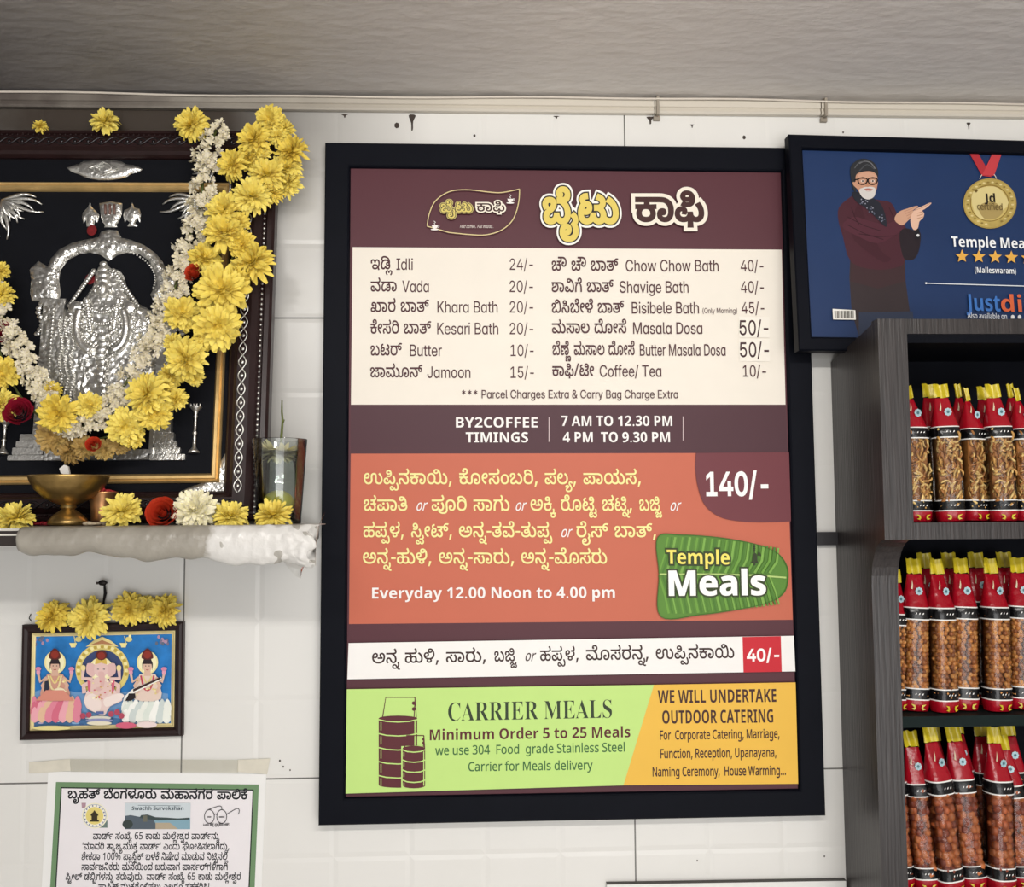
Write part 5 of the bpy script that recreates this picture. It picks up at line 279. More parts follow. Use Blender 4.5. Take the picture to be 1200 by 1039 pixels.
 [[145,-2,-34,0,-54,14,-30,28,0,41,26,29,50,16,64,0,46,-14,24,-25,1,-17,1,-12,-167,0,0,-21,42,-22,37,0,24,0,36,4,19,4,1,-17,-18,-4,-36,-4],[69,74,127,0,0,15,-30,20,-60,0,-32,-19]],
 [[127,-2,-44,0,-46,21,1,24,1,80,43,0,1,-79,0,-30,55,0,40,0,32,23,1,22,1,64,43,0,1,-123,-33,0,-5,16,-1,0,-12,-9,-42,-9]],
 [[103,-2,-26,0,-38,4,-13,4,1,18,14,-4,42,-6,23,0,30,0,28,10,1,8,0,5,-10,7,-26,8,-48,9,-34,9,-18,13,1,10,0,16,50,17,43,0,22,0,40,-5,17,-4,-13,-16,-14,3,-34,5,-17,0,-26,0,-26,-8,0,-12,12,-7,28,-7,48,-9,32,-9,18,-13,1,-10,0,-18,-54,-18]],
 [[111,-2,-24,0,-46,4,-19,5,1,19,22,-6,48,-5,23,0,44,0,38,17,0,31,-48,13,-43,0,-31,0,1,17,35,0,40,0,42,17,0,26,-32,14,-56,0,-36,-8,-19,-6,-19,14,18,6,52,11,35,0,50,0,50,-23,0,-35,-36,-19,-31,-4,40,-3,38,-20,0,-31,-26,-22,-56,-12]],
 [[167,0,1,37,-155,0,1,18,155,110,43,0,1,-110,49,0,1,-18,-47,0,1,-37],[51,55,117,0,1,52,0,12,2,17,3,8,-1,0,-4,-5,-12,-10,-3,-3]],
 [[45,0,1,164,185,0,1,-18,-141,0,1,-58,135,0,1,-18,-133,0,1,-70]],
 [[127,-2,-46,0,-54,32,0,63,54,33,47,0,30,0,36,-11,13,-8,3,0,0,3,-2,12,1,4,1,49,41,0,1,-175,-31,0,-5,17,-1,0,-12,-8,-36,-11],[133,14,40,0,32,22,1,22,1,3,0,23,-30,25,-41,0,-32,0,-32,-26,0,-44,32,-25]],
 [[80,-55,-35,8,1,18,36,-9,57,0,32,0,36,18,1,16,1,5,0,3,0,10,3,2,-1,0,-26,-18,-51,0,-46,0,-54,33,0,60,54,35,47,0,24,0,40,-10,15,-9,3,0,7,16,33,0,1,-125,0,-27,-54,-26],[133,14,38,0,34,20,1,23,1,4,0,26,-34,22,-37,0,-30,0,-34,-25,0,-46,32,-24]],
 [[66,-2,-44,17,0,38,58,20,61,1,43,0,1,8,0,15,-28,12,-44,0,-34,-6,-15,-3,-11,15,16,4,44,6,25,0,46,0,42,-19,1,-22,1,-84,-27,0,-7,17,-1,0,-16,-10,-36,-9],[109,14,32,0,40,17,1,18,1,11,-35,0,-46,-1,-34,-13,0,-22,24,-10]],
 [[115,-2,-28,0,-46,4,-15,4,1,19,16,-3,50,-6,27,0,36,0,38,14,1,12,0,8,-14,11,-34,10,-29,5,-42,7,-42,23,1,19,0,13,26,18,48,11,58,0,44,-6,21,-4,-13,-17,-16,3,-40,5,-21,0,-32,0,-30,-13,1,-11,0,-8,14,-11,30,-9,56,-10,40,-12,20,-17,1,-13,0,-22,-62,-24]],
 [[115,-2,-18,0,-34,6,-20,17,1,15,1,72,-33,0,1,9,35,8,17,27,25,0,1,-29,73,0,1,-15,-71,0,1,-72,0,-11,22,-11,19,0,8,0,20,2,7,1,1,-16,-6,-1,-24,-2]],
 [[50,144,-14,6,0,13,14,7,18,0,16,-7,0,-13,-16,-6],[41,0,1,123,41,0,1,-123]],
 [[41,0,1,123,33,0,7,-17,3,0,12,10,42,10,25,0,44,0,46,-22,1,-24,1,-80,-39,0,1,79,0,30,-55,0,-42,0,-30,-23,1,-22,1,-64]],
 [[41,0,1,175,41,0,1,-175]],
 [[179,-2,-50,0,-66,20,-34,39,0,50,36,38,72,22,102,0,39,-10,-15,-18,-16,4,-36,5,-21,0,-54,0,-60,-35,0,-61,56,-36,57,0,22,0,40,4,19,2,1,-18,-18,-3,-40,-3]],
 [[51,0,1,108,-43,0,1,9,45,7,1,7,0,24,42,21,39,0,14,0,26,-3,9,-1,-9,-16,-8,1,-20,2,-9,0,-20,0,-20,-13,1,-15,1,-8,63,0,1,-15,-61,0,1,-108]],
 [[45,0,1,164,63,0,103,-134,105,134,61,0,1,-164,-39,0,1,101,0,12,2,23,1,8,-109,-144,-33,0,-107,144,-1,0,0,-7,2,-24,1,-13,1,-100]],
 [[95,0,-93,123,45,0,53,-72,4,-5,8,-13,6,-11,3,-4,3,0,2,4,6,11,8,13,5,5,53,72,45,0,-93,-123]],
 [[39,-55,-10,0,-16,1,-5,1,1,16,4,-1,14,-1,9,0,22,0,26,12,7,10,15,17,-99,123,45,0,55,-70,6,-9,12,-17,3,-7,3,0,2,5,12,19,7,9,51,70,45,0,-105,-140,-12,-17,-42,-21]],
 [[41,-55,1,178,33,0,7,-17,3,0,10,9,36,11,31,0,46,0,56,-32,0,-64,-56,-32,-45,0,-28,0,-38,11,-9,7,-3,0,2,-4,2,-12,1,-5,1,-50],[151,14,22,0,30,13,14,21,1,14,0,21,-32,26,-72,0,-32,-22,1,-21,1,-4,0,-23,30,-25]],
 [[139,-2,-32,0,-52,13,-28,28,0,45,30,28,52,14,33,0,20,0,34,-4,13,-3,-11,-17,-12,2,-30,4,-11,0,-72,0,1,-47,0,-22,34,-24,37,0,20,0,30,4,15,3,1,-18,-12,-3,-30,-3]],
 [[45,0,1,164,93,0,60,0,58,-23,1,-23,0,-14,-18,-17,-30,-10,-15,-3,91,-74,-49,0,-77,68,-65,0,1,-68],[87,85,51,0,40,0,36,16,0,32,-38,13,-41,0,-45,0]],
 [[167,-2,-60,0,-64,33,1,27,1,106,41,0,1,-106,0,-20,44,-22,88,0,40,23,1,19,1,106,41,0,1,-106,0,-17,-28,-27,-56,-16]],
 [[45,0,1,164,49,0,177,-136,3,0,0,4,-2,15,-2,17,1,8,1,92,39,0,1,-164,-47,0,-175,136,0,-8,2,-24,1,-12,1,-92]],
 [[41,0,1,123,33,0,7,-17,3,0,12,10,38,10,23,0,58,0,19,-21,3,0,12,10,44,11,25,0,42,0,40,-22,1,-24,1,-80,-39,0,1,79,0,30,-49,0,-36,0,-30,-21,1,-20,1,-68,-39,0,1,79,0,30,-49,0,-38,0,-28,-23,1,-22,1,-64]],
 [[45,0,1,164,43,0,1,-69,169,0,1,69,43,0,1,-164,-41,0,1,77,-167,0,1,-77]],
 [[93,0,-85,164,43,0,53,-100,6,-11,8,-19,3,-9,2,9,8,21,7,10,59,99,45,0,61,-100,6,-10,10,-21,3,-8,2,8,8,20,7,11,51,100,45,0,-87,-164,-41,0,-63,108,-4,6,-6,14,-6,10,1,2,0,-3,-10,-19,-5,-11,-61,-107]],
 [[1,0,129,165,39,0,129,-165,-43,0,-37,51,-131,0,-37,-51],[95,69,105,0,-35,50,-2,2,-6,9,-6,11,-1,3,-2,-8,-10,-13,-1,-4]],
 [[157,-2,-30,0,-36,10,-9,8,-3,0,-7,-16,-27,0,1,175,41,0,1,-43,0,-8,-2,-13,1,-4,3,0,10,8,36,10,31,0,46,0,56,-32,0,-63,-56,-32],[151,14,34,0,32,25,1,23,0,47,-65,0,-40,0,-30,-23,1,-24,1,-1,0,-22,30,-25]],
 [[177,-4,-46,0,-72,21,-40,37,0,48,40,36,74,21,47,0,30,0,45,-8,6,-2,9,0,16,0,7,10,13,0,1,-53,-11,0,-16,21,-56,25,-33,0,-84,0,1,-74,0,-70,93,0,28,0,54,15,23,13,13,-6,-48,-34]],
 [[-5,0,1,6,14,0,16,8,11,12,109,134,13,-1,111,-129,10,-13,16,-11,15,0,1,-6,-147,0,1,6,38,0,1,10,0,3,-7,9,-13,17,-101,0,-15,-21,-2,-1,0,-5,1,-1,0,-11,33,0,5,0,1,-6],[79,55,89,0,-45,54]],
 [[11,0,1,6,24,0,18,9,1,13,1,102,0,11,-18,9,-21,0,1,6,137,0,70,0,68,-20,1,-21,0,-29,-69,-9,81,-60,8,-5,12,-6,13,0,1,-6,-95,0,-93,73,-13,0,1,-45,0,-13,18,-9,25,0,1,-6],[125,80,17,0,36,0,32,17,1,18,0,33,-53,0,-18,0,-12,-6,1,-10]],
 [[11,0,1,6,22,1,20,8,1,11,1,106,0,11,-18,7,-23,0,1,6,159,0,1,-6,-24,0,-18,-7,1,-11,1,-106,0,-7,6,-8,18,-4,19,-1,1,-6]],
 [[11,0,1,6,24,0,18,8,1,13,1,99,0,15,-18,9,-21,0,1,6,263,0,1,-47,-11,0,-4,22,-50,16,-49,0,-14,0,-14,-1,-4,-6,1,-7,1,-49,7,0,32,0,28,16,7,18,11,0,1,-78,-11,0,-2,14,-14,16,-30,6,-23,0,1,-53,0,-9,12,-5,21,0,34,0,46,8,32,17,13,15,13,0,-17,-49]],
 [],
 [[11,0,1,6,22,0,20,9,1,12,1,104,0,7,-6,8,-18,4,-17,0,1,6,117,0,93,-107,91,107,115,0,1,-6,-22,-1,-16,-8,1,-12,1,-100,0,-9,6,-10,16,-4,17,0,1,-6,-151,0,1,6,18,1,16,3,8,10,1,9,1,108,-113,-137,-13,0,-111,133,1,-106,0,-13,20,-8,25,0,1,-6]],
 [[11,0,1,6,24,0,18,9,1,13,1,102,0,11,-18,9,-21,0,1,6,161,0,1,-6,-20,0,-20,-3,-8,-9,1,-8,1,-102,0,-8,6,-8,14,-3,17,0,34,0,44,9,30,19,13,16,13,0,-15,-53]],
 [[31,-4,1,58,13,0,12,-25,44,-24,37,0,26,0,30,15,1,11,0,15,-35,9,-41,10,-40,10,-38,23,0,30,24,20,42,12,27,0,14,0,34,-4,21,-3,2,0,6,-1,5,0,12,0,3,8,13,0,1,-51,-11,0,-6,13,-26,19,-36,11,-42,0,-28,-12,0,-19,24,-12,25,-5,45,-11,28,-6,32,-14,12,-17,1,-10,0,-15,-28,-22,-52,-12,-33,0,-12,0,-22,1,-24,4,-14,2,-1,0,-8,0,-6,-3,-1,-5]],
]
LINES = {
 "K:ಇಡ್ಲಿ": [0,0,1,150,2,309],
 "K:ವಡಾ": [3,0,4,165,5,325],
 "K:ಖಾರ ಬಾತ್": [6,0,5,181,7,276,8,411,9,480,5,649,10,744],
 "K:ಕೇಸರಿ ಬಾತ್": [11,0,12,120,13,208,14,355,8,490,9,559,5,728,10,823],
 "K:ಬಟರ್": [15,0,16,167,17,339],
 "K:ಜಾಮೂನ್": [18,0,5,162,19,257,20,497,21,654],
 "K:ಚೌ ಚೌ ಬಾತ್": [22,0,23,167,8,258,22,327,23,493,8,584,9,653,5,822,10,917],
 "K:ಶಾವಿಗೆ ಬಾತ್": [24,0,5,132,25,227,26,397,8,532,9,601,5,770,10,865],
 "K:ಬಿಸಿಬೇಳೆ ಬಾತ್": [27,0,28,172,29,319,12,487,30,575,8,724,9,793,5,961,10,1056],
 "K:ಮಸಾಲ ದೋಸೆ": [19,0,31,240,5,387,32,482,8,640,33,709,20,867,12,1024,34,1112],
 "K:ಬೆಣ್ಣೆ ಮಸಾಲ ದೋಸೆ": [29,0,35,169,36,351,8,374,19,443,31,683,5,830,32,925,8,1083,33,1152,20,1310,12,1467,34,1555],
 "K:ಕಾಫಿ/ಟೀ": [37,0,5,120,38,215,39,379,40,464,12,636],
 "K:ಬೈಟು": [29,0,41,169,16,209,42,380],
 "K:ಕಾಫಿ": [37,0,5,120,38,215],
 "K:ಉಪ್ಪಿನಕಾಯಿ,": [43,0,44,256,45,419,46,447,37,595,5,715,47,810,48,1089],
 "K:ಕೋಸಂಬರಿ,": [11,0,20,120,12,277,13,365,49,512,15,627,14,795,48,930],
 "K:ಪಲ್ಯ,": [50,0,32,165,51,322,48,377],
 "K:ಪಾಯಸ,": [52,0,5,165,53,260,13,537,48,684],
 "K:ಚಪಾತಿ": [54,0,52,167,5,332,55,427],
 "K:ಪೂರಿ ಸಾಗು": [50,0,56,165,14,303,8,438,31,507,5,654,57,749,42,885],
 "K:ಅಕ್ಕಿ ರೊಟ್ಟಿ ಚಟ್ನಿ,": [58,0,59,180,60,301,8,339,61,408,20,543,40,700,62,872,8,901,54,970,40,1137,63,1309,48,1332],
 "K:ಬಜ್ಜಿ": [15,0,64,167,65,330],
 "K:ಹಪ್ಪಳ,": [66,0,50,166,45,331,67,359,48,507],
 "K:ಸ್ವೀಟ್,": [28,0,68,147,12,175,69,262,48,501],
 "K:ಅನ್ನ-ತವೆ-ತುಪ್ಪ": [58,0,46,180,63,328,70,352,71,426,72,557,70,722,71,796,42,927,50,1002,45,1167],
 "K:ರೈಸ್ ಬಾತ್,": [61,0,41,135,73,175,8,389,9,458,5,626,10,721,48,918],
 "K:ಅನ್ನ-ಹುಳಿ,": [58,0,46,180,63,328,70,352,66,426,42,592,74,667,48,818],
 "K:ಅನ್ನ-ಸಾರು,": [58,0,46,180,63,328,70,352,31,426,5,573,7,668,42,803,48,878],
 "K:ಅನ್ನ-ಮೊಸರು": [58,0,46,180,63,328,70,352,75,426,13,748,7,895,42,1030],
 "K:ಅನ್ನ ಹುಳಿ,": [58,0,46,180,63,328,8,352,66,421,42,587,74,662,48,813],
 "K:ಸಾರು,": [31,0,5,147,7,242,42,377,48,453],
 "K:ಮೊಸರನ್ನ,": [75,0,13,322,7,469,46,604,63,752,48,776],
 "K:ಉಪ್ಪಿನಕಾಯಿ": [43,0,44,256,45,419,46,447,37,595,5,715,47,810],
 "K:ಬೃಹತ್ ಬೆಂಗಳೂರು ಮಹಾನಗರ ಪಾಲಿಕೆ": [15,0,76,167,66,196,10,362,8,559,29,628,49,797,57,912,67,1047,20,1195,7,1352,42,1487,8,1562,19,1631,77,1871,5,2037,46,2132,57,2280,7,2415,8,2550,52,2619,5,2784,78,2879,11,3044],
 "K:ವಾರ್ಡ್ ಸಂಖ್ಯೆ 65 ಕಾಡು ಮಲ್ಲೇಶ್ವರ ವಾರ್ಡ್‌ನ್ನು": [79,0,5,165,80,260,81,484,8,600,13,669,49,817,82,932,51,1114,8,1169,83,1238,84,1370,8,1501,37,1570,5,1690,85,1785,42,1945,8,2020,19,2089,86,2329,2,2489,12,2503,87,2590,68,2722,7,2750,8,2885,79,2954,5,3119,80,3214,81,3438,46,3554,42,3702,63,3778],
 "K:'ಮಾದರಿ ತ್ಯಾಜ್ಯಮುಕ್ತ ವಾರ್ಡ್' ಎಂದು ಘೋಷಿಸಲಾಗಿದ್ದು,": [88,0,89,52,5,293,90,388,14,546,8,681,91,750,5,881,51,976,92,1031,51,1193,19,1249,42,1489,93,1564,94,1684,8,1697,79,1766,5,1931,80,2026,81,2250,88,2366,8,2418,95,2487,49,2651,90,2766,42,2924,8,3000,96,3069,20,3275,12,3432,97,3520,13,3686,98,3833,5,3993,99,4088,90,4223,42,4382,100,4457,48,4470],
 "K:ಶೇಕಡಾ 100% ಪ್ಲಾಸ್ಟಿಕ್ ಬಳಕೆ ನಿಷೇಧ ಮಾಡುವ ನಿಟ್ಟಿನಲ್ಲಿ": [101,0,12,132,93,219,4,340,5,499,8,594,102,663,103,795,103,926,104,1058,8,1249,52,1318,5,1483,2,1578,28,1591,62,1738,105,1768,8,1955,15,2024,67,2191,11,2339,8,2460,106,2529,107,2683,12,2850,108,2938,8,3096,89,3165,5,3406,85,3501,42,3660,3,3736,8,3901,106,3970,40,4124,62,4296,46,4325,78,4473,2,4638],
 "K:ಸಾರ್ವಜನಿಕರು ಮನೆಯಿಂದ ಬರುವಾಗ ಪಾರ್ಸಲ್‌ಗಳಿಗಾಗಿ": [31,0,5,147,3,242,81,408,92,524,106,686,93,840,7,961,42,1096,8,1171,19,1240,109,1480,47,1628,49,1906,90,2021,8,2180,15,2249,7,2416,42,2551,79,2627,5,2792,57,2887,8,3022,52,3091,5,3256,13,3351,81,3498,110,3614,57,3843,74,3978,111,4129,5,4265,99,4360],
 "K:ಸ್ಟೀಲ್ ಡಬ್ಬಿಗಳನ್ನು ತರುವುದು. ವಾರ್ಡ್ ಸಂಖ್ಯೆ 65 ಕಾಡು ಮಲ್ಲೇಶ್ವರ": [28,0,62,147,12,176,110,264,8,492,85,561,27,721,112,893,57,921,67,1056,46,1205,42,1352,63,1428,8,1451,71,1520,7,1651,42,1786,3,1861,113,2027,90,2082,42,2240,114,2315,8,2377,79,2446,5,2611,80,2706,81,2930,8,3046,13,3115,49,3263,82,3378,51,3560,8,3615,83,3684,84,3815,8,3947,37,4016,5,4136,85,4231,42,4391,8,4466,19,4535,86,4775,2,4935,12,4948,87,5036,68,5168,7,5196],
 "K:ಪ್ಲಾಸ್ಟಿಕ್ ಮುಕ್ತಗೊಳಿಸಲು ಎಲ್ಲರೂ ಸಹಕರಿಸಿ!": [52,0,5,165,2,260,28,273,62,420,105,449,8,637,19,706,42,946,93,1021,94,1141,26,1154,20,1289,74,1446,13,1597,32,1745,42,1902,8,1977,95,2046,32,2210,2,2367,7,2381,20,2516,8,2673,13,2742,66,2889,93,3055,14,3175,28,3310,115,3457],
 "K:ಒಂದು ಹೆಜ್ಜೆ ಸ್ವಚ್ಛತೆಯ ಕಡೆಗೆ": [116,0,49,162,90,277,42,436,8,511,117,580,118,746,65,908,8,924,13,993,68,1141,54,1169,119,1336,120,1364,53,1495,8,1772,93,1841,121,1961,26,2121],
 "F:Idli": [122,0,123,89,124,225,125,283],
 "F:Vada": [126,0,127,155,123,291,127,426],
 "F:Khara Bath": [128,0,129,151,127,282,130,417,127,498,131,634,132,696,127,844,133,980,129,1054],
 "F:Kesari Bath": [128,0,134,151,135,279,127,395,130,530,125,611,131,663,132,725,127,874,133,1009,129,1083],
 "F:Butter": [132,0,136,149,133,280,133,354,134,428,130,557],
 "F:Jamoon": [137,0,127,127,138,263,139,460,139,592,140,724],
 "F:Chow Chow Bath": [141,0,129,167,139,298,142,430,131,611,141,673,129,840,139,971,142,1103,131,1284,132,1346,127,1495,133,1630,129,1704],
 "F:Shavige Bath": [143,0,129,145,127,276,144,411,125,535,145,587,134,722,131,851,132,913,127,1061,133,1197,129,1271],
 "F:Bisibele Bath": [132,0,125,149,135,201,125,316,146,368,134,503,124,632,134,690,131,819,132,881,127,1029,133,1165,129,1239],
 "F:(Only Morning)": [147,0,148,90,140,264,124,395,149,453,131,577,150,639,139,842,130,974,140,1054,125,1185,140,1237,145,1368,151,1504],
 "F:Masala Dosa": [150,0,127,203,135,338,127,454,124,589,127,647,131,783,152,845,139,1007,135,1139,127,1254],
 "F:Butter Masala Dosa": [132,0,136,149,133,280,133,354,134,428,130,557,131,638,150,699,127,902,135,1038,127,1153,124,1288,127,1347,131,1482,152,1544,139,1706,135,1838,127,1954],
 "F:Coffee/ Tea": [141,0,139,167,153,299,153,377,134,455,134,584,154,712,131,791,155,853,134,998,127,1126],
 "F:24/-": [156,0,157,149,154,297,158,376],
 "F:20/-": [156,0,159,149,154,297,158,376],
 "F:10/-": [160,0,159,149,154,297,158,376],
 "F:15/-": [160,0,161,149,154,297,158,376],
 "F:40/-": [157,0,159,149,154,297,158,376],
 "F:45/-": [157,0,161,149,154,297,158,376],
 "F:50/-": [161,0,159,149,154,297,158,376],
 "F:*** Parcel Charges Extra & Carry Bag Charge Extra": [162,0,162,149,162,297,131,446,163,508,127,651,130,787,164,868,134,993,124,1122,131,1180,141,1242,129,1409,127,1540,130,1676,145,1757,134,1892,135,2021,131,2136,165,2198,166,2334,133,2455,130,2529,127,2610,131,2746,167,2807,131,2952,141,3014,127,3181,130,3316,130,3397,149,3478,131,3601,132,3663,127,3812,145,3947,131,4083,141,4145,129,4312,127,4443,130,4578,145,4659,134,4794,131,4923,165,4985,166,5121,133,5242,130,5316,127,5397],
 "F:Half coffee.. Full mazaa..": [168,0,127,167,124,302,153,360,131,438,164,500,139,626,153,758,153,836,134,914,134,1043,169,1171,169,1233,131,1295,170,1357,136,1488,124,1619,124,1678,131,1736,138,1798,127,1996,171,2131,127,2250,127,2385,169,2521,169,2582],
 "B:BY2COFFEE": [172,0,173,155,174,298,175,430,176,576,177,759,177,886,178,1012,178,1141],
 "B:TIMINGS": [179,0,180,133,181,223,180,440,182,529,183,716,184,883],
 "B:7 AM TO 12.30 PM": [185,0,186,132,187,191,181,350,186,567,179,627,176,760,186,943,188,1003,174,1134,189,1266,190,1328,191,1459,186,1591,192,1650,181,1795],
 "B:4 PM  TO 9.30 PM": [193,0,186,132,192,191,181,336,186,553,186,612,179,672,176,805,186,989,194,1048,189,1180,190,1242,191,1373,186,1505,192,1564,181,1709],
 "B:Everyday 12.00 Noon to 4.00 pm": [178,0,195,129,196,260,197,396,198,500,199,631,200,776,198,915,186,1046,188,1106,174,1238,189,1369,191,1431,191,1562,186,1694,182,1754,201,1941,201,2083,202,2225,186,2377,203,2436,201,2536,186,2679,193,2738,189,2870,191,2932,191,3063,186,3195,204,3254,205,3400],
 "B:Temple": [179,0,196,133,205,269,204,495,206,641,196,711],
 "B:Meals": [181,0,196,217,200,353,206,492,207,562],
 "B:Minimum Order 5 to 25 Meals": [181,0,208,217,202,287,208,438,205,508,209,734,205,885,186,1111,176,1171,197,1354,199,1458,196,1604,197,1740,186,1844,210,1904,186,2036,203,2096,201,2195,186,2338,174,2398,210,2529,186,2661,181,2720,196,2937,200,3073,206,3212,207,3282],
 "B:WE WILL UNDERTAKE": [211,0,178,222,186,351,211,411,180,633,212,723,212,853,186,983,213,1043,182,1216,214,1403,178,1574,215,1702,179,1854,187,1987,216,2146,178,2299],
 "B:OUTDOOR CATERING": [176,0,213,183,179,357,214,490,176,660,176,843,215,1026,186,1178,175,1238,187,1385,179,1543,178,1676,215,1805,180,1957,182,2047,183,2234],
 "B:Temple Meals": [179,0,196,133,205,269,204,495,206,641,196,711,186,847,181,906,196,1123,200,1259,206,1398,207,1468],
 "B:(Malleswaram)": [217,0,181,69,200,286,206,425,206,495,196,565,207,701,218,815,200,1012,197,1151,200,1256,205,1394,219,1620],
 "B:Jd": [220,0,199,76],
 "B:Just": [220,0,209,76,207,227,203,342],
 "B:dial": [199,0,208,146,200,216,206,355],
 "B:Swachh Survekshan": [184,0,218,127,200,324,221,463,222,581,222,732,186,883,184,943,209,1070,197,1221,195,1325,196,1456,223,1592,207,1734,222,1849,200,2000,202,2139],
 "N:140/-": [224,0,225,148,226,297,227,445,228,531],
 "N:40/-": [225,0,226,148,227,297,228,382],
 "S:or": [229,0,230,139],
 "S:we use 304  Food  grade Stainless Steel": [231,0,232,181,8,310,233,370,234,512,232,623,8,752,235,812,103,944,236,1075,8,1207,8,1267,237,1326,229,1446,229,1585,238,1724,8,1866,8,1925,239,1985,230,2127,240,2222,238,2351,232,2492,8,2622,241,2682,242,2808,240,2891,243,3020,244,3079,245,3221,232,3281,234,3410,234,3521,8,3631,241,3691,242,3817,232,3900,232,4030,245,4159],
 "S:Carrier for Meals delivery": [246,0,240,145,230,274,230,369,243,464,232,524,230,653,8,748,247,808,229,887,230,1026,8,1121,248,1181,232,1390,240,1520,245,1649,234,1708,8,1818,238,1878,232,2019,245,2149,243,2208,249,2268,232,2385,230,2514,250,2609],
 "S:For  Corporate Catering, Marriage,": [237,0,229,119,230,259,8,354,8,413,246,473,229,618,230,758,251,853,229,994,230,1133,240,1228,242,1357,232,1440,8,1570,246,1630,240,1775,242,1904,232,1987,230,2117,243,2212,244,2271,239,2413,48,2555,8,2616,248,2676,240,2885,230,3014,230,3109,243,3204,240,3263,239,3392,232,3534,48,3663],
 "S:Function, Reception, Upanayana,": [237,0,233,119,244,262,252,404,242,514,243,597,229,656,244,796,48,938,8,999,253,1059,232,1202,252,1332,232,1442,251,1572,242,1714,243,1797,229,1856,244,1995,48,2137,8,2199,254,2259,251,2427,240,2568,244,2697,240,2839,250,2968,240,3086,244,3215,240,3357,48,3486],
 "S:Naming Ceremony,  House Warming...": [255,0,240,175,256,304,243,519,244,578,239,720,8,862,246,922,232,1067,230,1197,232,1292,256,1421,229,1636,244,1776,250,1918,48,2035,8,2097,8,2156,257,2216,229,2387,233,2526,234,2668,232,2778,8,2908,258,2968,240,3182,230,3311,256,3406,243,3621,244,3680,239,3822,114,3964,114,4025,114,4087],
 "S:Also available on": [259,0,245,147,234,206,229,316,8,456,240,515,249,644,240,761,243,890,245,950,240,1009,260,1138,245,1279,232,1339,8,1469,229,1528,244,1668],
 "S:certified": [252,0,232,110,230,240,242,335,243,418,247,477,243,557,232,616,238,746],
 "R:CARRIER MEALS": [261,0,262,160,263,310,263,472,264,634,265,723,263,874,266,1036,267,1096,265,1313,262,1464,268,1614,269,1760],
}
# ------------------------------------------------------------------ materials
def lin(c):
    c = c/255
    return c/12.92 if c <= 0.04045 else ((c+0.055)/1.055)**2.4
def rgb(h):
    if isinstance(h, str): h = tuple(int(h[i:i+2], 16) for i in (0, 2, 4))
    return (lin(h[0]), lin(h[1]), lin(h[2]), 1)
class NT:
    def __init__(s, m): s.t = m.node_tree; s.n = s.t.nodes; s.l = s.t.links
    def add(s, kind, **kw):
        n = s.n.new(kind)
        for k, v in kw.items():
            if k.startswith('i_'): n.inputs[int(k[2:])].default_value = v
            else: setattr(n, k, v)
        return n
    def link(s, a, b): s.l.new(a, b)
    def math(s, op, a, b=None, clamp=False):
        n = s.n.new('ShaderNodeMath'); n.operation = op; n.use_clamp = clamp
        for i, v in enumerate((a, b)):
            if v is None: continue
            if isinstance(v, (int, float)): n.inputs[i].default_value = v
            else: s.l.new(v, n.inputs[i])
        return n.outputs[0]
    def mix(s, f, a, b):
        n = s.n.new('ShaderNodeMix'); n.data_type = 'RGBA'
        for i, v in ((0, f), (6, a), (7, b)):
            if isinstance(v, (int, float, tuple)): n.inputs[i].default_value = v
            else: s.l.new(v, n.inputs[i])
        return n.outputs[2]
MATS = {}
def mat(name, col, rough=0.5, metal=0.0, var=0.06, vscale=60.0, bump=0.0, bscale=200.0, spec=0.5, coat=0.0, trans=0.0, ior=1.45, sub=0.0):
    """plain procedural surface: base colour with a little noise, optional noise bump"""
    if name in MATS: return MATS[name]
    m = bpy.data.materials.new(name); m.use_nodes = True; q = NT(m); b = q.n['Principled BSDF']
    c = rgb(col)
    b.inputs['Roughness'].default_value = rough; b.inputs['Metallic'].default_value = metal
    b.inputs['Specular IOR Level'].default_value = spec; b.inputs['Coat Weight'].default_value = coat
    b.inputs['Transmission Weight'].default_value = trans; b.inputs['IOR'].default_value = ior
    if sub: b.inputs['Subsurface Weight'].default_value = sub; b.inputs['Subsurface Radius'].default_value = (0.004, 0.004, 0.002)
    tc = q.add('ShaderNodeTexCoord')
    if var > 0:
        no = q.add('ShaderNodeTexNoise'); no.inputs['Scale'].default_value = vscale; no.inputs['Detail'].default_value = 3
        q.link(tc.outputs['Object'], no.inputs['Vector'])
        d = tuple(max(0, x*(1-2*var)) for x in c[:3])+(1,); e = tuple(min(1, x*(1+2*var)) for x in c[:3])+(1,)
        q.link(q.mix(no.outputs['Fac'], d, e), b.inputs['Base Color'])
    else: b.inputs['Base Color'].default_value = c
    if bump:
        n2 = q.add('ShaderNodeTexNoise'); n2.inputs['Scale'].default_value = bscale; n2.inputs['Detail'].default_value = 4
        q.link(tc.outputs['Object'], n2.inputs['Vector'])
        bp = q.add('ShaderNodeBump'); bp.inputs['Strength'].default_value = 1; bp.inputs['Distance'].default_value = bump
        q.link(n2.outputs['Fac'], bp.inputs['Height']); q.link(bp.outputs['Normal'], b.inputs['Normal'])
    MATS[name] = m; return m
def ink(col):
    """printed colour on a poster"""
    return mat('print_'+(col if isinstance(col, str) else '_'.join(str(v) for v in col)), col, 0.45, var=0.015, vscale=25, spec=0.3)

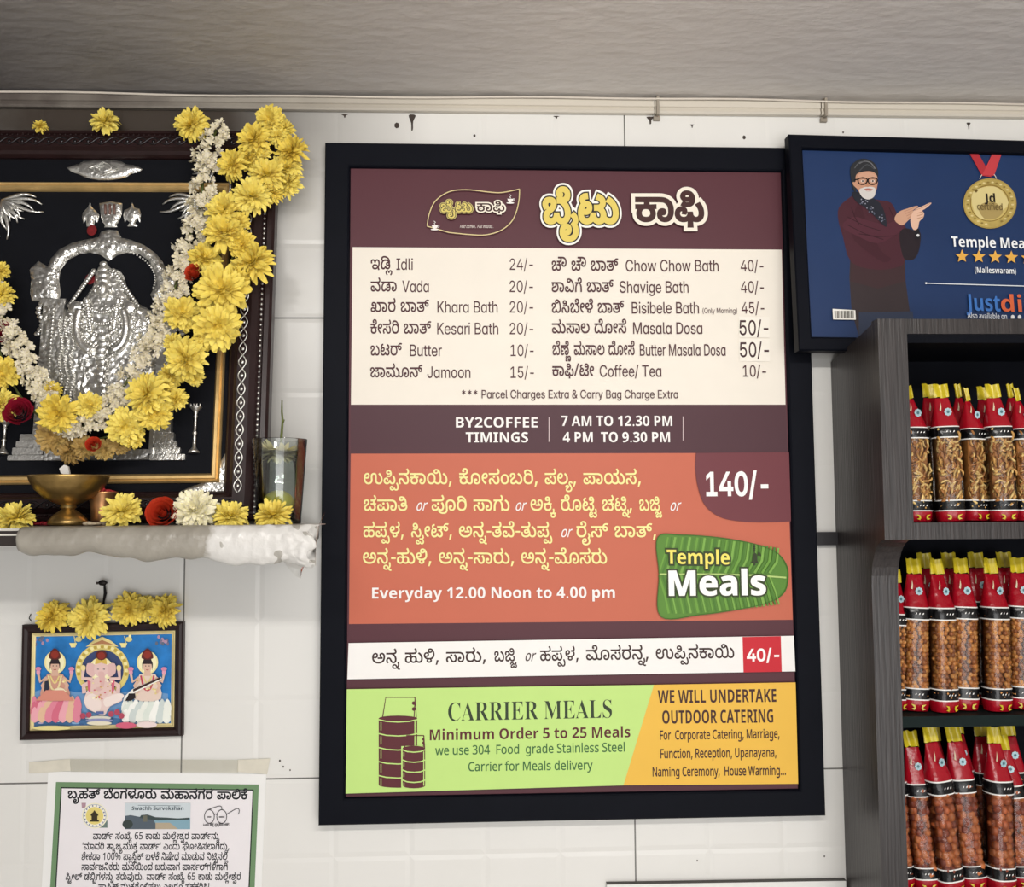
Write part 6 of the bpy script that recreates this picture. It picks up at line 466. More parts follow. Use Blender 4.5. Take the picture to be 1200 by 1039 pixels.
# ------------------------------------------------------------------ shapes
def cr(pts, n=6, closed=True):
    """smooth curve through points"""
    out = []; N = len(pts)
    for i in range(N if closed else N-1):
        if closed: p = [pts[(i+k-1) % N] for k in range(4)]
        else: p = [pts[min(max(i+k-1, 0), N-1)] for k in range(4)]
        for s in range(n):
            t = s/n
            out.append(tuple(0.5*((2*b)+(c-a)*t+(2*a-5*b+4*c-d)*t*t+(3*b-a-3*c+d)*t**3) for a, b, c, d in zip(*p)))
    if not closed: out.append(tuple(pts[-1]))
    return out
def circle(x, z, r, n=24, rz=None): return [(x+r*math.cos(2*math.pi*i/n), z+(rz or r)*math.sin(2*math.pi*i/n)) for i in range(n)]
def winding(cs, x, y):
    w = 0
    for c in cs:
        for i in range(len(c)):
            (ax, ay), (bx, by) = c[i-1], c[i]
            if (ay > y) != (by > y) and x < (bx-ax)*(y-ay)/(by-ay)+ax: w += 1 if by > ay else -1
    return w
def fill(cs, extra=(), evenodd=False):
    """triangles of a flat region bounded by closed outlines (non-zero winding rule)"""
    V0 = [p for c in cs for p in c]; E = []; b = 0
    for c in cs: E += [(b+i, b+(i+1) % len(c)) for i in range(len(c))]; b += len(c)
    if not V0: return [], []
    sx = max(p[0] for p in V0)-min(p[0] for p in V0); k = 1000/max(sx, 1e-9)
    o = delaunay_2d_cdt([Vector((p[0]*k, p[1]*k)) for p in list(V0)+list(extra)], E, [], 0, 1e-4)
    V = [(v.x/k, v.y/k) for v in o[0]]; F = []
    for t in o[2]:
        if len(t) != 3: continue
        x = sum(V[i][0] for i in t)/3; y = sum(V[i][1] for i in t)/3
        w = winding(cs, x, y)
        if (w % 2 if evenodd else w): F.append(tuple(t))
    return V, F
class MB:
    """collects shapes of ONE mesh object; local axes: x right, y into the wall, z up"""
    def __init__(s): s.V = []; s.F = []; s.M = []; s.S = []; s.mats = []
    def mi(s, m):
        if m not in s.mats: s.mats.append(m)
        return s.mats.index(m)
    def add(s, V, F, m, smooth=False):
        b = len(s.V); k = s.mi(m); s.V += [tuple(v) for v in V]
        for f in F: s.F.append(tuple(b+i for i in f)); s.M.append(k); s.S.append(smooth)
    def box(s, x0, x1, y0, y1, z0, z1, m):
        V = [(x, y, z) for z in (z0, z1) for y in (y0, y1) for x in (x0, x1)]
        s.add(V, [(0,2,3,1),(4,5,7,6),(0,1,5,4),(2,6,7,3),(0,4,6,2),(1,3,7,5)], m)
    def bbox(s, x0, x1, y0, y1, z0, z1, m, r=0.002):
        """box with rounded long edges"""
        pts = []
        for cx, cz, a0 in ((x1-r, z1-r, 0), (x0+r, z1-r, 90), (x0+r, z0+r, 180), (x1-r, z0+r, 270)):
            for k in range(4):
                a = math.radians(a0+k*30); pts.append((cx+r*math.cos(a), cz+r*math.sin(a)))
        s.prism(pts, y0, y1, m)
    def prism(s, pts, y0, y1, m):
        n = len(pts); V, F = fill([pts])
        s.add([(x, y0, z) for x, z in V], [f if True else f for f in F], m)
        s.add([(x, y1, z) for x, z in V], [f[::-1] for f in F], m)
        s.add([(x, y0, z) for x, z in pts]+[(x, y1, z) for x, z in pts], [(i, i+n, (i+1) % n+n, (i+1) % n) for i in range(n)], m)
    def prism_x(s, pts, x0, x1, m):
        """outline in (y, z) extruded along x"""
        n = len(pts); V, F = fill([pts])
        s.add([(x0, y, z) for y, z in V], [f[::-1] for f in F], m); s.add([(x1, y, z) for y, z in V], F, m)
        s.add([(x0, y, z) for y, z in pts]+[(x1, y, z) for y, z in pts], [(i, (i+1) % n, (i+1) % n+n, i+n) for i in range(n)], m)
    def flat(s, cs, y, m, **kw):
        V, F = fill(cs, **kw); s.add([(x, y, z) for x, z in V], F, m)
    def tube(s, pts, r, m, n=8, closed=False):
        P = [Vector(p) for p in pts]; N = len(P); R = r if isinstance(r, (list, tuple)) else [r]*N
        V = []; F = []; up = Vector((0.13, 0.21, 1)).normalized(); prev = None
        for i, p in enumerate(P):
            t = (P[(i+1) % N]-P[i-1]) if closed else (P[min(i+1, N-1)]-P[max(i-1, 0)])
            t = t.normalized() if t.length > 1e-9 else Vector((0, 0, 1))
            a = prev if prev else up
            a = a-t*a.dot(t)
            if a.length < 1e-3: a = Vector((1, 0, 0))-t*t.x
            a.normalize(); prev = a; b = t.cross(a)
            V += [p+(a*math.cos(2*math.pi*k/n)+b*math.sin(2*math.pi*k/n))*R[i] for k in range(n)]
        for i in range(N if closed else N-1):
            j = (i+1) % N
            F += [(i*n+k, i*n+(k+1) % n, j*n+(k+1) % n, j*n+k) for k in range(n)]
        if not closed: F += [tuple(range(n-1, -1, -1)), tuple((N-1)*n+k for k in range(n))]
        s.add(V, F, m, True)
    def lathe(s, prof, m, n=40, c=(0, 0, 0)):
        V = []; F = []; k = len(prof)
        for i in range(n):
            a = 2*math.pi*i/n
            V += [(c[0]+r*math.cos(a), c[1]+r*math.sin(a), c[2]+z) for r, z in prof]
        for i in range(n):
            j = (i+1) % n
            F += [(i*k+t, j*k+t, j*k+t+1, i*k+t+1) for t in range(k-1)]
        s.add(V, F, m, True)
    def ball(s, c, r, m, n=8, sq=(1, 1, 1)):
        V = []; F = []; h = n//2+1
        for i in range(h+1):
            t = math.pi*i/h
            for k in range(n):
                a = 2*math.pi*k/n
                V.append((c[0]+r*sq[0]*math.sin(t)*math.cos(a), c[1]+r*sq[1]*math.sin(t)*math.sin(a), c[2]+r*sq[2]*math.cos(t)))
        for i in range(h): F += [(i*n+k, (i+1)*n+k, (i+1)*n+(k+1) % n, i*n+(k+1) % n) for k in range(n)]
        s.add(V, F, m, True)
    def moulding(s, x0, x1, z0, z1, prof, m, kz=1.0):
        """mitred picture-frame moulding; prof = [(inset, y), ...]"""
        V = []; F = []; n = len(prof)
        for t, y in prof: V += [(x0+t, y, z0+t*kz), (x1-t, y, z0+t*kz), (x1-t, y, z1-t*kz), (x0+t, y, z1-t*kz)]
        for i in range(n-1): F += [(i*4+k, i*4+(k+1) % 4, i*4+4+(k+1) % 4, i*4+4+k) for k in range(4)]
        s.add(V, F, m)
    def build(s, name, parent=None, loc=None):
        me = bpy.data.meshes.new(name); me.from_pydata(s.V, [], s.F)
        for m in s.mats: me.materials.append(m)
        me.polygons.foreach_set('material_index', s.M); me.polygons.foreach_set('use_smooth', s.S); me.update()
        o = bpy.data.objects.new(name, me); COL.objects.link(o)
        if parent: o.parent = parent
        if loc is not None: o.location = loc
        return o
def tag(o, label, cat, group=None):
    o['label'] = label; o['category'] = cat
    if group: o['group'] = group
    return o
def structure(o): o['kind'] = 'structure'; return o
def thing(name, label, cat, loc=(0, 0, 0), rot=None, group=None):
    o = bpy.data.objects.new(name, None); COL.objects.link(o); o.empty_display_size = 0.02
    o.location = loc
    if rot is not None: o.rotation_euler = rot.to_euler() if isinstance(rot, Matrix) else rot
    return tag(o, label, cat, group)
def copy_of(o, parent=None):
    c = o.copy(); COL.objects.link(c)
    if parent: c.parent = parent
    return c
def copy_tree(o):
    c = copy_of(o)
    for ch in list(o.children):
        k = copy_of(ch, c)
        for g in list(ch.children): copy_of(g, k)
    return c

# ------------------------------------------------------------------ lettering (letter outlines are in LETTERS, the set lines of text in LINES)
_GC = {}; EM = 1000/230
def widened(c, d):
    """outline moved sideways by d (outer outlines grow, holes shrink)"""
    n = len(c); out = []
    for i in range(n):
        (ax, ay), (bx, by), (ex, ey) = c[i-1], c[i], c[(i+1) % n]
        l1 = math.hypot(bx-ax, by-ay) or 1; l2 = math.hypot(ex-bx, ey-by) or 1
        n1 = (-(by-ay)/l1, (bx-ax)/l1); n2 = (-(ey-by)/l2, (ex-bx)/l2)
        k = 1+n1[0]*n2[0]+n1[1]*n2[1]; s = d/max(k, 0.75)
        out.append((bx+(n1[0]+n2[0])*s, by+(n1[1]+n2[1])*s))
    return out
def glyph(k, seg, bold=0.0):
    if (k, seg, bold) in _GC: return _GC[k, seg, bold]
    cs = []
    for e in LETTERS[k]:
        pts = []; x = y = 0
        for i in range(0, len(e), 2): x += e[i] >> 1; y += e[i+1]; pts.append((x*EM, y*EM, e[i] & 1))   # the low bit marks a point on the curve
        q = []
        for i, p in enumerate(pts):
            o = pts[i-1]
            if not p[2] and not o[2]: q.append(((p[0]+o[0])/2, (p[1]+o[1])/2, 1))
            q.append(p)
        while not q[0][2]: q = q[1:]+q[:1]
        out = []; n = len(q)
        for i, p in enumerate(q):
            if p[2]:
                if not out or abs(out[-1][0]-p[0])+abs(out[-1][1]-p[1]) > 1e-6: out.append((p[0], p[1]))
            else:
                a, b = q[i-1], q[(i+1) % n]
                for s in range(1, seg):
                    t = s/seg; out.append(((1-t)**2*a[0]+2*t*(1-t)*p[0]+t*t*b[0], (1-t)**2*a[1]+2*t*(1-t)*p[1]+t*t*b[1]))
        if len(out) > 2 and abs(out[0][0]-out[-1][0])+abs(out[0][1]-out[-1][1]) < 1e-6: out.pop()
        if len(out) > 2: cs.append(widened(out, bold) if bold else out)
    _GC[k, seg, bold] = fill(cs); return _GC[k, seg, bold]
def text_shape(key, seg=3, bold=0.0):
    """(verts, faces) of a line of lettering in 1/1000 em, baseline at 0; bold widens every stroke"""
    V = []; F = []; L_ = LINES[key]; n = 0
    for gi, x in zip(L_[::2], L_[1::2]):
        x *= EM; v, f = glyph(gi, seg, bold); b = len(V); n += 1
        V += [(p[0]+x, p[1], n % 4) for p in v]; F += [tuple(b+i for i in t) for t in f]
    return V, F
class Plane:
    """a board hanging on the wall: lower-edge centre, size and small tilts; pixels of the photo map onto its face"""
    def __init__(s, c, w, h, lean=0, yaw=0, roll=0):
        c = Vector((c[0], c[1]-CAM_D, c[2]+CAM_Z)); s.R = _rz(yaw) @ _rx(lean) @ _ry(roll); s.w = w; s.h = h
        s.o = c-s.R @ Vector((0, 0, h/2))
    def __call__(s, px, py, d=0.0):
        n = s.R @ Vector((0, -1, 0)); v = ray(px, py); e = Vector((0, -CAM_D, CAM_Z)); q = s.o+n*d
        k = (q-e).dot(n)/v.dot(n); l = s.R.transposed() @ (e+v*k-s.o)
        return (l.x, l.z)
class Print(MB):
    """printed artwork on a board; every layer of ink sits a hair above the last"""
    def __init__(s, pl, d): super().__init__(); s.pl = pl; s.d = d; s.k = 0
    def px(s, pts, o=(0, 0), sc=1.0): return [s.pl(o[0]+x/sc, o[1]+y/sc, s.d) for x, y in pts]
    def y(s): s.k += 1; return -(s.d+s.k*2.5e-5)
    def area(s, pts, col, o=(0, 0), sc=1.0, smooth=0):
        if smooth: pts = cr(pts, smooth)
        q = s.px(pts, o, sc)
        if sum(q[i-1][0]*q[i][1]-q[i][0]*q[i-1][1] for i in range(len(q))) < 0: q = q[::-1]
        s.flat([q], s.y(), col if isinstance(col, bpy.types.Material) else ink(col))
    def line(s, pts, wpx, col, o=(0, 0), sc=1.0, smooth=0, closed=False):
        if smooth: pts = cr(pts, smooth, closed)
        q = s.px(pts, o, sc); N = len(q); w = wpx*0.00052; y = s.y(); L = []; R = []
        for i in range(N):
            a = q[(i-1) % N] if closed else q[max(i-1, 0)]; b = q[(i+1) % N] if closed else q[min(i+1, N-1)]
            dx, dz = b[0]-a[0], b[1]-a[1]; k = math.hypot(dx, dz) or 1
            L.append((q[i][0]-dz/k*w, y, q[i][1]+dx/k*w)); R.append((q[i][0]+dz/k*w, y, q[i][1]-dx/k*w))
        s.add(L+R, [(i, (i+1) % N, N+(i+1) % N, N+i) for i in range(N if closed else N-1)], col if isinstance(col, bpy.types.Material) else ink(col))
    def text(s, key, x0, x1, yb, size, col, yb1=None, seg=2, bold=0.0, shear=0.0):
        """lettering from pixel x0 to x1 on the baseline yb (yb1 at the right end); size = em in pixels"""
        V, F = text_shape(key, seg, bold); a = s.pl(x0, yb, s.d); b = s.pl(x1, yb if yb1 is None else yb1, s.d)
        xs = [v[0] for v in (text_shape(key, seg)[0] if bold else V)]; m0, m1 = min(xs), max(xs); kx = 1/(m1-m0)
        up = s.pl(x0, yb-size, s.d)[1]-a[1]; kz = up/1000; y = s.y()
        s.add([(a[0]+(b[0]-a[0])*(v[0]-m0)*kx+shear*v[1]*kz, y-v[2]*5e-6, a[1]+(b[1]-a[1])*(v[0]-m0)*kx+v[1]*kz) for v in V], F, col if isinstance(col, bpy.types.Material) else ink(col))
# ------------------------------------------------------------------ the room
def tile_material():
    m = bpy.data.materials.new('glazed_wall_tile'); m.use_nodes = True; q = NT(m); b = q.n['Principled BSDF']
    tc = q.add('ShaderNodeTexCoord'); sp = q.add('ShaderNodeSeparateXYZ'); q.link(tc.outputs['Object'], sp.inputs[0])
    u = q.math('DIVIDE', q.math('ADD', sp.outputs[0], 0.348), 0.5396); v = q.math('DIVIDE', q.math('SUBTRACT', sp.outputs[2], CAM_Z-0.3208), 0.5535)
    def edge(t, mul, size):
        f = q.math('FRACT', q.math('ADD', q.math('MULTIPLY', t, mul), 60.0))
        return q.math('MULTIPLY', q.math('MINIMUM', f, q.math('SUBTRACT', 1.0, f)), size)
    joint = q.math('MINIMUM', edge(u, 1, 0.5396), edge(v, 1, 0.5535))
    sub = q.math('MINIMUM', edge(u, 6, 0.0899), edge(v, 6, 0.0922))
    jm = q.math('SUBTRACT', 1.0, q.math('DIVIDE', joint, 0.0011, True), True)
    jm = q.math('MULTIPLY', q.math('GREATER_THAN', jm, 0.15), 0.85)
    sh = q.math('SMOOTHSTEP', sub, 0.0) if False else q.math('DIVIDE', sub, 0.0055, True)
    n1 = q.add('ShaderNodeTexNoise'); n1.inputs['Scale'].default_value = 9; n1.inputs['Detail'].default_value = 2; q.link(tc.outputs['Object'], n1.inputs['Vector'])
    n2 = q.add('ShaderNodeTexNoise'); n2.inputs['Scale'].default_value = 3.5; n2.inputs['Detail'].default_value = 6; q.link(tc.outputs['Object'], n2.inputs['Vector'])
    # lamp soot above the shrine: a dirty deposit at the top left of the wall
    sx = q.math('DIVIDE', q.math('SUBTRACT', -0.05, sp.outputs[0]), 0.30, True); sz = q.math('DIVIDE', q.math('SUBTRACT', sp.outputs[2], CAM_Z+0.27), 0.20, True)
    soot_and_tone = q.math('MULTIPLY', q.math('MULTIPLY', sx, sz), q.math('ADD', 0.55, n2.outputs['Fac']), True)
    side_grey = q.math('MULTIPLY', q.math('DIVIDE', q.math('SUBTRACT', -0.13, sp.outputs[0]), 0.09, True), q.math('DIVIDE', q.math('SUBTRACT', sp.outputs[2], CAM_Z-0.03), 0.10, True))  # greyer tone of the tiles at the left, from shelf height upwards
    soot_and_tone = q.math('MAXIMUM', soot_and_tone, q.math('MULTIPLY', side_grey, q.math('ADD', 0.12, q.math('MULTIPLY', n2.outputs['Fac'], 0.32))))  # the greyer tone joins the top left deposit in one mask
    grime = q.math('MULTIPLY', q.math('SUBTRACT', n2.outputs['Fac'], 0.45, True), 0.35)
    c = q.mix(grime, rgb((226, 224, 219)), rgb((190, 184, 172)))
    c = q.mix(jm, c, rgb((70, 66, 60))); c = q.mix(soot_and_tone, c, rgb((70, 62, 55)))
    q.link(c, b.inputs['Base Color']); b.inputs['Roughness'].default_value = 0.27; b.inputs['Specular IOR Level'].default_value = 0.45
    h = q.math('ADD', q.math('MULTIPLY', sh, 0.0005), q.math('MULTIPLY', n1.outputs['Fac'], 0.0016))
    bp = q.add('ShaderNodeBump'); bp.inputs['Distance'].default_value = 1.0; bp.inputs['Strength'].default_value = 0.8
    q.link(h, bp.inputs['Height']); q.link(bp.outputs['Normal'], b.inputs['Normal'])
    return m
TILE = tile_material()
def plaster_material():
    m = bpy.data.materials.new('painted_ceiling'); m.use_nodes = True; q = NT(m); b = q.n['Principled BSDF']
    tc = q.add('ShaderNodeTexCoord'); sp = q.add('ShaderNodeSeparateXYZ'); q.link(tc.outputs['Object'], sp.inputs[0])
    n1 = q.add('ShaderNodeTexNoise'); n1.inputs['Scale'].default_value = 4; n1.inputs['Detail'].default_value = 6; q.link(tc.outputs['Object'], n1.inputs['Vector'])
    mp = q.add('ShaderNodeMapping'); mp.inputs['Scale'].default_value = (5, 9, 5); q.link(tc.outputs['Object'], mp.inputs[0])
    n3 = q.add('ShaderNodeTexNoise'); n3.inputs['Scale'].default_value = 6; n3.inputs['Detail'].default_value = 5; q.link(mp.outputs[0], n3.inputs['Vector'])
    soot_and_tone = q.math('DIVIDE', q.math('SUBTRACT', 0.1, sp.outputs[0]), 0.75, True)
    soot_and_tone = q.math('MULTIPLY', soot_and_tone, q.math('ADD', 0.6, q.math('MULTIPLY', n1.outputs['Fac'], 0.7)), True)
    c = q.mix(n1.outputs['Fac'], rgb((222, 216, 212)), rgb((232, 227, 222))); c = q.mix(soot_and_tone, c, rgb((98, 93, 93)))
    q.link(c, b.inputs['Base Color']); b.inputs['Roughness'].default_value = 0.55
    bp = q.add('ShaderNodeBump'); bp.inputs['Distance'].default_value = 0.004; bp.inputs['Strength'].default_value = 0.7
    q.link(n3.outputs['Fac'], bp.inputs['Height']); q.link(bp.outputs['Normal'], b.inputs['Normal'])
    return m
CEIL_Z = CAM_Z+0.5135
w = MB(); w.box(-1.9, 1.9, 0, 0.12, 0, CEIL_Z+0.02, TILE)
drip = mat('dark_damp_stain', (62, 52, 46), 0.8)
for px, py, ln, wd in ((483, 135, 19, 3.2), (404, 134, 4, 3), (762, 137, 9, 3.5), (652, 136, 3, 3), (1135, 144, 8, 2), (811, 146, 4, 2)):   # damp runs from the ceiling edge
    a = W(px, py); s = 0.00105
    pts = cr([(a.x-wd*s*1.3, a.z), (a.x-wd*s*.4, a.z-ln*s*.5), (a.x-wd*s*.25, a.z-ln*s), (a.x+wd*s*.3, a.z-ln*s*.9), (a.x+wd*s*.4, a.z-ln*s*.4), (a.x+wd*s*1.3, a.z)], 3)
    w.flat([pts], -0.0002, drip)
for px, py, r in ((465, 147, 3.2), (556, 159, 1.6), (872, 161, 2.2), (988, 155, 1.2), (114, 683, 1.5), (146, 693, 1.2), (328, 891, 1.2), (332, 898, 1.0), (340, 902, .9), (817, 1008, .9), (966, 1003, 1.0), (990, 455, 1.0)):
    a = W(px, py); w.flat([circle(a.x, a.z, r*0.001, 7, r*0.0012)], -0.0002, drip)
structure(w.build('wall_back'))
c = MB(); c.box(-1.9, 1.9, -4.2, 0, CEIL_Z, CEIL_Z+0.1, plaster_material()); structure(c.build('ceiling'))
fl = MB(); fl.box(-1.9, 1.9, -4.2, 0, -0.05, 0, mat('floor_stone', (206, 204, 202), 0.4)); structure(fl.build('floor'))
sd = MB(); sd.box(-2.0, -1.9, -4.2, 0.12, -0.05, CEIL_Z+0.1, mat('side_wall_paint', (200, 198, 194), 0.6)); structure(sd.build('wall_left'))
sd = MB(); sd.box(1.9, 2.0, -4.2, 0.12, -0.05, CEIL_Z+0.1, mat('side_wall_paint', (200, 198, 194), 0.6)); structure(sd.build('wall_right'))
# cable casing where wall meets ceiling
def casing_material():
    m = bpy.data.materials.new('old_white_casing'); m.use_nodes = True; q = NT(m); b = q.n['Principled BSDF']
    tc = q.add('ShaderNodeTexCoord'); sp = q.add('ShaderNodeSeparateXYZ'); q.link(tc.outputs['Object'], sp.inputs[0])
    n = q.add('ShaderNodeTexNoise'); n.inputs['Scale'].default_value = 14; n.inputs['Detail'].default_value = 5; q.link(tc.outputs['Object'], n.inputs['Vector'])
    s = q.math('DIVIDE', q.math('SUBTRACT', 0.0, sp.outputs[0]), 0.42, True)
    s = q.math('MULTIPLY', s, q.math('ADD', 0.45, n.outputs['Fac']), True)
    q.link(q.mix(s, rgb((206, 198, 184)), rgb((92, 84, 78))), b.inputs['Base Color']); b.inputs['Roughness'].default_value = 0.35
    return m
CAS = casing_material()
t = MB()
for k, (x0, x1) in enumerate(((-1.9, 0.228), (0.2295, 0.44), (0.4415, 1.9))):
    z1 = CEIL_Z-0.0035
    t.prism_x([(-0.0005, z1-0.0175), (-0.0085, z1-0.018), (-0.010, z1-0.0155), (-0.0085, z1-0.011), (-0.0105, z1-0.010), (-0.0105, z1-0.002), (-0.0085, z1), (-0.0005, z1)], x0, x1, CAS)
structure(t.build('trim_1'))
t = MB(); t.tube([(x, -0.0125, CEIL_Z-0.0055+0.0012*math.sin(x*7)+0.0007*math.sin(x*23)) for x in [-1.9+k*0.04 for k in range(96)]], 0.0015, mat('painted_cable', (208, 199, 186), 0.4), 6); structure(t.build('trim_2'))
for k, px in enumerate((771, 968)):
    a = W(px, 128, 0.012); t = MB(); t.box(a.x-0.0016, a.x+0.0016, -0.0135, -0.0003, CEIL_Z-0.0245, CEIL_Z-0.001, mat('casing_clip', (150, 140, 126), 0.5)); t.box(a.x-0.004, a.x+0.004, -0.005, -0.0003, CEIL_Z-0.0285, CEIL_Z-0.023, mat('casing_clip', (150, 140, 126), 0.5))
    o = t.build('cable_clip'); tag(o, ('small clip on the ceiling cable casing above the large menu board', 'small clip on the ceiling cable casing above the blue award frame')[k], 'cable clip')
# ------------------------------------------------------------------ the large menu board
BLACK = mat('black_lacquer', (11, 13, 21), 0.5, var=0.1, vscale=30, spec=0.09)
GROOVE = mat('black_inner_lip', (12, 12, 15), 0.5)
def framed(name, label, cat, pl, face, t, back, bead=0.003, fm=None):
    root = thing(name, label, cat, pl.o, pl.R)
    f = MB(); w2 = pl.w/2
    f.moulding(-w2, w2, 0, pl.h, [(0.002, back), (0, back-0.001), (0, 0.0015), (0.0015, 0), (t-bead, 0.0), (t-bead*.4, 0.0012), (t, 0.0035), (t, back-0.0005), (0.002, back)], fm or BLACK)
    f.build('frame', root); return root
MP = Plane((0.1177, 1.15-0.017, 0.0393), 0.5999, 0.818, math.radians(-.55), math.radians(.1), math.radians(.08))
menu = framed('menu_board', 'large portrait menu board with price list in a wide black frame', 'menu board', MP, 0, 0.031, 0.0125)
p = Print(MP, -0.005); P = p.area
MAR, CREAM, BAND, ORG = '542b33', 'ede5d8', '4b2a32', 'c5684f'
T0 = (0, 0); S4 = 2.264
P([(408, 190), (921, 195), (942, 925), (399, 937)], MAR)
P([(413.2, 289.5), (916, 292.5), (920.5, 474), (411.3, 474)], CREAM)
P([(411.2, 475.3), (920.5, 474.8), (922.5, 530.5), (411, 531)], BAND)
P([(411, 531.5), (922.5, 530.5), (929, 726), (409, 731)], ORG)
K = 'K:'; F_ = 'F:'
ROWS = [
 ('ಇಡ್ಲಿ', 434.5, 459.6, 'Idli', 464.5, 483.8, '24/-', 597.4, 624.6, 316.2),
 ('ವಡಾ', 434.5, 464.8, 'Vada', 471.3, 502.6, '20/-', 597.2, 624.6, 342.2),
 ('ಖಾರ ಬಾತ್', 434.5, 502.8, 'Khara Bath', 512.6, 583.2, '20/-', 597.4, 624.8, 366.3),
 ('ಕೇಸರಿ ಬಾತ್', 434.3, 505.3, 'Kesari Bath', 512.4, 584, '20/-', 597.4, 625, 391.6),
 ('ಬಟರ್', 434.3, 471, 'Butter', 480.4, 517.8, '10/-', 598.4, 625.4, 417.2),
 ('ಜಾಮೂನ್', 434, 495.2, 'Jamoon', 500.8, 551.3, '15/-', 598.4, 625.6, 442.8)]
for kn, a0, a1, en, b0, b1, pr, c0, c1, yb in ROWS:
    p.text(K+kn, a0, a1, yb-1, 20.5, '4a2328', bold=9); p.text(F_+en, b0, b1, yb, 18.6, '4a2328', bold=4); p.text(F_+pr, c0, c1, yb, 18.4, '4a2328', bold=2)
ROWS2 = [
 ('ಚೌ ಚೌ ಬಾತ್', 646.6, 724.6, 'Chow Chow Bath', 733.3, 842, '40/-', 868, 894.6, 318),
 ('ಶಾವಿಗೆ ಬಾತ್', 646.6, 719, 'Shavige Bath', 726.2, 806.8, '40/-', 868.2, 895, 343),
 ('ಬಿಸಿಬೇಳೆ ಬಾತ್', 646.6, 731.5, 'Bisibele Bath', 740.4, 819, '45/-', 869, 895.6, 367.4),
 ('ಮಸಾಲ ದೋಸೆ', 647, 734, 'Masala Dosa', 742, 823, None, 0, 0, 391.2),
 ('ಬೆಣ್ಣೆ ಮಸಾಲ ದೋಸೆ', 647.4, 743.6, 'Butter Masala Dosa', 749.8, 850.2, None, 0, 0, 416.8),
 ('ಕಾಫಿ/ಟೀ', 647.4, 696, 'Coffee/ Tea', 702.8, 775, '10/-', 870.6, 897.6, 441.4)]
for kn, a0, a1, en, b0, b1, pr, c0, c1, yb in ROWS2:
    p.text(K+kn, a0, a1, yb-1, 20.5, '4a2328', bold=9); p.text(F_+en, b0, b1, yb, 18.6, '4a2328', bold=4)
    if pr: p.text(F_+pr, c0, c1, yb, 18.4, '4a2328', bold=2)
p.text('F:(Only Morning)', 823.3, 863.6, 367, 8.2, '4a2328')
P([(865.6, 371), (901.2, 371.4), (901.6, 395.6), (866, 395.2)], 'f1eade'); P([(865.8, 397), (901.6, 397.4), (902, 423.6), (866.2, 423.2)], 'f1eade')       # pasted-over prices
p.text('F:50/-', 866.6, 900.2, 392.6, 23.6, '3a1a20', bold=9); p.text('F:50/-', 867, 900.8, 418.4, 23.6, '3a1a20', bold=9)
p.text('F:*** Parcel Charges Extra & Carry Bag Charge Extra', 541.4, 794.4, 466.6, 13.2, '4a2328', bold=6)
WH = 'f4eeea'
p.text('B:BY2COFFEE', 534.3, 630, 500.8, 16.6, WH); p.text('B:TIMINGS', 545.8, 618.8, 518.2, 16.6, WH)
p.text('B:7 AM TO 12.30 PM', 657.5, 787.6, 499, 16.6, WH); p.text('B:4 PM  TO 9.30 PM', 659.6, 785, 518, 16.6, WH)
p.line([(643.4, 489), (643.4, 517.5)], 1.3, 'c9b4b4'); p.line([(800.4, 488), (800.4, 516)], 1.3, 'c9b4b4')
YT = 'f3ea9e'
def orange(parts, yb, size, col, orc, slope=0):
    for s, a, b in parts:
        y = yb+slope*(a-430)
        if s == 'or': p.text('S:or', a, b, y, 17, orc, shear=0.25, bold=8)
        else: p.text('K:'+s, a, b, y, size, col, yb1=yb+slope*(b-430), bold=7)
orange([('ಉಪ್ಪಿನಕಾಯಿ,', 426.5, 529), ('ಕೋಸಂಬರಿ,', 538.3, 629.7), ('ಪಲ್ಯ,', 638.5, 674.7), ('ಪಾಯಸ,', 683.6, 750.5)], 567, 23, YT, WH)
orange([('ಚಪಾತಿ', 426.5, 477.3), ('or', 487.5, 499), ('ಪೂರಿ ಸಾಗು', 506, 597), ('or', 603.6, 615), ('ಅಕ್ಕಿ ರೊಟ್ಟಿ ಚಟ್ನಿ,', 621.7, 740.3), ('ಬಜ್ಜಿ', 749, 775.4), ('or', 784.7, 796)], 598, 23, YT, WH)
orange([('ಹಪ್ಪಳ,', 426, 472.9), ('ಸ್ವೀಟ್,', 482, 529.4), ('ಅನ್ನ-ತವೆ-ತುಪ್ಪ', 538, 647), ('or', 657, 668.6), ('ರೈಸ್ ಬಾತ್,', 675.6, 768.2)], 629, 23, YT, WH)
orange([('ಅನ್ನ-ಹುಳಿ,', 425.5, 505.3), ('ಅನ್ನ-ಸಾರು,', 514.4, 602), ('ಅನ್ನ-ಮೊಸರು', 610.7, 711)], 660, 23, YT, WH)
p.text('B:Everyday 12.00 Noon to 4.00 pm', 436.2, 720.4, 701, 17.8, WH, yb1=700)
o5 = (400, 460)
P([(940, 160), (1187, 158), (1193, 341)]+cr([(1150, 343), (1080, 343), (1010, 332), (965, 300), (945, 250), (938, 200)], 5, False), '6e343b', o5, S4)
p.text('N:140/-', 827.3, 900.2, 581.4, 39.5, 'fbf7f4', yb1=581)
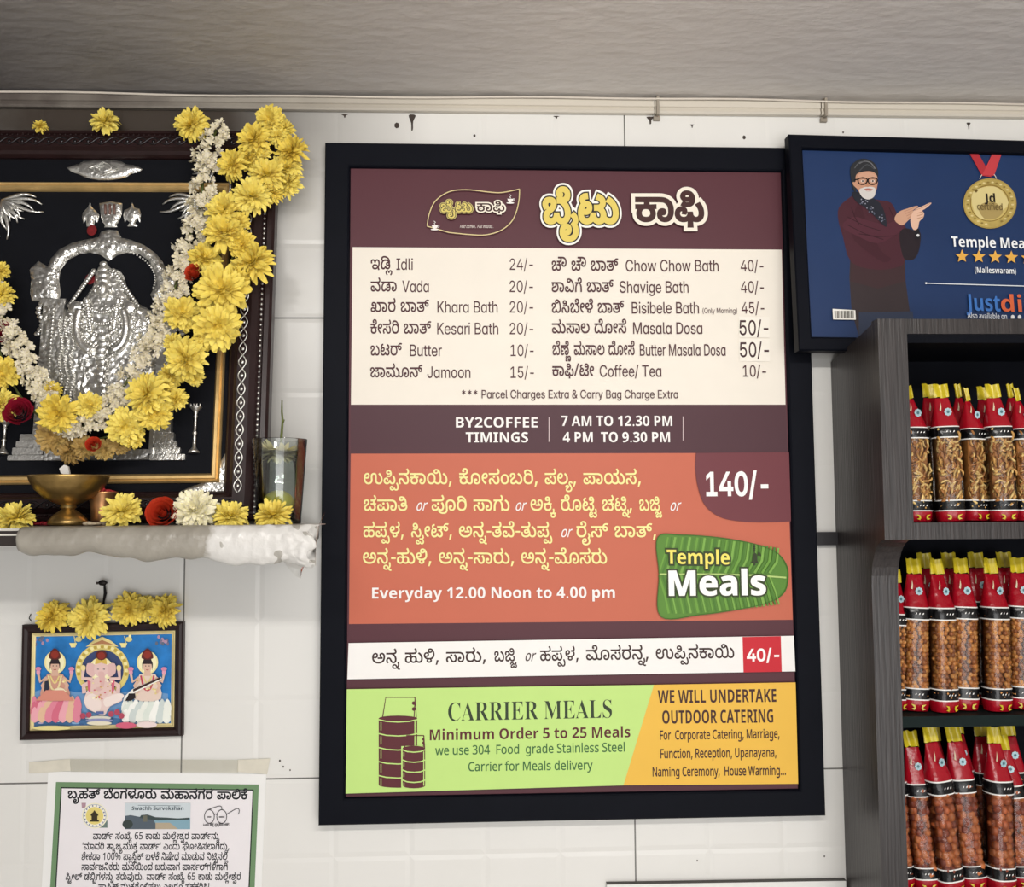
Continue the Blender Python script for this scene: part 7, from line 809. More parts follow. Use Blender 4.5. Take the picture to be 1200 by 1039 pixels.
# banana leaf with its lettering
LEAF = cr([(838, 384), (900, 377), (1000, 384), (1090, 400), (1150, 422), (1178, 455), (1183, 490), (1172, 530), (1130, 556), (1050, 574), (950, 588), (846, 592), (842, 480)], 6)
P(LEAF, '58862f', o5, S4)
rnd = random.Random(3)
for k in range(34):                                    # leaf veins
    x = 842+k*9.7; up = 378+max(0, (x-900))**1.45/95; dn = 591-max(0, (x-880))**1.4/95
    col = ('6b9c3a', '4b7a28', '7cab4a', '52802c')[k % 4]
    if x < 1140:
        p.line([(x, 478), (x+14+k*.2, (478+up)/2+6), (x+24, up+5)], 1.5+rnd.random()*1.6, col, o5, S4)
        p.line([(x, 484), (x+16, (484+dn)/2), (x+26, dn-6)], 1.5+rnd.random()*1.6, col, o5, S4)
p.line([(842, 481), (1000, 481), (1100, 484), (1178, 490)], 2.0, 'b4cf78', o5, S4)
p.line(LEAF, 1.0, '3f6a22', o5, S4, closed=True)
bell = '2f3b1c'
P([(1082, 452), (1088, 446), (1090, 428), (1095, 424), (1100, 428), (1102, 446), (1106, 452)], bell, o5, S4); p.line([(1094, 402), (1094, 426)], .9, bell, o5, S4); P(circle(1094, 455, 3, 8), bell, o5, S4)
for z in (407, 413, 419): P(circle(1094, z, 3.2, 8), bell, o5, S4)
P([(1101, 432), (1104, 422), (1108, 422), (1112, 432)], bell, o5, S4); p.line([(1106, 404), (1106, 424)], .8, bell, o5, S4)
p.text('B:Temple', 780.9, 854.2, 660.2, 23, '33401a', bold=95, yb1=661); p.text('B:Temple', 780.9, 854.2, 660.2, 23, 'f6e46a', yb1=661)
p.text('B:Meals', 783.6, 896.2, 697.2, 40, '33401a', bold=62, yb1=696.4); p.text('B:Meals', 783.6, 896.2, 697.2, 40, 'fbfbf6', bold=14, yb1=696.4)
# white strip
o6 = (360, 720); S6 = 1.9355
P([(409, 752.8), (929, 744.3), (930.8, 785.8), (407.5, 795)], 'f3f0ec')
P([(869, 745.6), (913.8, 744.7), (915, 786.3), (870.2, 787)], 'c8202e')
orange([('ಅನ್ನ ಹುಳಿ,', 436.5, 514), ('ಸಾರು,', 523, 569), ('ಬಜ್ಜಿ', 579.2, 605.6), ('or', 614.7, 626), ('ಹಪ್ಪಳ,', 632.8, 677.4), ('ಮೊಸರನ್ನ,', 686.5, 759), ('ಉಪ್ಪಿನಕಾಯಿ', 768, 859.4)], 776.6, 21.5, '3b2420', '3b2420', -0.0155)
p.text('N:40/-', 874.2, 912, 774.4, 20.5, 'fbf7f4', yb1=773.6)
# carrier meals panel
P([(407, 806.6), (765.6, 801.4), (730, 918.8), (405.6, 928.4)], 'c0e181'); P([(765.6, 801.4), (931, 798.6), (934, 917), (730, 918.8)], 'e9b847')
p.text('R:CARRIER MEALS', 525, 716.8, 843.8, 31.5, '2c3a22', yb1=840, bold=-9)
p.text('B:Minimum Order 5 to 25 Meals', 503.8, 738, 866.2, 17.5, '5a1e24', yb1=862.6)
p.text('S:we use 304  Food  grade Stainless Steel', 510.4, 731.4, 883.4, 14.6, '3a6a38', yb1=879.2, bold=14)
p.text('S:Carrier for Meals delivery', 549, 694, 902.2, 14.6, '3a6a38', yb1=900.2, bold=14)
DK = '40201c'
p.text('B:WE WILL UNDERTAKE', 770.2, 908.6, 823, 21.5, DK, yb1=821.4); p.text('B:OUTDOOR CATERING', 775.4, 905, 846.8, 21.5, DK, yb1=845.4)
p.text('S:For  Corporate Catering, Marriage,', 772.8, 912, 865.4, 14.6, DK, yb1=863.4, bold=20); p.text('S:Function, Reception, Upanayana,', 773.4, 908.4, 887, 14.6, DK, yb1=885.2, bold=20)
p.text('S:Naming Ceremony,  House Warming...', 764.2, 919.6, 908.2, 14.6, DK, yb1=906.4, bold=20)
def carrier(x0, y0, x1, y1, n, hx0, hy):
    """stacked tiffin carrier drawn in maroon; crop pixels"""
    w = x1-x0; cx = (x0+x1)/2; step = (y1-y0)/n; C = '5a232a'
    p.line([(hx0, y0), (hx0+w*.08, hy), (x1-w*.06, hy), (x1-w*.08, y0)], 1.1, C, o6, S6)
    p.line([(x1-w*.06, hy), (x1-w*.02, y0+4)], 1.1, C, o6, S6)
    for k in (.25, .55): P(circle(x1-w*.09, hy+(y0-hy)*k+2, w*.05, 8), C, o6, S6)
    P([(x0, y0+3)]+[(cx+w/2*math.cos(a), y0+3-6*math.sin(a)) for a in [math.pi-k*math.pi/8 for k in range(9)]]+[(x1, y1-4)]+[(cx+w/2*math.cos(a), y1-4+6*math.sin(a)) for a in [k*math.pi/8 for k in range(9)]], C, o6, S6)
    for k in range(n):
        y = y0+step*k
        p.line([(x0, y+6), (x0+w*.2, y+10), (cx, y+11.5), (x1-w*.2, y+10), (x1, y+6)], 1.3, 'c0e181', o6, S6)
        p.line([(x0+w*.06, y+12), (x0+w*.06, y+step-1)], 1.0, 'c0e181', o6, S6)
    p.line([(x0+w*.94, y0+10), (x0+w*.94, y1-4)], 1.0, 'c0e181', o6, S6)
P([(205, 262), (272, 262), (272, 392), (212, 392)], 'c0e181', o6, S6) if False else None
carrier(163, 230, 250, 388, 5, 172, 186)
P([(214, 296), (270, 294), (270, 390), (214, 390)], 'c0e181', o6, S6)
carrier(217, 298, 268, 389, 4, 222, 272)
# heading: leaf badge and shop lettering
o7 = (480, 200); S7 = 3.243
BADGE = [(67, 243), (67, 215), (75, 170), (95, 125), (130, 95), (170, 80), (230, 78), (300, 86), (350, 88), (417, 75), (415, 115), (405, 160), (385, 200), (345, 232), (290, 248), (230, 247), (150, 239)]
p.line(cr(BADGE[1:10], 4, False)+cr(BADGE[9:], 4, False), 1.2, 'd8c690', o7, S7, closed=True)
def logo(x0, x1, yb, size, key, outer, mid, inner, bo, bm, bi):
    p.text(key, x0, x1, yb, size, outer, bold=bo, seg=4); p.text(key, x0, x1, yb, size, mid, bold=bm, seg=4); p.text(key, x0, x1, yb, size, inner, bold=bi, seg=4)
logo(637, 723, 262, 50, 'K:ಬೈಟು', 'f2efe8', '1f1a18', 'e0c964', 112, 66, 34)
logo(745, 823, 260, 48, 'K:ಕಾಫಿ', 'efe6d6', 'efe6d6', '3d1d1a', 112, 80, 26)
logo(517, 553, 250, 17, 'K:ಬೈಟು', 'c9ba74', '3c2c1c', 'd9c76c', 95, 50, 14)
logo(559, 591, 249, 16.5, 'K:ಕಾಫಿ', 'efe6d6', 'efe6d6', '3d1d1a', 95, 70, 8)
p.text('F:Half coffee.. Full mazaa..', 539, 578, 268.5, 5, 'e8ddd4', shear=.25)
for cx_, cz_ in ((97, 218), (383, 118)):
    P([(cx_-12, cz_-6), (cx_+11, cz_-6), (cx_+8, cz_+4), (cx_-1, cz_+8), (cx_-9, cz_+4)], 'f1ece6', o7, S7); p.line(circle(cx_+12, cz_-2, 4, 8), .7, 'f1ece6', o7, S7, closed=True); P(circle(cx_-1, cz_+10, 15, 14, 3), 'f1ece6', o7, S7)
    p.line([(cx_-3, cz_-22), (cx_+2, cz_-17), (cx_-3, cz_-12), (cx_+1, cz_-8)], .7, 'f1ece6', o7, S7)
p.build('printed_sheet', menu)
b = MB(); b.box(-MP.w/2+0.01, MP.w/2-0.01, 0.0056, 0.0115, 0.01, MP.h-0.01, mat('backing_board', (60, 48, 40), 0.8)); b.build('backing_board', menu)
# ------------------------------------------------------------------ the blue award frame
JP = Plane((0.5886, 1.15-0.040, 0.3185), 0.40, 0.2728, math.radians(-3.96), math.radians(1.55), math.radians(.35))
award_root = framed('wall_frame', 'blue award print of a bearded figure in a black frame above the snack shelves', 'frame', JP, 0, 0.0175, 0.016)
p = Print(JP, -0.0075); P = p.area; o = (940, 170); S = 4.519
BLUE = mat('print_deep_blue', (30, 52, 92), 0.4, var=0.1, vscale=9, spec=0.3)
w2 = JP.w/2; y = p.y(); p.add([(-w2+.012, y, .012), (w2-.012, y, .012), (w2-.012, y, JP.h-.012), (-w2+.012, y, JP.h-.012)], [(0, 1, 2, 3)], BLUE)
JK, JK2, JK3 = '45202a', '37191f', '33292b'
P([(255, 590), (545, 600), (545, 700), (570, 880), (590, 1010), (300, 1010), (262, 880), (250, 700)], JK3, o, S)                       # coat
P([(262, 590), (540, 600), (548, 720), (400, 760), (255, 720)], '3a2629', o, S)
P([(300, 885), (585, 880), (600, 1010), (300, 1010)], '2c3448', o, S)
P([(255, 275), (290, 262), (400, 290), (470, 305), (505, 370), (545, 430), (560, 480), (545, 600), (520, 640), (400, 660), (260, 620), (215, 480), (192, 400), (195, 330)], JK, o, S, smooth=3)
P([(300, 300), (345, 420), (420, 560), (470, 600), (430, 620), (340, 560), (260, 470)], '3e1a24', o, S, smooth=3)                    # folds of the jacket
P([(515, 470), (545, 440), (600, 455), (628, 470), (618, 560), (590, 605), (545, 605), (525, 560)], '231a20', o, S, smooth=3)            # far forearm
P([(210, 430), (290, 480), (400, 520), (500, 470), (545, 420), (505, 395), (440, 420), (350, 400), (270, 380)], '4d2430', o, S, smooth=3)   # near sleeve
for a, b_ in (((240, 380), (420, 455)), ((235, 420), (430, 500)), ((300, 470), (500, 480)), ((460, 330), (500, 400)), ((260, 330), (300, 420))):
    p.line([a, ((a[0]+b_[0])/2, (a[1]+b_[1])/2+10), b_], 1.0, '33131c', o, S)
P([(590, 440), (620, 445), (625, 495), (600, 500)], (24, 23, 28), o, S); P(circle(613, 478, 8, 8), (214, 214, 214), o, S)
SK, SK2, SK3 = 'c79a80', 'b08066', 'dcb49c'
P([(488, 395), (510, 355), (560, 335), (605, 322), (612, 330), (580, 348), (600, 350), (585, 375), (555, 405), (525, 425)], SK, o, S, smooth=3)   # open hand
for k in range(4): p.line([(540+k*6, 352+k*12), (590+k*2, 332+k*11)], .7, SK2, o, S)
P([(572, 400), (580, 365), (600, 340), (640, 322), (675, 306), (682, 311), (655, 335), (632, 350), (645, 360), (640, 385), (620, 405), (612, 440), (592, 450), (578, 430)], SK3, o, S, smooth=3)   # pointing hand
for k in range(3): p.line([(608, 362+k*14), (640, 352+k*14)], .8, SK2, o, S)
p.line([(596, 346), (640, 330), (678, 309)], .6, SK2, o, S)
P([(262, 255), (300, 250), (390, 290), (430, 340), (448, 420), (435, 430), (385, 380), (330, 330), (285, 300)], '20222c', o, S, smooth=3)   # scarf
rnd = random.Random(8)
for k in range(26):
    t = rnd.random(); x = 300+t*130+rnd.uniform(-16, 16); z = 285+t*115+rnd.uniform(-14, 14)
    P(circle(x, z, 4, 5), ('8d8f9c', '5b5f72')[k % 2], o, S)
P([(258, 190), (252, 140), (262, 105), (300, 78), (340, 76), (380, 98), (400, 140), (396, 175), (380, 160), (300, 160), (285, 200), (282, 250), (268, 235)], '2a2b2e', o, S, smooth=4)   # hair
P([(282, 165), (300, 148), (350, 140), (385, 152), (398, 185), (394, 225), (380, 262), (345, 280), (310, 265), (290, 235), (270, 215), (266, 198), (280, 196)], 'c08f74', o, S, smooth=4)   # face
P([(300, 155), (345, 146), (383, 158), (380, 172), (300, 174)], 'cb9c82', o, S, smooth=3)
p.line([(300, 100), (330, 88), (362, 98), (384, 128)], 1.2, '6d6d70', o, S, 3); p.line([(275, 125), (300, 95), (335, 90)], 1.2, '55565a', o, S, 3); p.line([(300, 140), (340, 105), (380, 130)], 1.4, '45464a', o, S, 3)
P([(300, 238), (318, 228), (345, 222), (378, 226), (386, 244), (378, 275), (350, 290), (322, 282), (305, 262)], 'cfc9c4', o, S, smooth=4)   # beard
P([(326, 236), (345, 231), (372, 236), (360, 246), (338, 246)], 'a86c5f', o, S, smooth=3); p.line([(328, 240), (348, 243), (370, 239)], .7, 'f3e8e2', o, S)
P([(336, 196), (348, 196), (356, 218), (346, 224), (332, 220)], 'b98668', o, S, smooth=3)
for cx_ in (318, 371):
    P(circle(cx_, 193, 11, 12, 7), 'dccabd', o, S); P(circle(cx_, 193, 5, 8), '2a1c18', o, S); p.line([(cx_-14, 177), (cx_, 173), (cx_+14, 177)], 1.0, '4d4038', o, S)
    p.line(cr([(cx_-22, 180), (cx_+21, 180), (cx_+19, 203), (cx_, 211), (cx_-20, 205)], 3), 1.5, '120f10', o, S, closed=True)
p.line([(340, 186), (350, 186)], 1.4, '120f10', o, S); p.line([(296, 182), (272, 188)], 1.4, '120f10', o, S)
# medal
P([(884, 50), (930, 50), (1000, 172), (948, 165)], 'b03038', o, S); P([(1002, 50), (1052, 50), (1012, 165), (950, 160)], 'c23f45', o, S)
p.line(cr([(948, 160), (940, 172), (936, 182)], 3, False), 1.0, 'cfc7b8', o, S); p.line([(1012, 158), (1020, 170), (1024, 180)], 1.0, 'cfc7b8', o, S)
GOLD = mat('print_gold', (190, 166, 92), 0.35, 0.2, var=0.2, vscale=70)
P(circle(990, 312, 141, 40, 133), 'a9904c', o, S); P(circle(990, 312, 134, 40, 126), GOLD, o, S); P(circle(988, 310, 104, 36, 98), '8c7336', o, S); P(circle(988, 311, 98, 36, 92), 'c7b169', o, S)
P([(900, 250), (1010, 222), (1070, 270), (1080, 330), (960, 395), (905, 350)], 'd6c588', o, S, smooth=3); P([(930, 330), (1000, 300), (1060, 350), (1020, 392), (960, 392)], 'a8925a', o, S, smooth=3)
for k in range(30):
    a = math.radians(100+k*11); x, z = 990+118*math.cos(a), 312+111*math.sin(a)
    P(circle(x, z, 8, 6, 5), '8f773a' if k % 2 else 'ddcb8e', o, S)
P([(905, 245), (915, 236), (925, 245), (915, 256)], '6b5526', o, S)
def jtext(key, x0, x1, y0, y1, size, col, **kw): p.text(key, x0, x1, y0, size, col, yb1=y1, **kw)
jtext('B:Jd', 1152.5, 1165, 237.6, 238, 14, '241d16'); jtext('S:certified', 1144, 1173.4, 246.4, 247, 10, '6d5a34', bold=14)
jtext('B:Temple Meals', 1113.8, 1211.5, 289.6, 292.4, 16.5, 'eef0f2')
for k, x in enumerate((1125.9, 1145.5, 1164.7, 1183.6, 1202.6)):
    z = 301+k*0.5; pts = []
    for j in range(10):
        a = -math.pi/2+j*math.pi/5; r = 8.1 if j % 2 == 0 else 3.6; pts.append((x+r*math.cos(a), z+r*math.sin(a)))
    P(pts, 'e2ab4e')
jtext('B:(Malleswaram)', 1141, 1189.2, 320.4, 321.6, 9.4, 'e6e8ea')
p.line([(1083.6, 332.6), (1250, 337.4)], 1.1, 'dfe3e8'); P(circle(1083.8, 332.6, 1.3, 6), 'f4f4f4')
jtext('B:Just', 1131, 1171, 364.4, 365.6, 27, '3f74bd'); jtext('B:dial', 1172, 1223, 365.6, 366.8, 27, 'd8663f')
jtext('S:Also available on', 1132.4, 1178.4, 373.4, 374.6, 8.6, 'd9dde2', bold=14)
for x in (1185, 1193): P(circle(x, 371.8, 2.2, 8), 'e8e8e8'); P([(x-2, 374), (x+2, 374), (x+2, 371.6), (x-2, 371.6)], 'e8e8e8')
P([(974.4, 362.6), (1001, 364.2), (1001.6, 375.4), (975, 375)], 'ece9e2')                                                            # bar code sticker
for k in range(17): P([(976.6+k*1.36, 365), (976.6+k*1.36+(.8, .5, 1.0)[k % 3], 365), (976.8+k*1.36+(.8, .5, 1.0)[k % 3], 373.6), (976.8+k*1.36, 373.6)], '3a362c')
p.build('printed_sheet', award_root)
b = MB(); b.box(-w2+.006, w2-.006, 0.0085, 0.0145, .006, JP.h-.006, mat('backing_board', (60, 48, 40), 0.8)); b.build('backing_board', award_root)
# ------------------------------------------------------------------ the shrine picture with its silver relief
SP = Plane((-0.4364, 1.15-0.055, 0.2223), 0.40, 0.4754, math.radians(-6.99), 0, math.radians(-.28))
DARKW = mat('dark_rosewood', (40, 24, 24), 0.35, var=0.25, vscale=40, spec=0.35)
GILT = mat('gilt_strip', (222, 186, 124), 0.38, 0.7, var=0.15, vscale=60)
VELVET = mat('black_velvet', (16, 17, 22), 0.75, var=0.1, spec=0.15)
def silver_material(name, scale, depth, col=(222, 220, 214)):
    m = bpy.data.materials.new(name); m.use_nodes = True; q = NT(m); b = q.n['Principled BSDF']
    tc = q.add('ShaderNodeTexCoord'); vo = q.add('ShaderNodeTexVoronoi'); vo.inputs['Scale'].default_value = scale; q.link(tc.outputs['Object'], vo.inputs['Vector'])
    no = q.add('ShaderNodeTexNoise'); no.inputs['Scale'].default_value = scale*.6; no.inputs['Detail'].default_value = 3; q.link(tc.outputs['Object'], no.inputs['Vector'])
    n2 = q.add('ShaderNodeTexNoise'); n2.inputs['Scale'].default_value = 30; q.link(tc.outputs['Object'], n2.inputs['Vector'])
    c = rgb(col); q.link(q.mix(n2.outputs['Fac'], c, tuple(v*.8 for v in c[:3])+(1,)), b.inputs['Base Color'])
    b.inputs['Metallic'].default_value = 0.92; b.inputs['Roughness'].default_value = 0.28
    h = q.math('ADD', q.math('MULTIPLY', vo.outputs['Distance'], -0.8), no.outputs['Fac'])
    bp = q.add('ShaderNodeBump'); bp.inputs['Distance'].default_value = depth; bp.inputs['Strength'].default_value = 0.8
    q.link(h, bp.inputs['Height']); q.link(bp.outputs['Normal'], b.inputs['Normal']); return m
SILVER = silver_material('embossed_silver', 190, 0.0010, (240, 238, 232)); SILVER2 = silver_material('plain_silver', 420, 0.00035, (240, 238, 232))
shrine = thing('shrine_picture', 'wide dark carved frame holding a silver relief of a deity on black, hung with garlands', 'framed relief', SP.o, SP.R)
ww, hh = SP.w/2, SP.h
f = MB()
f.moulding(-ww, ww, 0, hh, [(0.003, 0.022), (0, 0.019), (0, 0.004), (0.003, 0.001), (0.008, 0.0), (0.010, 0.003), (0.013, 0.003), (0.016, 0.0), (0.022, -0.004), (0.036, -0.004), (0.0405, 0.001), (0.045, 0.0035), (0.0485, 0.0085), (0.0485, 0.02), (0.003, 0.022)], DARKW, 0.70)
fo = f.build('frame', shrine)
f = MB()                                                  # bead row along the frame's outer edge
nb = 74
for k in range(nb):
    z = 0.008+k*(hh-0.016)/(nb-1)
    for x in (-ww+0.0118, ww-0.0118): f.ball((x, 0.0015, z), 0.0017, SILVER2, 6)
for k in range(60):
    x = -ww+0.016+k*(2*ww-0.032)/59
    for z in (0.0073, hh-0.0073): f.ball((x, 0.0015, z), 0.0013, DARKW, 6)
f.build('bead_row', fo)
f = MB()                                                  # twisted scroll ornament running round the frame
def scroll(x0, z0, dx, dz, L, n, m):
    for s in (-1, 1):
        pts = []
        for i in range(n*10+1):
            t = i/(n*10); a = s*0.0042*math.sin(t*n*math.pi); pts.append((x0+dx*t*L-dz*a, -0.0048-0.0006*math.cos(t*n*math.pi*1.0)*s, z0+dz*t*L+dx*a))
        f.tube(pts, 0.00075, m, 5)
    for k in range(n):
        t = (k+.5)/n; f.ball((x0+dx*t*L, -0.0042, z0+dz*t*L), 0.0022, m, 6, (1, .5, 1))
TARN = silver_material('tarnished_silver', 420, 0.0003, (150, 146, 140))
scroll(ww-0.030, 0.03, 0, 1, hh-0.06, 26, SILVER2); scroll(-ww+0.030, 0.03, 0, 1, hh-0.06, 26, TARN)
DK2 = silver_material('blackened_silver', 420, 0.0003, (70, 68, 70))
scroll(-ww+0.03, hh-0.0186, 1, 0, 2*ww-0.06, 22, DK2); scroll(-ww+0.03, 0.0186, 1, 0, 2*ww-0.06, 22, DK2)
f.build('scroll_ornament', fo)
f = MB(); f.box(-ww+.02, ww-.02, 0.0125, 0.0175, .02, hh-.02, VELVET); f.build('velvet_panel', shrine)
D0 = -0.0125                                              # the relief lies on the velvet
def sp(x, z, o=(0, 0), s=1.0): return SP(o[0]+x/s, o[1]+z/s, D0)
ga, gb = SP(-14, 219.5, D0), SP(252.5, 560, D0)
f = MB(); f.moulding(ga[0]-.0055, gb[0]+.0055, gb[1]-.0055, ga[1]+.0055, [(0, 0.0125), (0, 0.0095), (0.0015, 0.0075), (0.0035, 0.009), (0.005, 0.0075), (0.008, 0.0075), (0.0095, 0.0095), (0.011, 0.0125)], GILT); f.build('gilt_moulding', shrine)
def relief(name, outline, height, m, seed=0, step=0.0028, rough=0.0009, parent=None, hole=None):
    """raised sheet-metal figure: domed outline with lumpy detail"""
    q = outline if sum(outline[i-1][0]*outline[i][1]-outline[i][0]*outline[i-1][1] for i in range(len(outline))) > 0 else outline[::-1]
    rd = random.Random(seed); ex = []; x0 = min(p[0] for p in q); x1 = max(p[0] for p in q); z0 = min(p[1] for p in q); z1 = max(p[1] for p in q)
    x = x0
    while x < x1:
        z = z0
        while z < z1:
            u, v = x+rd.uniform(-.3, .3)*step, z+rd.uniform(-.3, .3)*step
            if winding([q], u, v): ex.append((u, v))
            z += step
        x += step
    V, F = fill([q], ex)
    def dist(px, pz):
        best = 1
        for i in range(len(q)):
            (ax, az), (bx, bz) = q[i-1], q[i]; L = (bx-ax)**2+(bz-az)**2 or 1e-12
            t = min(1, max(0, ((px-ax)*(bx-ax)+(pz-az)*(bz-az))/L)); best = min(best, math.hypot(px-ax-t*(bx-ax), pz-az-t*(bz-az)))
        return best
    P3 = []
    for px, pz in V:
        d = dist(px, pz); e = 1-math.exp(-d/(height*.55)); P3.append((px, 0.0125-height*e-(rough*rd.uniform(-1, 1) if d > 1e-5 else 0), pz))
    mb = MB(); mb.add(P3, F, m, True)
    n = len(q); mb.add([(a, 0.0124, b) for a, b in q]+[(a, 0.0126, b) for a, b in q], [(i, (i+1) % n, n+(i+1) % n, n+i) for i in range(n)], m)
    return mb.build(name, parent or shrine)
c1, s1 = (0, 220), 5.196; c2 = (0, 400)
def S1(pts, o=c1, n=0):
    q = [sp(x, z, o, s1) for x, z in pts]
    return cr(q, n) if n else q
MID = 641                                                  # axis of the deity in crop pixels
# arch
outer = [(195, 690), (185, 640), (190, 560), (180, 500), (235, 445), (290, 480), (310, 430), (360, 375), (440, 335), (540, 312), (600, 300), (615, 268), (660, 255), (720, 262), (740, 305), (800, 318), (880, 350), (950, 400), (990, 450), (1010, 500), (1070, 480), (1110, 560), (1100, 640), (1085, 690)]
inner = [(935, 690), (915, 650), (945, 600), (940, 520), (905, 445), (840, 400), (770, 395), (715, 410), (664, 445), (612, 408), (550, 394), (480, 405), (415, 440), (370, 500), (360, 570), (372, 650), (355, 690)]
relief('arch', S1(outer+inner), 0.006, SILVER, 1, 0.0022)
f = MB()
for k in range(46):                                        # bead rows following the arch
    t = math.radians(195-k*210/45); cx_, cz_ = 655, 570
    for rx_, rz_ in ((338, 226), (300, 190)):
        a = sp(cx_+rx_*math.cos(t), cz_-rz_*math.sin(t), c1, s1); f.ball((a[0], 0.0058, a[1]), 0.0013, SILVER2, 6)
f.build('arch_beading', shrine)
# deity
body = [(648, 462), (676, 490), (720, 500), (755, 540), (775, 610), (800, 670), (860, 715), (920, 750), (940, 800), (960, 930), (968, 1100), (955, 1300), (920, 1400), (760, 1420), (560, 1420), (460, 1340), (400, 1250), (352, 1130), (350, 1000), (356, 880), (368, 780), (420, 735), (490, 700), (540, 640), (570, 590), (580, 520), (600, 492)]
deity = relief('deity_relief', S1(body, c1, 3), 0.0085, SILVER, 2, 0.0024, 0.0013)
f = MB()
def bl_(x, z, r, y, sq=(1, .7, 1)):
    a = sp(x, z, c1, s1); f.ball((a[0], y, a[1]), r, SILVER2, 10, sq)
for k, (r, z) in enumerate(((.0042, 480), (.0062, 515), (.0075, 550), (.008, 585))): bl_(MID+5, z, r, 0.004, (1.1, .7, .8))     # tall crown
bl_(MID+5, 635, .0085, 0.002, (.95, .8, 1.15)); bl_(MID+5, 640, .0022, -0.0050, (.8, 1, 1.5))                                         # head, nose
for s in (-1, 1): bl_(MID+5+s*14, 628, .0013, -0.0042); bl_(MID+5+s*46, 640, .0026, 0.003, (.7, .8, 1.4))
bl_(MID+5, 660, .0016, -0.0042, (1.6, .6, .5))
for s in (-1, 1):
    for k in range(15):                                    # hair locks and side ornaments
        t = k/14; bl_(MID+5+s*(60+t*150), 520+t*210, .0030-.0008*t, 0.005)
    for rr in (.0085, .0055, .0025): bl_(MID+s*162, 745, rr, 0.0035-.4*(.0085-rr), (1, .35, 1))                                       # discus and conch
    for k in range(34):
        for j in range(3):
            z = 800+k*17; bl_(MID+s*(185+j*36+10*math.sin(k*.5)), z, .0017, 0.0035+.0006*j, (1, 1, 1.0))
    for k in range(14): bl_(MID+s*(95-k*2), 700+k*14, .0034, 0.0026)
    pts = [sp(MID+s*x, z, c1, s1) for x, z in ((130, 760), (150, 860), (128, 960), (70, 1010))]
    f.tube([(a, .002, b) for a, b in cr(pts, 5, False)], 0.0052, SILVER2, 10)                                                        # arms
for r in range(5):
    for k in range(19):                                    # garlands across the chest
        t = k/18*2-1; bl_(MID+t*(120+r*8), 720+r*52+95*(1-t*t)*(.6+.2*r), .0022, 0.0005)
for k in range(12): bl_(MID+math.sin(k*1.7)*10, 930+k*36, .0056, 0.0015, (1.3, .7, .9))
for k in range(9):
    a = sp(700-k*6, 840+k*50, c1, s1); b_ = sp(694-k*6, 890+k*50, c1, s1); f.tube([(a[0], -.001, a[1]), (b_[0], -.001, b_[1])], 0.0018, SILVER2, 6)
f.build('deity_ornament', shrine)
for x0 in (280, 985):                                      # pillars beside the deity
    f = MB(); a = sp(x0, 690, c1, s1); b_ = sp(x0+62, 1560, c1, s1); f.bbox(a[0], b_[0], 0.006, 0.0125, b_[1], a[1], SILVER, 0.001)
    f.box(a[0]-.004, b_[0]+.001, 0.0065, 0.0125, a[1]-.006, a[1]+.001, SILVER2)
    for k in range(30):
        z = a[1]-.012-k*.0046; f.ball(((a[0]+b_[0])/2, .0058, z), .0021, SILVER2, 6, (1.2, .6, .9))
    e = -1 if x0 < 600 else 1; w_ = a[0]-.004 if x0 < 600 else b_[0]+.004
    for k in range(8): f.ball((w_+.003*e*math.sin(k), .0105, a[1]-.004-k*.0052), .0040, SILVER2, 8, (1, .5, .8))
    f.build('pillar_relief', shrine)
f = MB()                                                   # stepped pedestal
for x0, x1, z0, z1 in ((275, 915, 660, 728), (55, 275, 695, 728), (85, 275, 650, 695), (110, 275, 610, 650), (135, 270, 570, 612), (915, 1135, 690, 726), (915, 1105, 650, 690), (950, 1085, 610, 652), (960, 1070, 560, 612), (965, 1055, 490, 562), (918, 955, 480, 690)):
    a, b_ = sp(x0, z1, c2, s1), sp(x1, z0, c2, s1); d = 0.0085-(728-z0)*1.6e-5; f.bbox(a[0], b_[0], d, 0.0125, a[1], b_[1], SILVER if x0 == 275 and z0 == 660 else SILVER2, 0.0012)
f.build('pedestal_relief', shrine)
def stand(x, z0, z1, name='lamp_relief'):                  # tall oil-lamp stands
    a = sp(x, z1, c2, s1); t = sp(x, z0, c2, s1); h = t[1]-a[1]; m = MB()
    m.lathe([(0, 0), (.0062, .0), (.0064, .0016), (.0045, .0035), (.0022, .007), (.0016, h*.35), (.0028, h*.4), (.0016, h*.45), (.0015, h*.7), (.0026, h*.74), (.0016, h*.78), (.0034, h*.86), (.0068, h*.92), (.0072, h*.94), (.003, h*.945), (0, h*.945)], SILVER2, 16, (a[0], 0.0085, a[1]))
    for k in range(4): m.tube([(a[0]-.005+k*.0033, .006, a[1]+h*.94), (a[0]-.0055+k*.0036, .005, a[1]+h)], .0009, SILVER2, 5)
    m.build(name, shrine)
stand(1187, 385, 682); stand(28, 480, 690)
def emblem(name, pts, ht=.003): relief(name, S1(pts), ht, SILVER2, 5, 0.0016, .0004)
emblem('conch_relief', [(549, 88), (560, 118), (585, 140), (605, 165), (600, 190), (590, 215), (578, 195), (572, 235), (528, 235), (525, 195), (510, 215), (500, 180), (505, 150), (535, 120)])
emblem('discus_relief', [(805, 88), (818, 120), (850, 130), (860, 160), (852, 210), (838, 190), (822, 215), (838, 234), (775, 234), (790, 210), (772, 195), (760, 210), (750, 165), (758, 135), (792, 120)])
emblem('crest_relief', [(605, 95), (672, 82), (745, 95), (742, 160), (720, 215), (705, 225), (715, 240), (635, 240), (640, 226), (622, 205), (610, 150)])
f = MB()
for x in (648, 676, 704):
    a, b_ = sp(x, 110, c1, s1), sp(x+2, 170, c1, s1); f.tube([(a[0], .0088, a[1]), (b_[0], .0084, b_[1])], .0014, mat('faded_crest_paint', (120, 90, 80), .5), 6)
f.build('crest_marks', shrine)
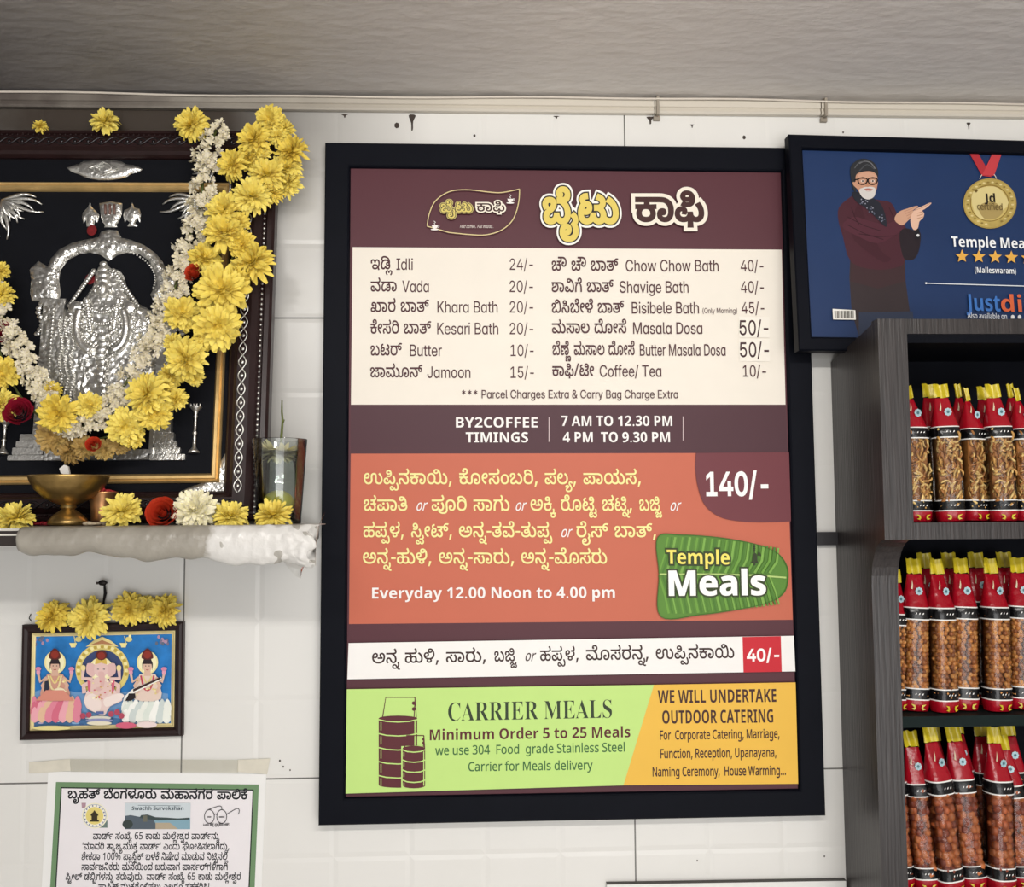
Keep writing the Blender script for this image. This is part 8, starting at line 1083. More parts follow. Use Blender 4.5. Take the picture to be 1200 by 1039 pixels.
def frond(o, dx, dz, n, seed, name='corner_ornament'):
    """fan of curling silver leaves in a corner of the picture"""
    m = MB(); r = random.Random(seed)
    for k in range(n):
        t = k/(n-1); a = math.radians(4+82*t); L = (0.058 if t < .5 else 0.052)*(1-.38*math.sin(t*math.pi))*(1 if k % 3 else .7); pts = []; rad = []
        for i in range(9):
            u = i/8; bend = .75*math.sin(u*2.6)*(1 if k % 2 else -1); x = L*u*math.cos(a+bend*.35); z = L*u*math.sin(a+bend*.35)
            pts.append((o[0]+dx*x, 0.0105-.003*math.sin(u*3.1), o[1]+dz*z)); rad.append(.0019*math.sin(.25+u*2.6)+.0003)
        m.tube(pts, rad, SILVER2, 6)
    m.ball((o[0]+dx*.006, .010, o[1]+dz*.006), .006, SILVER2, 10, (1, .5, 1)); m.build(name, shrine)
frond(sp(15, 75, c1, s1), 1, -1, 15, 1); frond(sp(1240, 75, c1, s1), -1, -1, 15, 2)
frond(SP(-52, 178, D0), 1, -1, 6, 4); frond(SP(266, 186, D0), -1, -1, 6, 5)
lozenge_outline = [(78, 96), (85, 93.5), (92, 92), (98, 88.5), (106, 88), (112, 87), (123, 87), (134, 87.5), (142, 88.5), (148, 92), (156, 93), (163, 95), (167, 98), (163, 101), (154, 103), (148, 107), (140, 109), (130, 110.5), (116, 110.5), (106, 109), (98, 106.5), (92, 103.5), (84, 101)]
relief('top_ornament', [SP(x, z+100.5, D0) for x, z in lozenge_outline], .0032, SILVER2, 7, 0.002, .0004)
f = MB()
for s in (1, .55):
    f.tube([SP(123-17*s, 199, D0)[0:1]+(.0085,)+SP(123-17*s, 199, D0)[1:], SP(123, 199-8*s, D0)[0:1]+(.0082,)+SP(123, 199-8*s, D0)[1:], SP(123+17*s, 199, D0)[0:1]+(.0085,)+SP(123+17*s, 199, D0)[1:], SP(123, 199+8*s, D0)[0:1]+(.0082,)+SP(123, 199+8*s, D0)[1:]], .0011, SILVER2, 6, True)
f.build('lozenge_trim', shrine)
relief('corner_sheet', cr([SP(x, z, D0) for x, z in ((267, 531), (267, 579), (208, 580), (222, 571), (236, 566), (248, 558), (256, 545))], 3), .002, SILVER2, 9, .002, .0005)
KUM = mat('vermilion_powder', (120, 22, 26), .9, var=.25, vscale=300)      
for x, z, r, y in ((570, 270, 34, .0055), (548, 555, 36, .0115)):
    f = MB(); a = sp(x, z, c1, s1); f.ball((a[0], y+.0015, a[1]), r/s1*.00104, KUM, 10, (.9, .2, 1)); f.build('vermilion_mark', shrine)
# ------------------------------------------------------------------ flowers
def petal_material(name, base, tip, rough=.6):
    m = bpy.data.materials.new(name); m.use_nodes = True; q = NT(m); b = q.n['Principled BSDF']
    tc = q.add('ShaderNodeTexCoord'); no = q.add('ShaderNodeTexNoise'); no.inputs['Scale'].default_value = 2.5; q.link(tc.outputs['Object'], no.inputs['Vector'])
    oi = q.add('ShaderNodeObjectInfo')
    f = q.math('ADD', q.math('MULTIPLY', no.outputs['Fac'], .7), q.math('MULTIPLY', oi.outputs['Random'], .4), True)
    q.link(q.mix(f, rgb(base), rgb(tip)), b.inputs['Base Color']); b.inputs['Roughness'].default_value = rough; b.inputs['Specular IOR Level'].default_value = .25
    b.inputs['Subsurface Weight'].default_value = .25; b.inputs['Subsurface Radius'].default_value = (.003, .003, .001); b.inputs['Subsurface Scale'].default_value = .6
    return m
YEL = petal_material('yellow_petal', (230, 196, 58), (247, 231, 124)); PALE = petal_material('cream_petal', (238, 226, 160), (246, 240, 214))
WILT = petal_material('wilted_petal', (150, 112, 60), (206, 176, 104)); JAS = petal_material('jasmine_petal', (214, 200, 162), (236, 228, 204))
REDP = petal_material('dark_rose_petal', (120, 12, 34), (160, 22, 50)); ORGP = petal_material('orange_rose_petal', (170, 28, 18), (206, 70, 36))
GREEN = mat('green_stem', (96, 104, 50), .6)
def petal(m, mt, a, e, L, wd, r0, curl, rd, base=0.0, tipw=.5):
    """one petal: azimuth a, rise e, length L"""
    ca, sa = math.cos(a), math.sin(a); V = []; n = 4
    for i in range(n+1):
        t = i/n; ang = e+curl*t; x = r0+L*(math.sin(t*1.2)/math.sin(1.2))*math.cos(e+curl*t*.5); z = base+L*t*math.sin(ang*.999)
        w = wd*(.45+.75*math.sin(min(1, t*1.15)*math.pi*.75))*(1 if i < n else tipw)
        tw = rd.uniform(-.06, .06)*L
        for s in (-1, 0, 1):
            V.append((x*ca-s*w*sa+tw*sa, x*sa+s*w*ca-tw*ca, z+abs(s)*w*.45))
    m.add(V, [(i*3+k, i*3+k+1, i*3+k+4, i*3+k+3) for i in range(n) for k in (0, 1)], mt, True)
def chrysanthemum_mesh(seed, mt, droop=0.0):
    rd = random.Random(seed); m = MB(); lay = ((22, -.14, .95, .10), (22, .14, .94, .10), (20, .40, .9, .095), (18, .66, .82, .09), (15, .92, .70, .08), (11, 1.14, .54, .07), (7, 1.35, .38, .06))
    for k, (n, e, L, w) in enumerate(lay):
        for j in range(n):
            petal(m, mt, 2*math.pi*(j+.5*(k % 2))/n+rd.uniform(-.16, .16), e+rd.uniform(-.16, .16)-droop, L*rd.uniform(.82, 1.08), w*rd.uniform(.85, 1.2), .05, rd.uniform(-.55, .25), rd, .02*k, rd.uniform(.25, .6))
    m.ball((0, 0, .02), .16, mt, 8)
    return m
def rose_mesh(seed, mt):
    rd = random.Random(seed); m = MB()
    for k in range(5):
        r = .16+.19*k; n = 3+k
        for j in range(n):
            a0 = 2*math.pi*j/n+k*.7; V = []; W_ = 2*math.pi/n*.72
            for i in range(5):
                t = i/4
                for s in range(7):
                    u = s/6*2-1; a = a0+u*W_; rr = r*(.70+.32*t+.10*t*t*(k > 1))*(1+.06*u)
                    V.append((rr*math.cos(a), rr*math.sin(a), .85*t*(1-.075*k)*(1-.22*u*u)-.05*k+rd.uniform(-.012, .012)))
            m.add(V, [(i*7+s, i*7+s+1, i*7+s+8, i*7+s+7) for i in range(4) for s in range(6)], mt, True)
    m.ball((0, 0, .1), .22, mt, 8); return m
def jasmine_mesh(seed, mt):
    rd = random.Random(seed); m = MB(); n = 7
    for j in range(n): petal(m, mt, 2*math.pi*j/n+rd.uniform(-.2, .2), .35+rd.uniform(-.2, .35), rd.uniform(.75, 1.05), .2, .06, rd.uniform(-.3, .3), rd, 0, .3)
    m.tube([(0, 0, .05), (.03, 0, -.35), (0, .04, -.75)], [.1, .12, .08], mt, 6); return m
def face(n, spin=0.0):
    return Vector(n).to_track_quat('Z', 'Y').to_matrix().to_4x4() @ Matrix.Rotation(spin, 4, 'Z')
PROTO = {}
def flower(kind, seed):
    k = (kind, seed)
    if k not in PROTO:
        b = {'yellow': lambda: chrysanthemum_mesh(seed, YEL), 'cream': lambda: chrysanthemum_mesh(seed, PALE), 'wilted': lambda: chrysanthemum_mesh(seed, WILT, .25),
             'rose': lambda: rose_mesh(seed, REDP), 'orange': lambda: rose_mesh(seed, ORGP), 'jasmine': lambda: jasmine_mesh(seed, JAS)}[kind]()
        me = bpy.data.meshes.new(kind); me.from_pydata(b.V, [], b.F)
        for mt in b.mats: me.materials.append(mt)
        me.polygons.foreach_set('use_smooth', b.S); me.update(); PROTO[k] = me
    return PROTO[k]
FR = random.Random(77)
def put(kind, pos, r, name, parent=None, n=None, tilt=.45):
    o = bpy.data.objects.new(name, flower(kind, FR.randrange(4))); COL.objects.link(o)
    d = Vector(n) if n else Vector((FR.uniform(-tilt, tilt), -1, FR.uniform(-tilt, tilt)))
    base = parent.location if parent else Vector((0, 0, 0))
    o.matrix_world = Matrix.Translation(Vector(pos)-base) @ face(d, FR.uniform(0, 6.28)) @ Matrix.Scale(r, 4)
    if parent: o.parent = parent
    return o
def on_shrine(px, py, d):
    x, z = SP(px, py, d); return SP.o+SP.R @ Vector((x, -d, z))
PX = 0.00101
# chrysanthemum garland
g = thing('chrysanthemum_garland', 'thick garland of yellow chrysanthemums hung over the right of the shrine picture', 'garland', on_shrine(316, 140, .02))
YG = [(316, 140, 17, .018), (333, 152, 13, .012), (298, 164, 20, .028), (342, 178, 20, .014), (335, 198, 18, .010), (273, 193, 18, .030), (291, 186, 14, .02), (313, 205, 20, .024), (338, 215, 17, .008),
      (295, 230, 21, .030), (318, 226, 14, .014), (263, 247, 21, .032), (279, 262, 14, .026), (263, 273, 23, .036), (284, 287, 16, .030), (297, 308, 24, .026), (283, 318, 14, .024), (240, 302, 18, .026), (260, 340, 29, .044),
      (278, 330, 14, .032), (214, 367, 20, .036), (255, 382, 26, .044), (240, 398, 14, .038), (218, 420, 24, .042), (203, 402, 11, .034), (200, 440, 13, .030), (192, 455, 12, .034), (228, 442, 10, .03), (246, 360, 13, .034), (250, 322, 13, .03), (303, 180, 14, .022), (325, 160, 12, .016), (173, 462, 23, .048), (206, 467, 13, .030), (181, 484, 19, .042), (147, 500, 20, .040), (155, 512, 13, .034),
      (106, 475, 15, .038), (68, 484, 21, .046), (60, 457, 11, .030), (2, 437, 18, .034), (2, 474, 17, .034), (2, 345, 14, .030), (0, 318, 11, .028)]
for x, z, r, d in YG: put('yellow', on_shrine(x, z, d+.008), r*PX*1.08, 'chrysanthemum', g)
for x, z, r, d in ((62, 512, 18, .036), (82, 527, 15, .030), (98, 523, 13, .034), (122, 527, 12, .030), (140, 519, 13, .030)): put('wilted', on_shrine(x, z, d), r*PX*1.1, 'wilted_chrysanthemum', g)
put('orange', on_shrine(227, 320, .040), 10*PX, 'orange_flower', g); put('orange', on_shrine(110, 521, .050), 8*PX, 'orange_flower', g)
m = MB()
path = cr([on_shrine(*a)-g.location for a in ((322, 128, .008), (300, 190, .014), (285, 250, .016), (270, 310, .018), (245, 380, .02), (200, 450, .02), (150, 500, .02), (100, 515, .02), (55, 495, .02), (15, 450, .02), (-8, 380, .018), (-14, 300, .012))], 6, False)
m.tube(path, .0012, GREEN, 6); m.build('string', g)
# jasmine garland
j = thing('jasmine_garland', 'strand of cream jasmine blossoms with red roses looped across the silver relief', 'garland', on_shrine(250, 150, .02))
jp = cr([(254, 152, .016), (243, 178, .02), (238, 205, .024), (236, 235, .024), (228, 262, .024), (218, 288, .024), (211, 315, .026), (204, 340, .026), (192, 362, .028), (182, 388, .03), (168, 415, .032), (150, 445, .034), (130, 474, .034), (105, 497, .036), (80, 498, .036), (60, 478, .034), (44, 450, .034), (30, 425, .032), (16, 400, .03), (6, 378, .028), (-4, 350, .026), (-10, 315, .024)], 12, False)
m = MB(); m.tube([on_shrine(*q)-j.location for q in jp[::4]], .0016, GREEN, 6); m.build('string', j)
rest = MB(); NJ = 520
for k in range(NJ):
    q = jp[int(k/NJ*(len(jp)-1))]; a = FR.uniform(0, 6.28); rr = 14.5*(FR.random()**.5); dx, dz = rr*math.cos(a), rr*math.sin(a)*.8
    out = math.sqrt(max(0, 1-(rr/15.5)**2)); pos = on_shrine(q[0]+dx, q[1]+dz, q[2]+.002+.010*out)
    n = Vector((dx*.09, -.35-out, -dz*.09))+Vector((FR.uniform(-.5, .5), FR.uniform(-.3, .3), FR.uniform(-.5, .5))); r = FR.uniform(5.2, 7.2)*PX
    if k % 5 == 0 and k < 500: put('jasmine', pos, r, 'jasmine_blossom', j, n)
    else:
        me = flower('jasmine', k % 4); M = Matrix.Translation(pos-j.location) @ face(n, a) @ Matrix.Scale(r, 4)
        rest.add([M @ v.co for v in me.vertices], [tuple(p.vertices) for p in me.polygons], JAS, True)
o = rest.build('jasmine_blossoms', j); o['kind'] = 'stuff'
for x, z, r, d in ((22, 483, 15, .042), (0, 390, 13, .036)): put('rose', on_shrine(x, z, d), r*PX, 'rose', j, (0.2, -1, .3))
# loose flowers laid on frames and shelf
tag(put('yellow', on_shrine(225, 146, .016), 21*PX, 'chrysanthemum', None, (-.2, -1, .1)), 'golden chrysanthemum at the top of the jasmine strand', 'flower')
tag(put('yellow', on_shrine(123, 143, .002), 18*PX, 'chrysanthemum', None, (0, -1, .5)), 'single golden chrysanthemum laid on the top edge of the shrine picture', 'flower')
tag(put('yellow', on_shrine(47, 148, .001), 9*PX, 'chrysanthemum', None, (0, -1, .6)), 'little dull yellow flower on the top edge of the shrine picture, far left', 'flower')
SHELF_Z = CAM_Z-0.0190; TOP = SHELF_Z+0.002
def on_cloth(kind, px, d, r, label, cat='flower', up=.75, hgt=.55, tx=0.0):
    p = W(px, 600, d); return tag(put(kind, (p.x, -d, TOP+r*PX*hgt), r*PX, 'rose' if kind == 'orange' else 'chrysanthemum', None, (tx, -1, up)), label, cat)
on_cloth('yellow', 18, .135, 22, 'flat yellow chrysanthemum on the shelf at the far left, beside the brass bowl', up=1.5, hgt=.30)
on_cloth('yellow', 143, .140, 22, 'yellow chrysanthemum on the shelf just right of the brass bowl', hgt=.62)
on_cloth('orange', 191, .140, 16, 'red orange rose lying on the shelf', hgt=.75, up=.3)
on_cloth('cream', 228, .138, 25, 'cream white chrysanthemum on the shelf, beside the red orange rose', hgt=.62, up=.4)
on_cloth('yellow', 270, .138, 20, 'yellow chrysanthemum on the shelf right after the cream white one', up=1.1, hgt=.4, tx=.2)
on_cloth('yellow', 320, .142, 21, 'large yellow chrysanthemum on the shelf in front of the glass', hgt=.40, up=1.3)
# ------------------------------------------------------------------ the shrine shelf and what stands on it
SHX = -0.188
WOODD = mat('dark_shelf_wood', (44, 36, 32), .45, var=.2, vscale=50); EDGE = mat('pale_edge_line', (206, 202, 192), .4)
sh = thing('shelf', 'narrow dark wall shelf under the shrine picture', 'shelf', (-0.5, 0, SHELF_Z-0.018))
m = MB(); m.box(-.4, SHX+.5, -.163, -.0005, 0, .018, WOODD); m.build('board', sh)
m = MB(); m.box(-.4, SHX+.5, -.1642, -.163, .0105, .0125, EDGE); m.box(-.4, SHX+.5, -.1642, -.163, .0155, .018, EDGE); m.build('edge_strip', sh)
def sheet_material():
    m = bpy.data.materials.new('grey_plastic_sheet'); m.use_nodes = True; q = NT(m); b = q.n['Principled BSDF']
    tc = q.add('ShaderNodeTexCoord'); sp_ = q.add('ShaderNodeSeparateXYZ'); q.link(tc.outputs['Object'], sp_.inputs[0])
    no = q.add('ShaderNodeTexNoise'); no.inputs['Scale'].default_value = 16; no.inputs['Detail'].default_value = 5; q.link(tc.outputs['Object'], no.inputs['Vector'])
    n2 = q.add('ShaderNodeTexNoise'); n2.inputs['Scale'].default_value = 42; n2.inputs['Detail'].default_value = 2; q.link(tc.outputs['Object'], n2.inputs['Vector'])
    # clean white end of the sheet, greasy grey stain spreading from the left
    e = q.math('ADD', q.math('SUBTRACT', sp_.outputs[0], -0.268), q.math('MULTIPLY', q.math('SUBTRACT', no.outputs['Fac'], .5), .09))
    e = q.math('DIVIDE', e, .006, True)
    spot = q.math('MULTIPLY', q.math('GREATER_THAN', n2.outputs['Fac'], .64), .75)
    e = q.math('SUBTRACT', e, spot, True)
    grey = q.mix(no.outputs['Fac'], rgb((128, 122, 112)), rgb((176, 170, 158)))
    q.link(q.mix(e, grey, rgb((214, 211, 206))), b.inputs['Base Color']); b.inputs['Roughness'].default_value = .3
    n3 = q.add('ShaderNodeTexNoise'); n3.inputs['Scale'].default_value = 70; n3.inputs['Detail'].default_value = 4; q.link(tc.outputs['Object'], n3.inputs['Vector'])
    bp = q.add('ShaderNodeBump'); bp.inputs['Distance'].default_value = .0015; q.link(n3.outputs['Fac'], bp.inputs['Height']); q.link(bp.outputs['Normal'], b.inputs['Normal'])
    sheet_material.m = m; return m
# sheet lying on the shelf, rolled over its front edge
m = MB(); rd = random.Random(5); XA = W(13, 632, .19).x; XB = W(371, 640, .17).x; NX, NP = 90, 26; V = []
for i in range(NX+1):
    t = i/NX; x = XA+(XB-XA)*t; drop = .026+.017*t+.0025*math.sin(t*19)+.0012*math.sin(t*47); bulge = .012-.004*t; crump = max(0, (t-.72)/.28)
    for k in range(NP+1):
        u = k/NP
        if u < .3: y, z = -(.112+(.166-.112)*(u/.3)), TOP-.0003+.0002*math.sin(t*60+k)
        else:
            a = (u-.3)/.7*math.pi*1.05
            y = -.166-bulge*math.sin(a)*1.1-.0015*(a/3); z = TOP-.0003-drop*(1-math.cos(a))/2*1.0
        w_ = .0016*crump*(math.sin(i*1.1+k*.8)+.6*math.sin(i*.53-k*1.5))*(1 if u > .3 else .15)+.0006*math.sin(i*.9+k*.35)*(u > .32)
        xx = x+crump*crump*(u > .3)*(.005*math.sin(k*.9)-.006*u)
        V.append((xx, y-abs(w_)*1.2, z+(w_*.8 if u > .34 else 0)))
m.add(V, [(i*(NP+1)+k, i*(NP+1)+k+1, (i+1)*(NP+1)+k+1, (i+1)*(NP+1)+k) for i in range(NX) for k in range(NP)], sheet_material(), True)
K0 = 9; ends = [V[NX*(NP+1)+k] for k in range(K0, NP+1)]; mid = tuple(sum(v[i] for v in ends)/len(ends)+(.004 if i == 0 else 0) for i in range(3))
m.add(ends+[mid], [(k, k+1, len(ends)) for k in range(len(ends)-1)], sheet_material.m, True)
o = m.build('plastic_sheet'); tag(o, 'stained grey plastic sheet rolled over the front edge of the shrine shelf', 'plastic sheet')
so = o.modifiers.new('thickness', 'SOLIDIFY'); so.thickness = .0006; so.offset = -1
# torn end of clear film
def film_material(name, tint, k, rough=.12, bscale=60, bump=.002):
    m = bpy.data.materials.new(name); m.use_nodes = True; q = NT(m); out = q.n['Material Output']; q.n.remove(q.n['Principled BSDF'])
    tr = q.add('ShaderNodeBsdfTransparent'); tr.inputs[0].default_value = rgb(tint); gl = q.add('ShaderNodeBsdfGlossy'); gl.inputs['Roughness'].default_value = rough; gl.inputs['Color'].default_value = (.95, .95, .95, 1)
    fr = q.add('ShaderNodeFresnel'); fr.inputs['IOR'].default_value = 1.45; f = q.math('ADD', q.math('MULTIPLY', fr.outputs[0], .9), k, True)
    tc = q.add('ShaderNodeTexCoord'); no = q.add('ShaderNodeTexNoise'); no.inputs['Scale'].default_value = bscale; no.inputs['Detail'].default_value = 3; q.link(tc.outputs['Object'], no.inputs['Vector'])
    bp = q.add('ShaderNodeBump'); bp.inputs['Distance'].default_value = bump; q.link(no.outputs['Fac'], bp.inputs['Height'])
    q.link(bp.outputs['Normal'], gl.inputs['Normal']); q.link(bp.outputs['Normal'], fr.inputs['Normal'])
    mx = q.add('ShaderNodeMixShader'); q.link(f, mx.inputs[0]); q.link(tr.outputs[0], mx.inputs[1]); q.link(gl.outputs[0], mx.inputs[2]); q.link(mx.outputs[0], out.inputs['Surface']); return m
FILM = film_material('clear_crinkled_film', (246, 246, 244), .12, .18)
m = MB(); V = []; rd = random.Random(9)
edge_a = [(330, 655), (338, 668), (345, 676), (352, 679), (352, 668)]; edge_b = [(352, 640), (360, 634), (368, 626), (374, 612), (381, 601)]
for i in range(9):
    t = i/8
    for k in range(5):
        a = edge_a[k]; b_ = edge_b[k]; x = a[0]+(b_[0]-a[0])*t+rd.uniform(-1.5, 1.5); z = a[1]+(b_[1]-a[1])*t+rd.uniform(-1.5, 1.5); V.append(W(x, z, .168-.006*math.sin(t*3.1)-.008*t+rd.uniform(-.003, .003)))
m.add(V, [(i*5+k, i*5+k+1, i*5+k+6, i*5+k+5) for i in range(8) for k in range(4)], FILM, True)
tag(m.build('clear_film_scrap'), 'crumpled scrap of clear film hanging off the right end of the shelf', 'plastic film')
# brass bowl on a foot
BRASS = mat('old_brass', (168, 138, 84), .32, .92, var=.25, vscale=70, bump=.0002, bscale=300)
p0 = W(80, 600, .128); bowl = thing('brass_bowl', 'footed brass bowl on the shelf in front of the shrine picture', 'bowl', (p0.x, -.128, TOP))
m = MB(); m.lathe([(0, 0.00045), (.016, 0.), (.0205, 0.0018), (.0195, 0.0054), (.015, 0.0108), (.009, 0.01548), (.0062, 0.01755)], BRASS, 48); m.build('foot', bowl)
m = MB(); m.lathe([(.0062, 0.01755), (.0085, 0.01935), (.0072, 0.0216), (.014, 0.02385), (.024, 0.02925), (.0335, 0.03825), (.0385, 0.0468), (.0402, 0.05175), (.0406, 0.0531), (.0398, 0.05337), (.0392, 0.05175), (.0372, 0.0468), (.032, 0.0387), (.022, 0.0306), (.0, 0.027)], BRASS, 64); m.build('cup', bowl)
RICE = mat('dried_petals', (96, 30, 28), .8, var=.3, vscale=200)
m = MB(); rd = random.Random(2)
for k in range(40):
    a, r = rd.uniform(0, 6.28), .033*rd.random()**.5; m.ball((r*math.cos(a), r*math.sin(a), .047+rd.uniform(0, .005)), .0035, RICE, 6, (1.4, .8, .5))
o = m.build('dried_petals'); o.location = bowl.location; tag(o, 'dried dark red petals heaped in the brass bowl', 'petals'); o['kind'] = 'stuff'
m = MB(); m.prism([(-.004, 0), (.005, -.003), (.003, .007), (-.001, .009), (-.006, .005)], -.002, .002, mat('white_crumb', (240, 236, 228), .7)); o = m.build('camphor_piece'); o.location = (p0.x-.003, -.130, TOP+.0555); tag(o, 'white camphor piece sitting on top of the brass bowl', 'camphor')
# copper tumbler with a red flower behind the bowl
p1 = W(121, 598, .108); cup = thing('copper_cup', 'small copper cup with red petals, right behind the brass bowl', 'cup', (p1.x, -.108, TOP-.0018))
COP = mat('worn_copper', (176, 128, 86), .35, .85, var=.3, vscale=90)
m = MB(); m.lathe([(0, 0), (.0112, 0), (.0122, .002), (.0132, .020), (.0150, .036), (.0158, .0375), (.0150, .0378), (.0140, .036), (.0122, .02), (.0108, .004), (0, .0035)], COP, 40); m.build('body', cup)
m = MB()
for k in range(26):
    a, r = rd.uniform(0, 6.28), .0112*rd.random()**.5; m.ball((r*math.cos(a), r*math.sin(a), .034+rd.uniform(0, .007)), .004, mat('red_pink_petals', (176, 44, 48), .7, var=.3, vscale=200), 6, (1.2, .9, .6))
m.build('petals', cup)
def scatter(name, label, col, spots, d):
    m = MB(); r = random.Random(len(spots)); mt = mat(name+'_colour', col, .75, var=.3, vscale=200)
    for px, n in spots:
        for k in range(n):
            p = W(px+r.uniform(-9, 9), 606, d); y = -d+r.uniform(-.008, .008); m.ball((p.x, y, TOP+.002+r.uniform(0, .006)*(n > 12)), r.uniform(.003, .0055), mt, 7, (1.2, .9, .45))
    o = m.build(name); tag(o, label, 'petals'); o['kind'] = 'stuff'
scatter('red_petals', 'loose dark red petals on the shelf left of the bowl foot', (132, 22, 34), ((52, 12), (61, 10)), .118)
scatter('maroon_petals', 'dry maroon petals scattered on the shelf under the copper cup', (74, 38, 40), ((100, 9), (112, 9)), .128)
scatter('pale_crumbs', 'pale crumbs of flower and rice on the shelf beside the copper cup', (196, 178, 150), ((106, 5), (118, 6)), .142)
# glass of water with a floating flower and a lemon
GLASS = film_material('clear_glass', (247, 249, 248), .02, .03, 20, .0); WATER = film_material('water', (236, 240, 238), .02, .02, 20, .0)
gd = .082; p2 = W(327, 600, gd); gx = p2.x
glass = thing('drinking_glass', 'clear drinking glass of water on the right end of the shelf', 'glass', (gx, -gd, SHELF_Z+.0003))
m = MB(); m.lathe([(0, 0), (.0225, 0), (.0242, .0015), (.0262, .030), (.0305, .0955), (.0306, .0962), (.0298, .0962), (.0294, .0955), (.0252, .032), (.0232, .0045), (0, .004)], GLASS, 64); m.build('tumbler', glass)
m = MB(); m.lathe([(0, .0045), (.0229, .0048), (.0249, .032), (.0284, .082), (0, .082)], WATER, 64); m.build('water', glass)
lem = MB(); lem.ball((0, 0, 0), .0185, mat('lemon_peel', (214, 204, 62), .35, var=.1, vscale=90, bump=.0006, bscale=500), 28, (1, 1, .93)); lem.ball((.017, 0, .001), .0055, mat('lemon_peel', (214, 204, 62)), 10, (1.1, .8, .8))
o = lem.build('lemon'); o.location = (gx-.001, -gd, SHELF_Z+.0048+.0172); tag(o, 'yellow lemon sunk in the glass of water', 'lemon')
ff = thing('floating_chrysanthemum', 'cream yellow chrysanthemum floating upside down in the glass, stem up', 'flower', (gx, -gd, SHELF_Z+.0815))
fl_ = bpy.data.objects.new('bloom', flower('cream', 2)); COL.objects.link(fl_); fl_.parent = ff; fl_.matrix_basis = Matrix.Translation((0, 0, .002)) @ Matrix.Rotation(math.pi, 4, 'X') @ Matrix.Scale(.0262, 4) @ Matrix.Diagonal((1, 1, .75, 1))
m = MB(); m.tube([(.0015, -.001, 0), (.002, -.001, .018), (.0035, -.002, .036), (.0025, -.002, .0455), (.0025, -.002, .059)], [.0016, .0015, .0012, .0011, .0008], GREEN, 8); m.tube([(.0035, -.002, .034), (.0055, -.003, .037)], [.0014, .0006], GREEN, 6); m.build('stem', ff)

# ------------------------------------------------------------------ small framed picture of three seated figures
QP = Plane((-0.4383, 1.15-0.013, -0.2012), 0.1865, 0.1334, 0, math.radians(1), math.radians(-.31))
sm = thing('small_framed_picture', 'small dark framed print of three seated deities on blue, on the wall under the shelf', 'picture frame', QP.o, QP.R)
w2 = QP.w/2; BRN = mat('dark_brown_frame', (38, 24, 24), .4, var=.2, vscale=60, spec=.3)
m = MB(); m.moulding(-w2, w2, 0, QP.h, [(.001, .011), (0, .010), (0, .003), (.0015, .0006), (.004, 0), (.0075, .001), (.0095, .003), (.0105, .0055), (.0105, .0105), (.001, .011)], BRN); m.build('frame', sm)
m = MB(); m.moulding(-w2+.0103, w2-.0103, .0103, QP.h-.0103, [(0, .0075), (0, .0052), (.001, .0046), (.003, .0060), (.0042, .0062), (.0042, .0085), (0, .0075)], mat('pale_gilt', (226, 208, 150), .4, .3, var=.12)); m.build('gilt_slip', sm)
p = Print(QP, -.0072); P = p.area; o = (20, 700); S = 5.77; sx = w2-.0140; y = p.y()
SKY = mat('print_blue_ground', (40, 120, 190), .4, var=.25, vscale=60, spec=.3)
p.add([(-sx, y, .0142), (sx, y, .0142), (sx, y, QP.h-.0142), (-sx, y, QP.h-.0142)], [(0, 1, 2, 3)], SKY)
rd = random.Random(4)
def E(x, z, rx_, rz_, c, n=18): P(circle(x, z, rx_, n, rz_), c, o, S)
P([(105, 640), (230, 600), (400, 640), (700, 640), (860, 620), (1020, 650), (1024, 890), (105, 890)], '6f9bc9', o, S)
P([(105, 800), (300, 830), (560, 800), (800, 830), (1022, 790), (1022, 890), (105, 890)], '47719f', o, S)
for k in range(28): E(rd.uniform(120, 1010), rd.uniform(800, 875), rd.uniform(12, 34), rd.uniform(4, 8), ('c8b8d8', '8fb4d8', 'f0e4e8', '3e5f90')[k % 4], 8)
for x, s in ((140, 1), (190, -1), (960, 1), (1000, -1)):
    for k in range(6): E(x+rd.uniform(-25, 25), 285+rd.uniform(-25, 30), 10, 13, ('76708c', 'b08ea6', '5f6a7e')[k % 3], 8)
# arch behind the middle figure
P(circle(580, 485, 182, 36, 175), 'e2cf7c', o, S); P(circle(580, 492, 143, 32, 140), '3c4a74', o, S)
for k in range(25):
    a = math.radians(190-k*200/24+360); E(580+163*math.cos(a), 487-158*math.sin(a), 13, 13, 'f4e8a8' if k % 2 else 'c2a648', 8)
P([(470, 330), (520, 290), (580, 262), (640, 290), (690, 330), (580, 322)], 'e4d390', o, S); P([(500, 318), (580, 285), (660, 318), (580, 312)], 'b07c56', o, S)
for x in (420, 760):                                       # hanging lamps
    p.line([(x-30, 258), (x-20, 310)], .7, 'e9dc8e', o, S); P([(x-62, 305), (x-10, 305), (x-22, 335), (x-50, 335)], 'efe29a', o, S); E(x, 280, 24, 18, 'e3d486', 8); E(x+8, 258, 10, 10, 'f5ecb4', 8)
GOLDS = ('e6d28a', 'f3e6b0', 'caa85a')
def garment(cx_, z0, z1, w0, w1, c): P([(cx_-w0, z0), (cx_+w0, z0), (cx_+w1, z1), (cx_-w1, z1)], c, o, S)
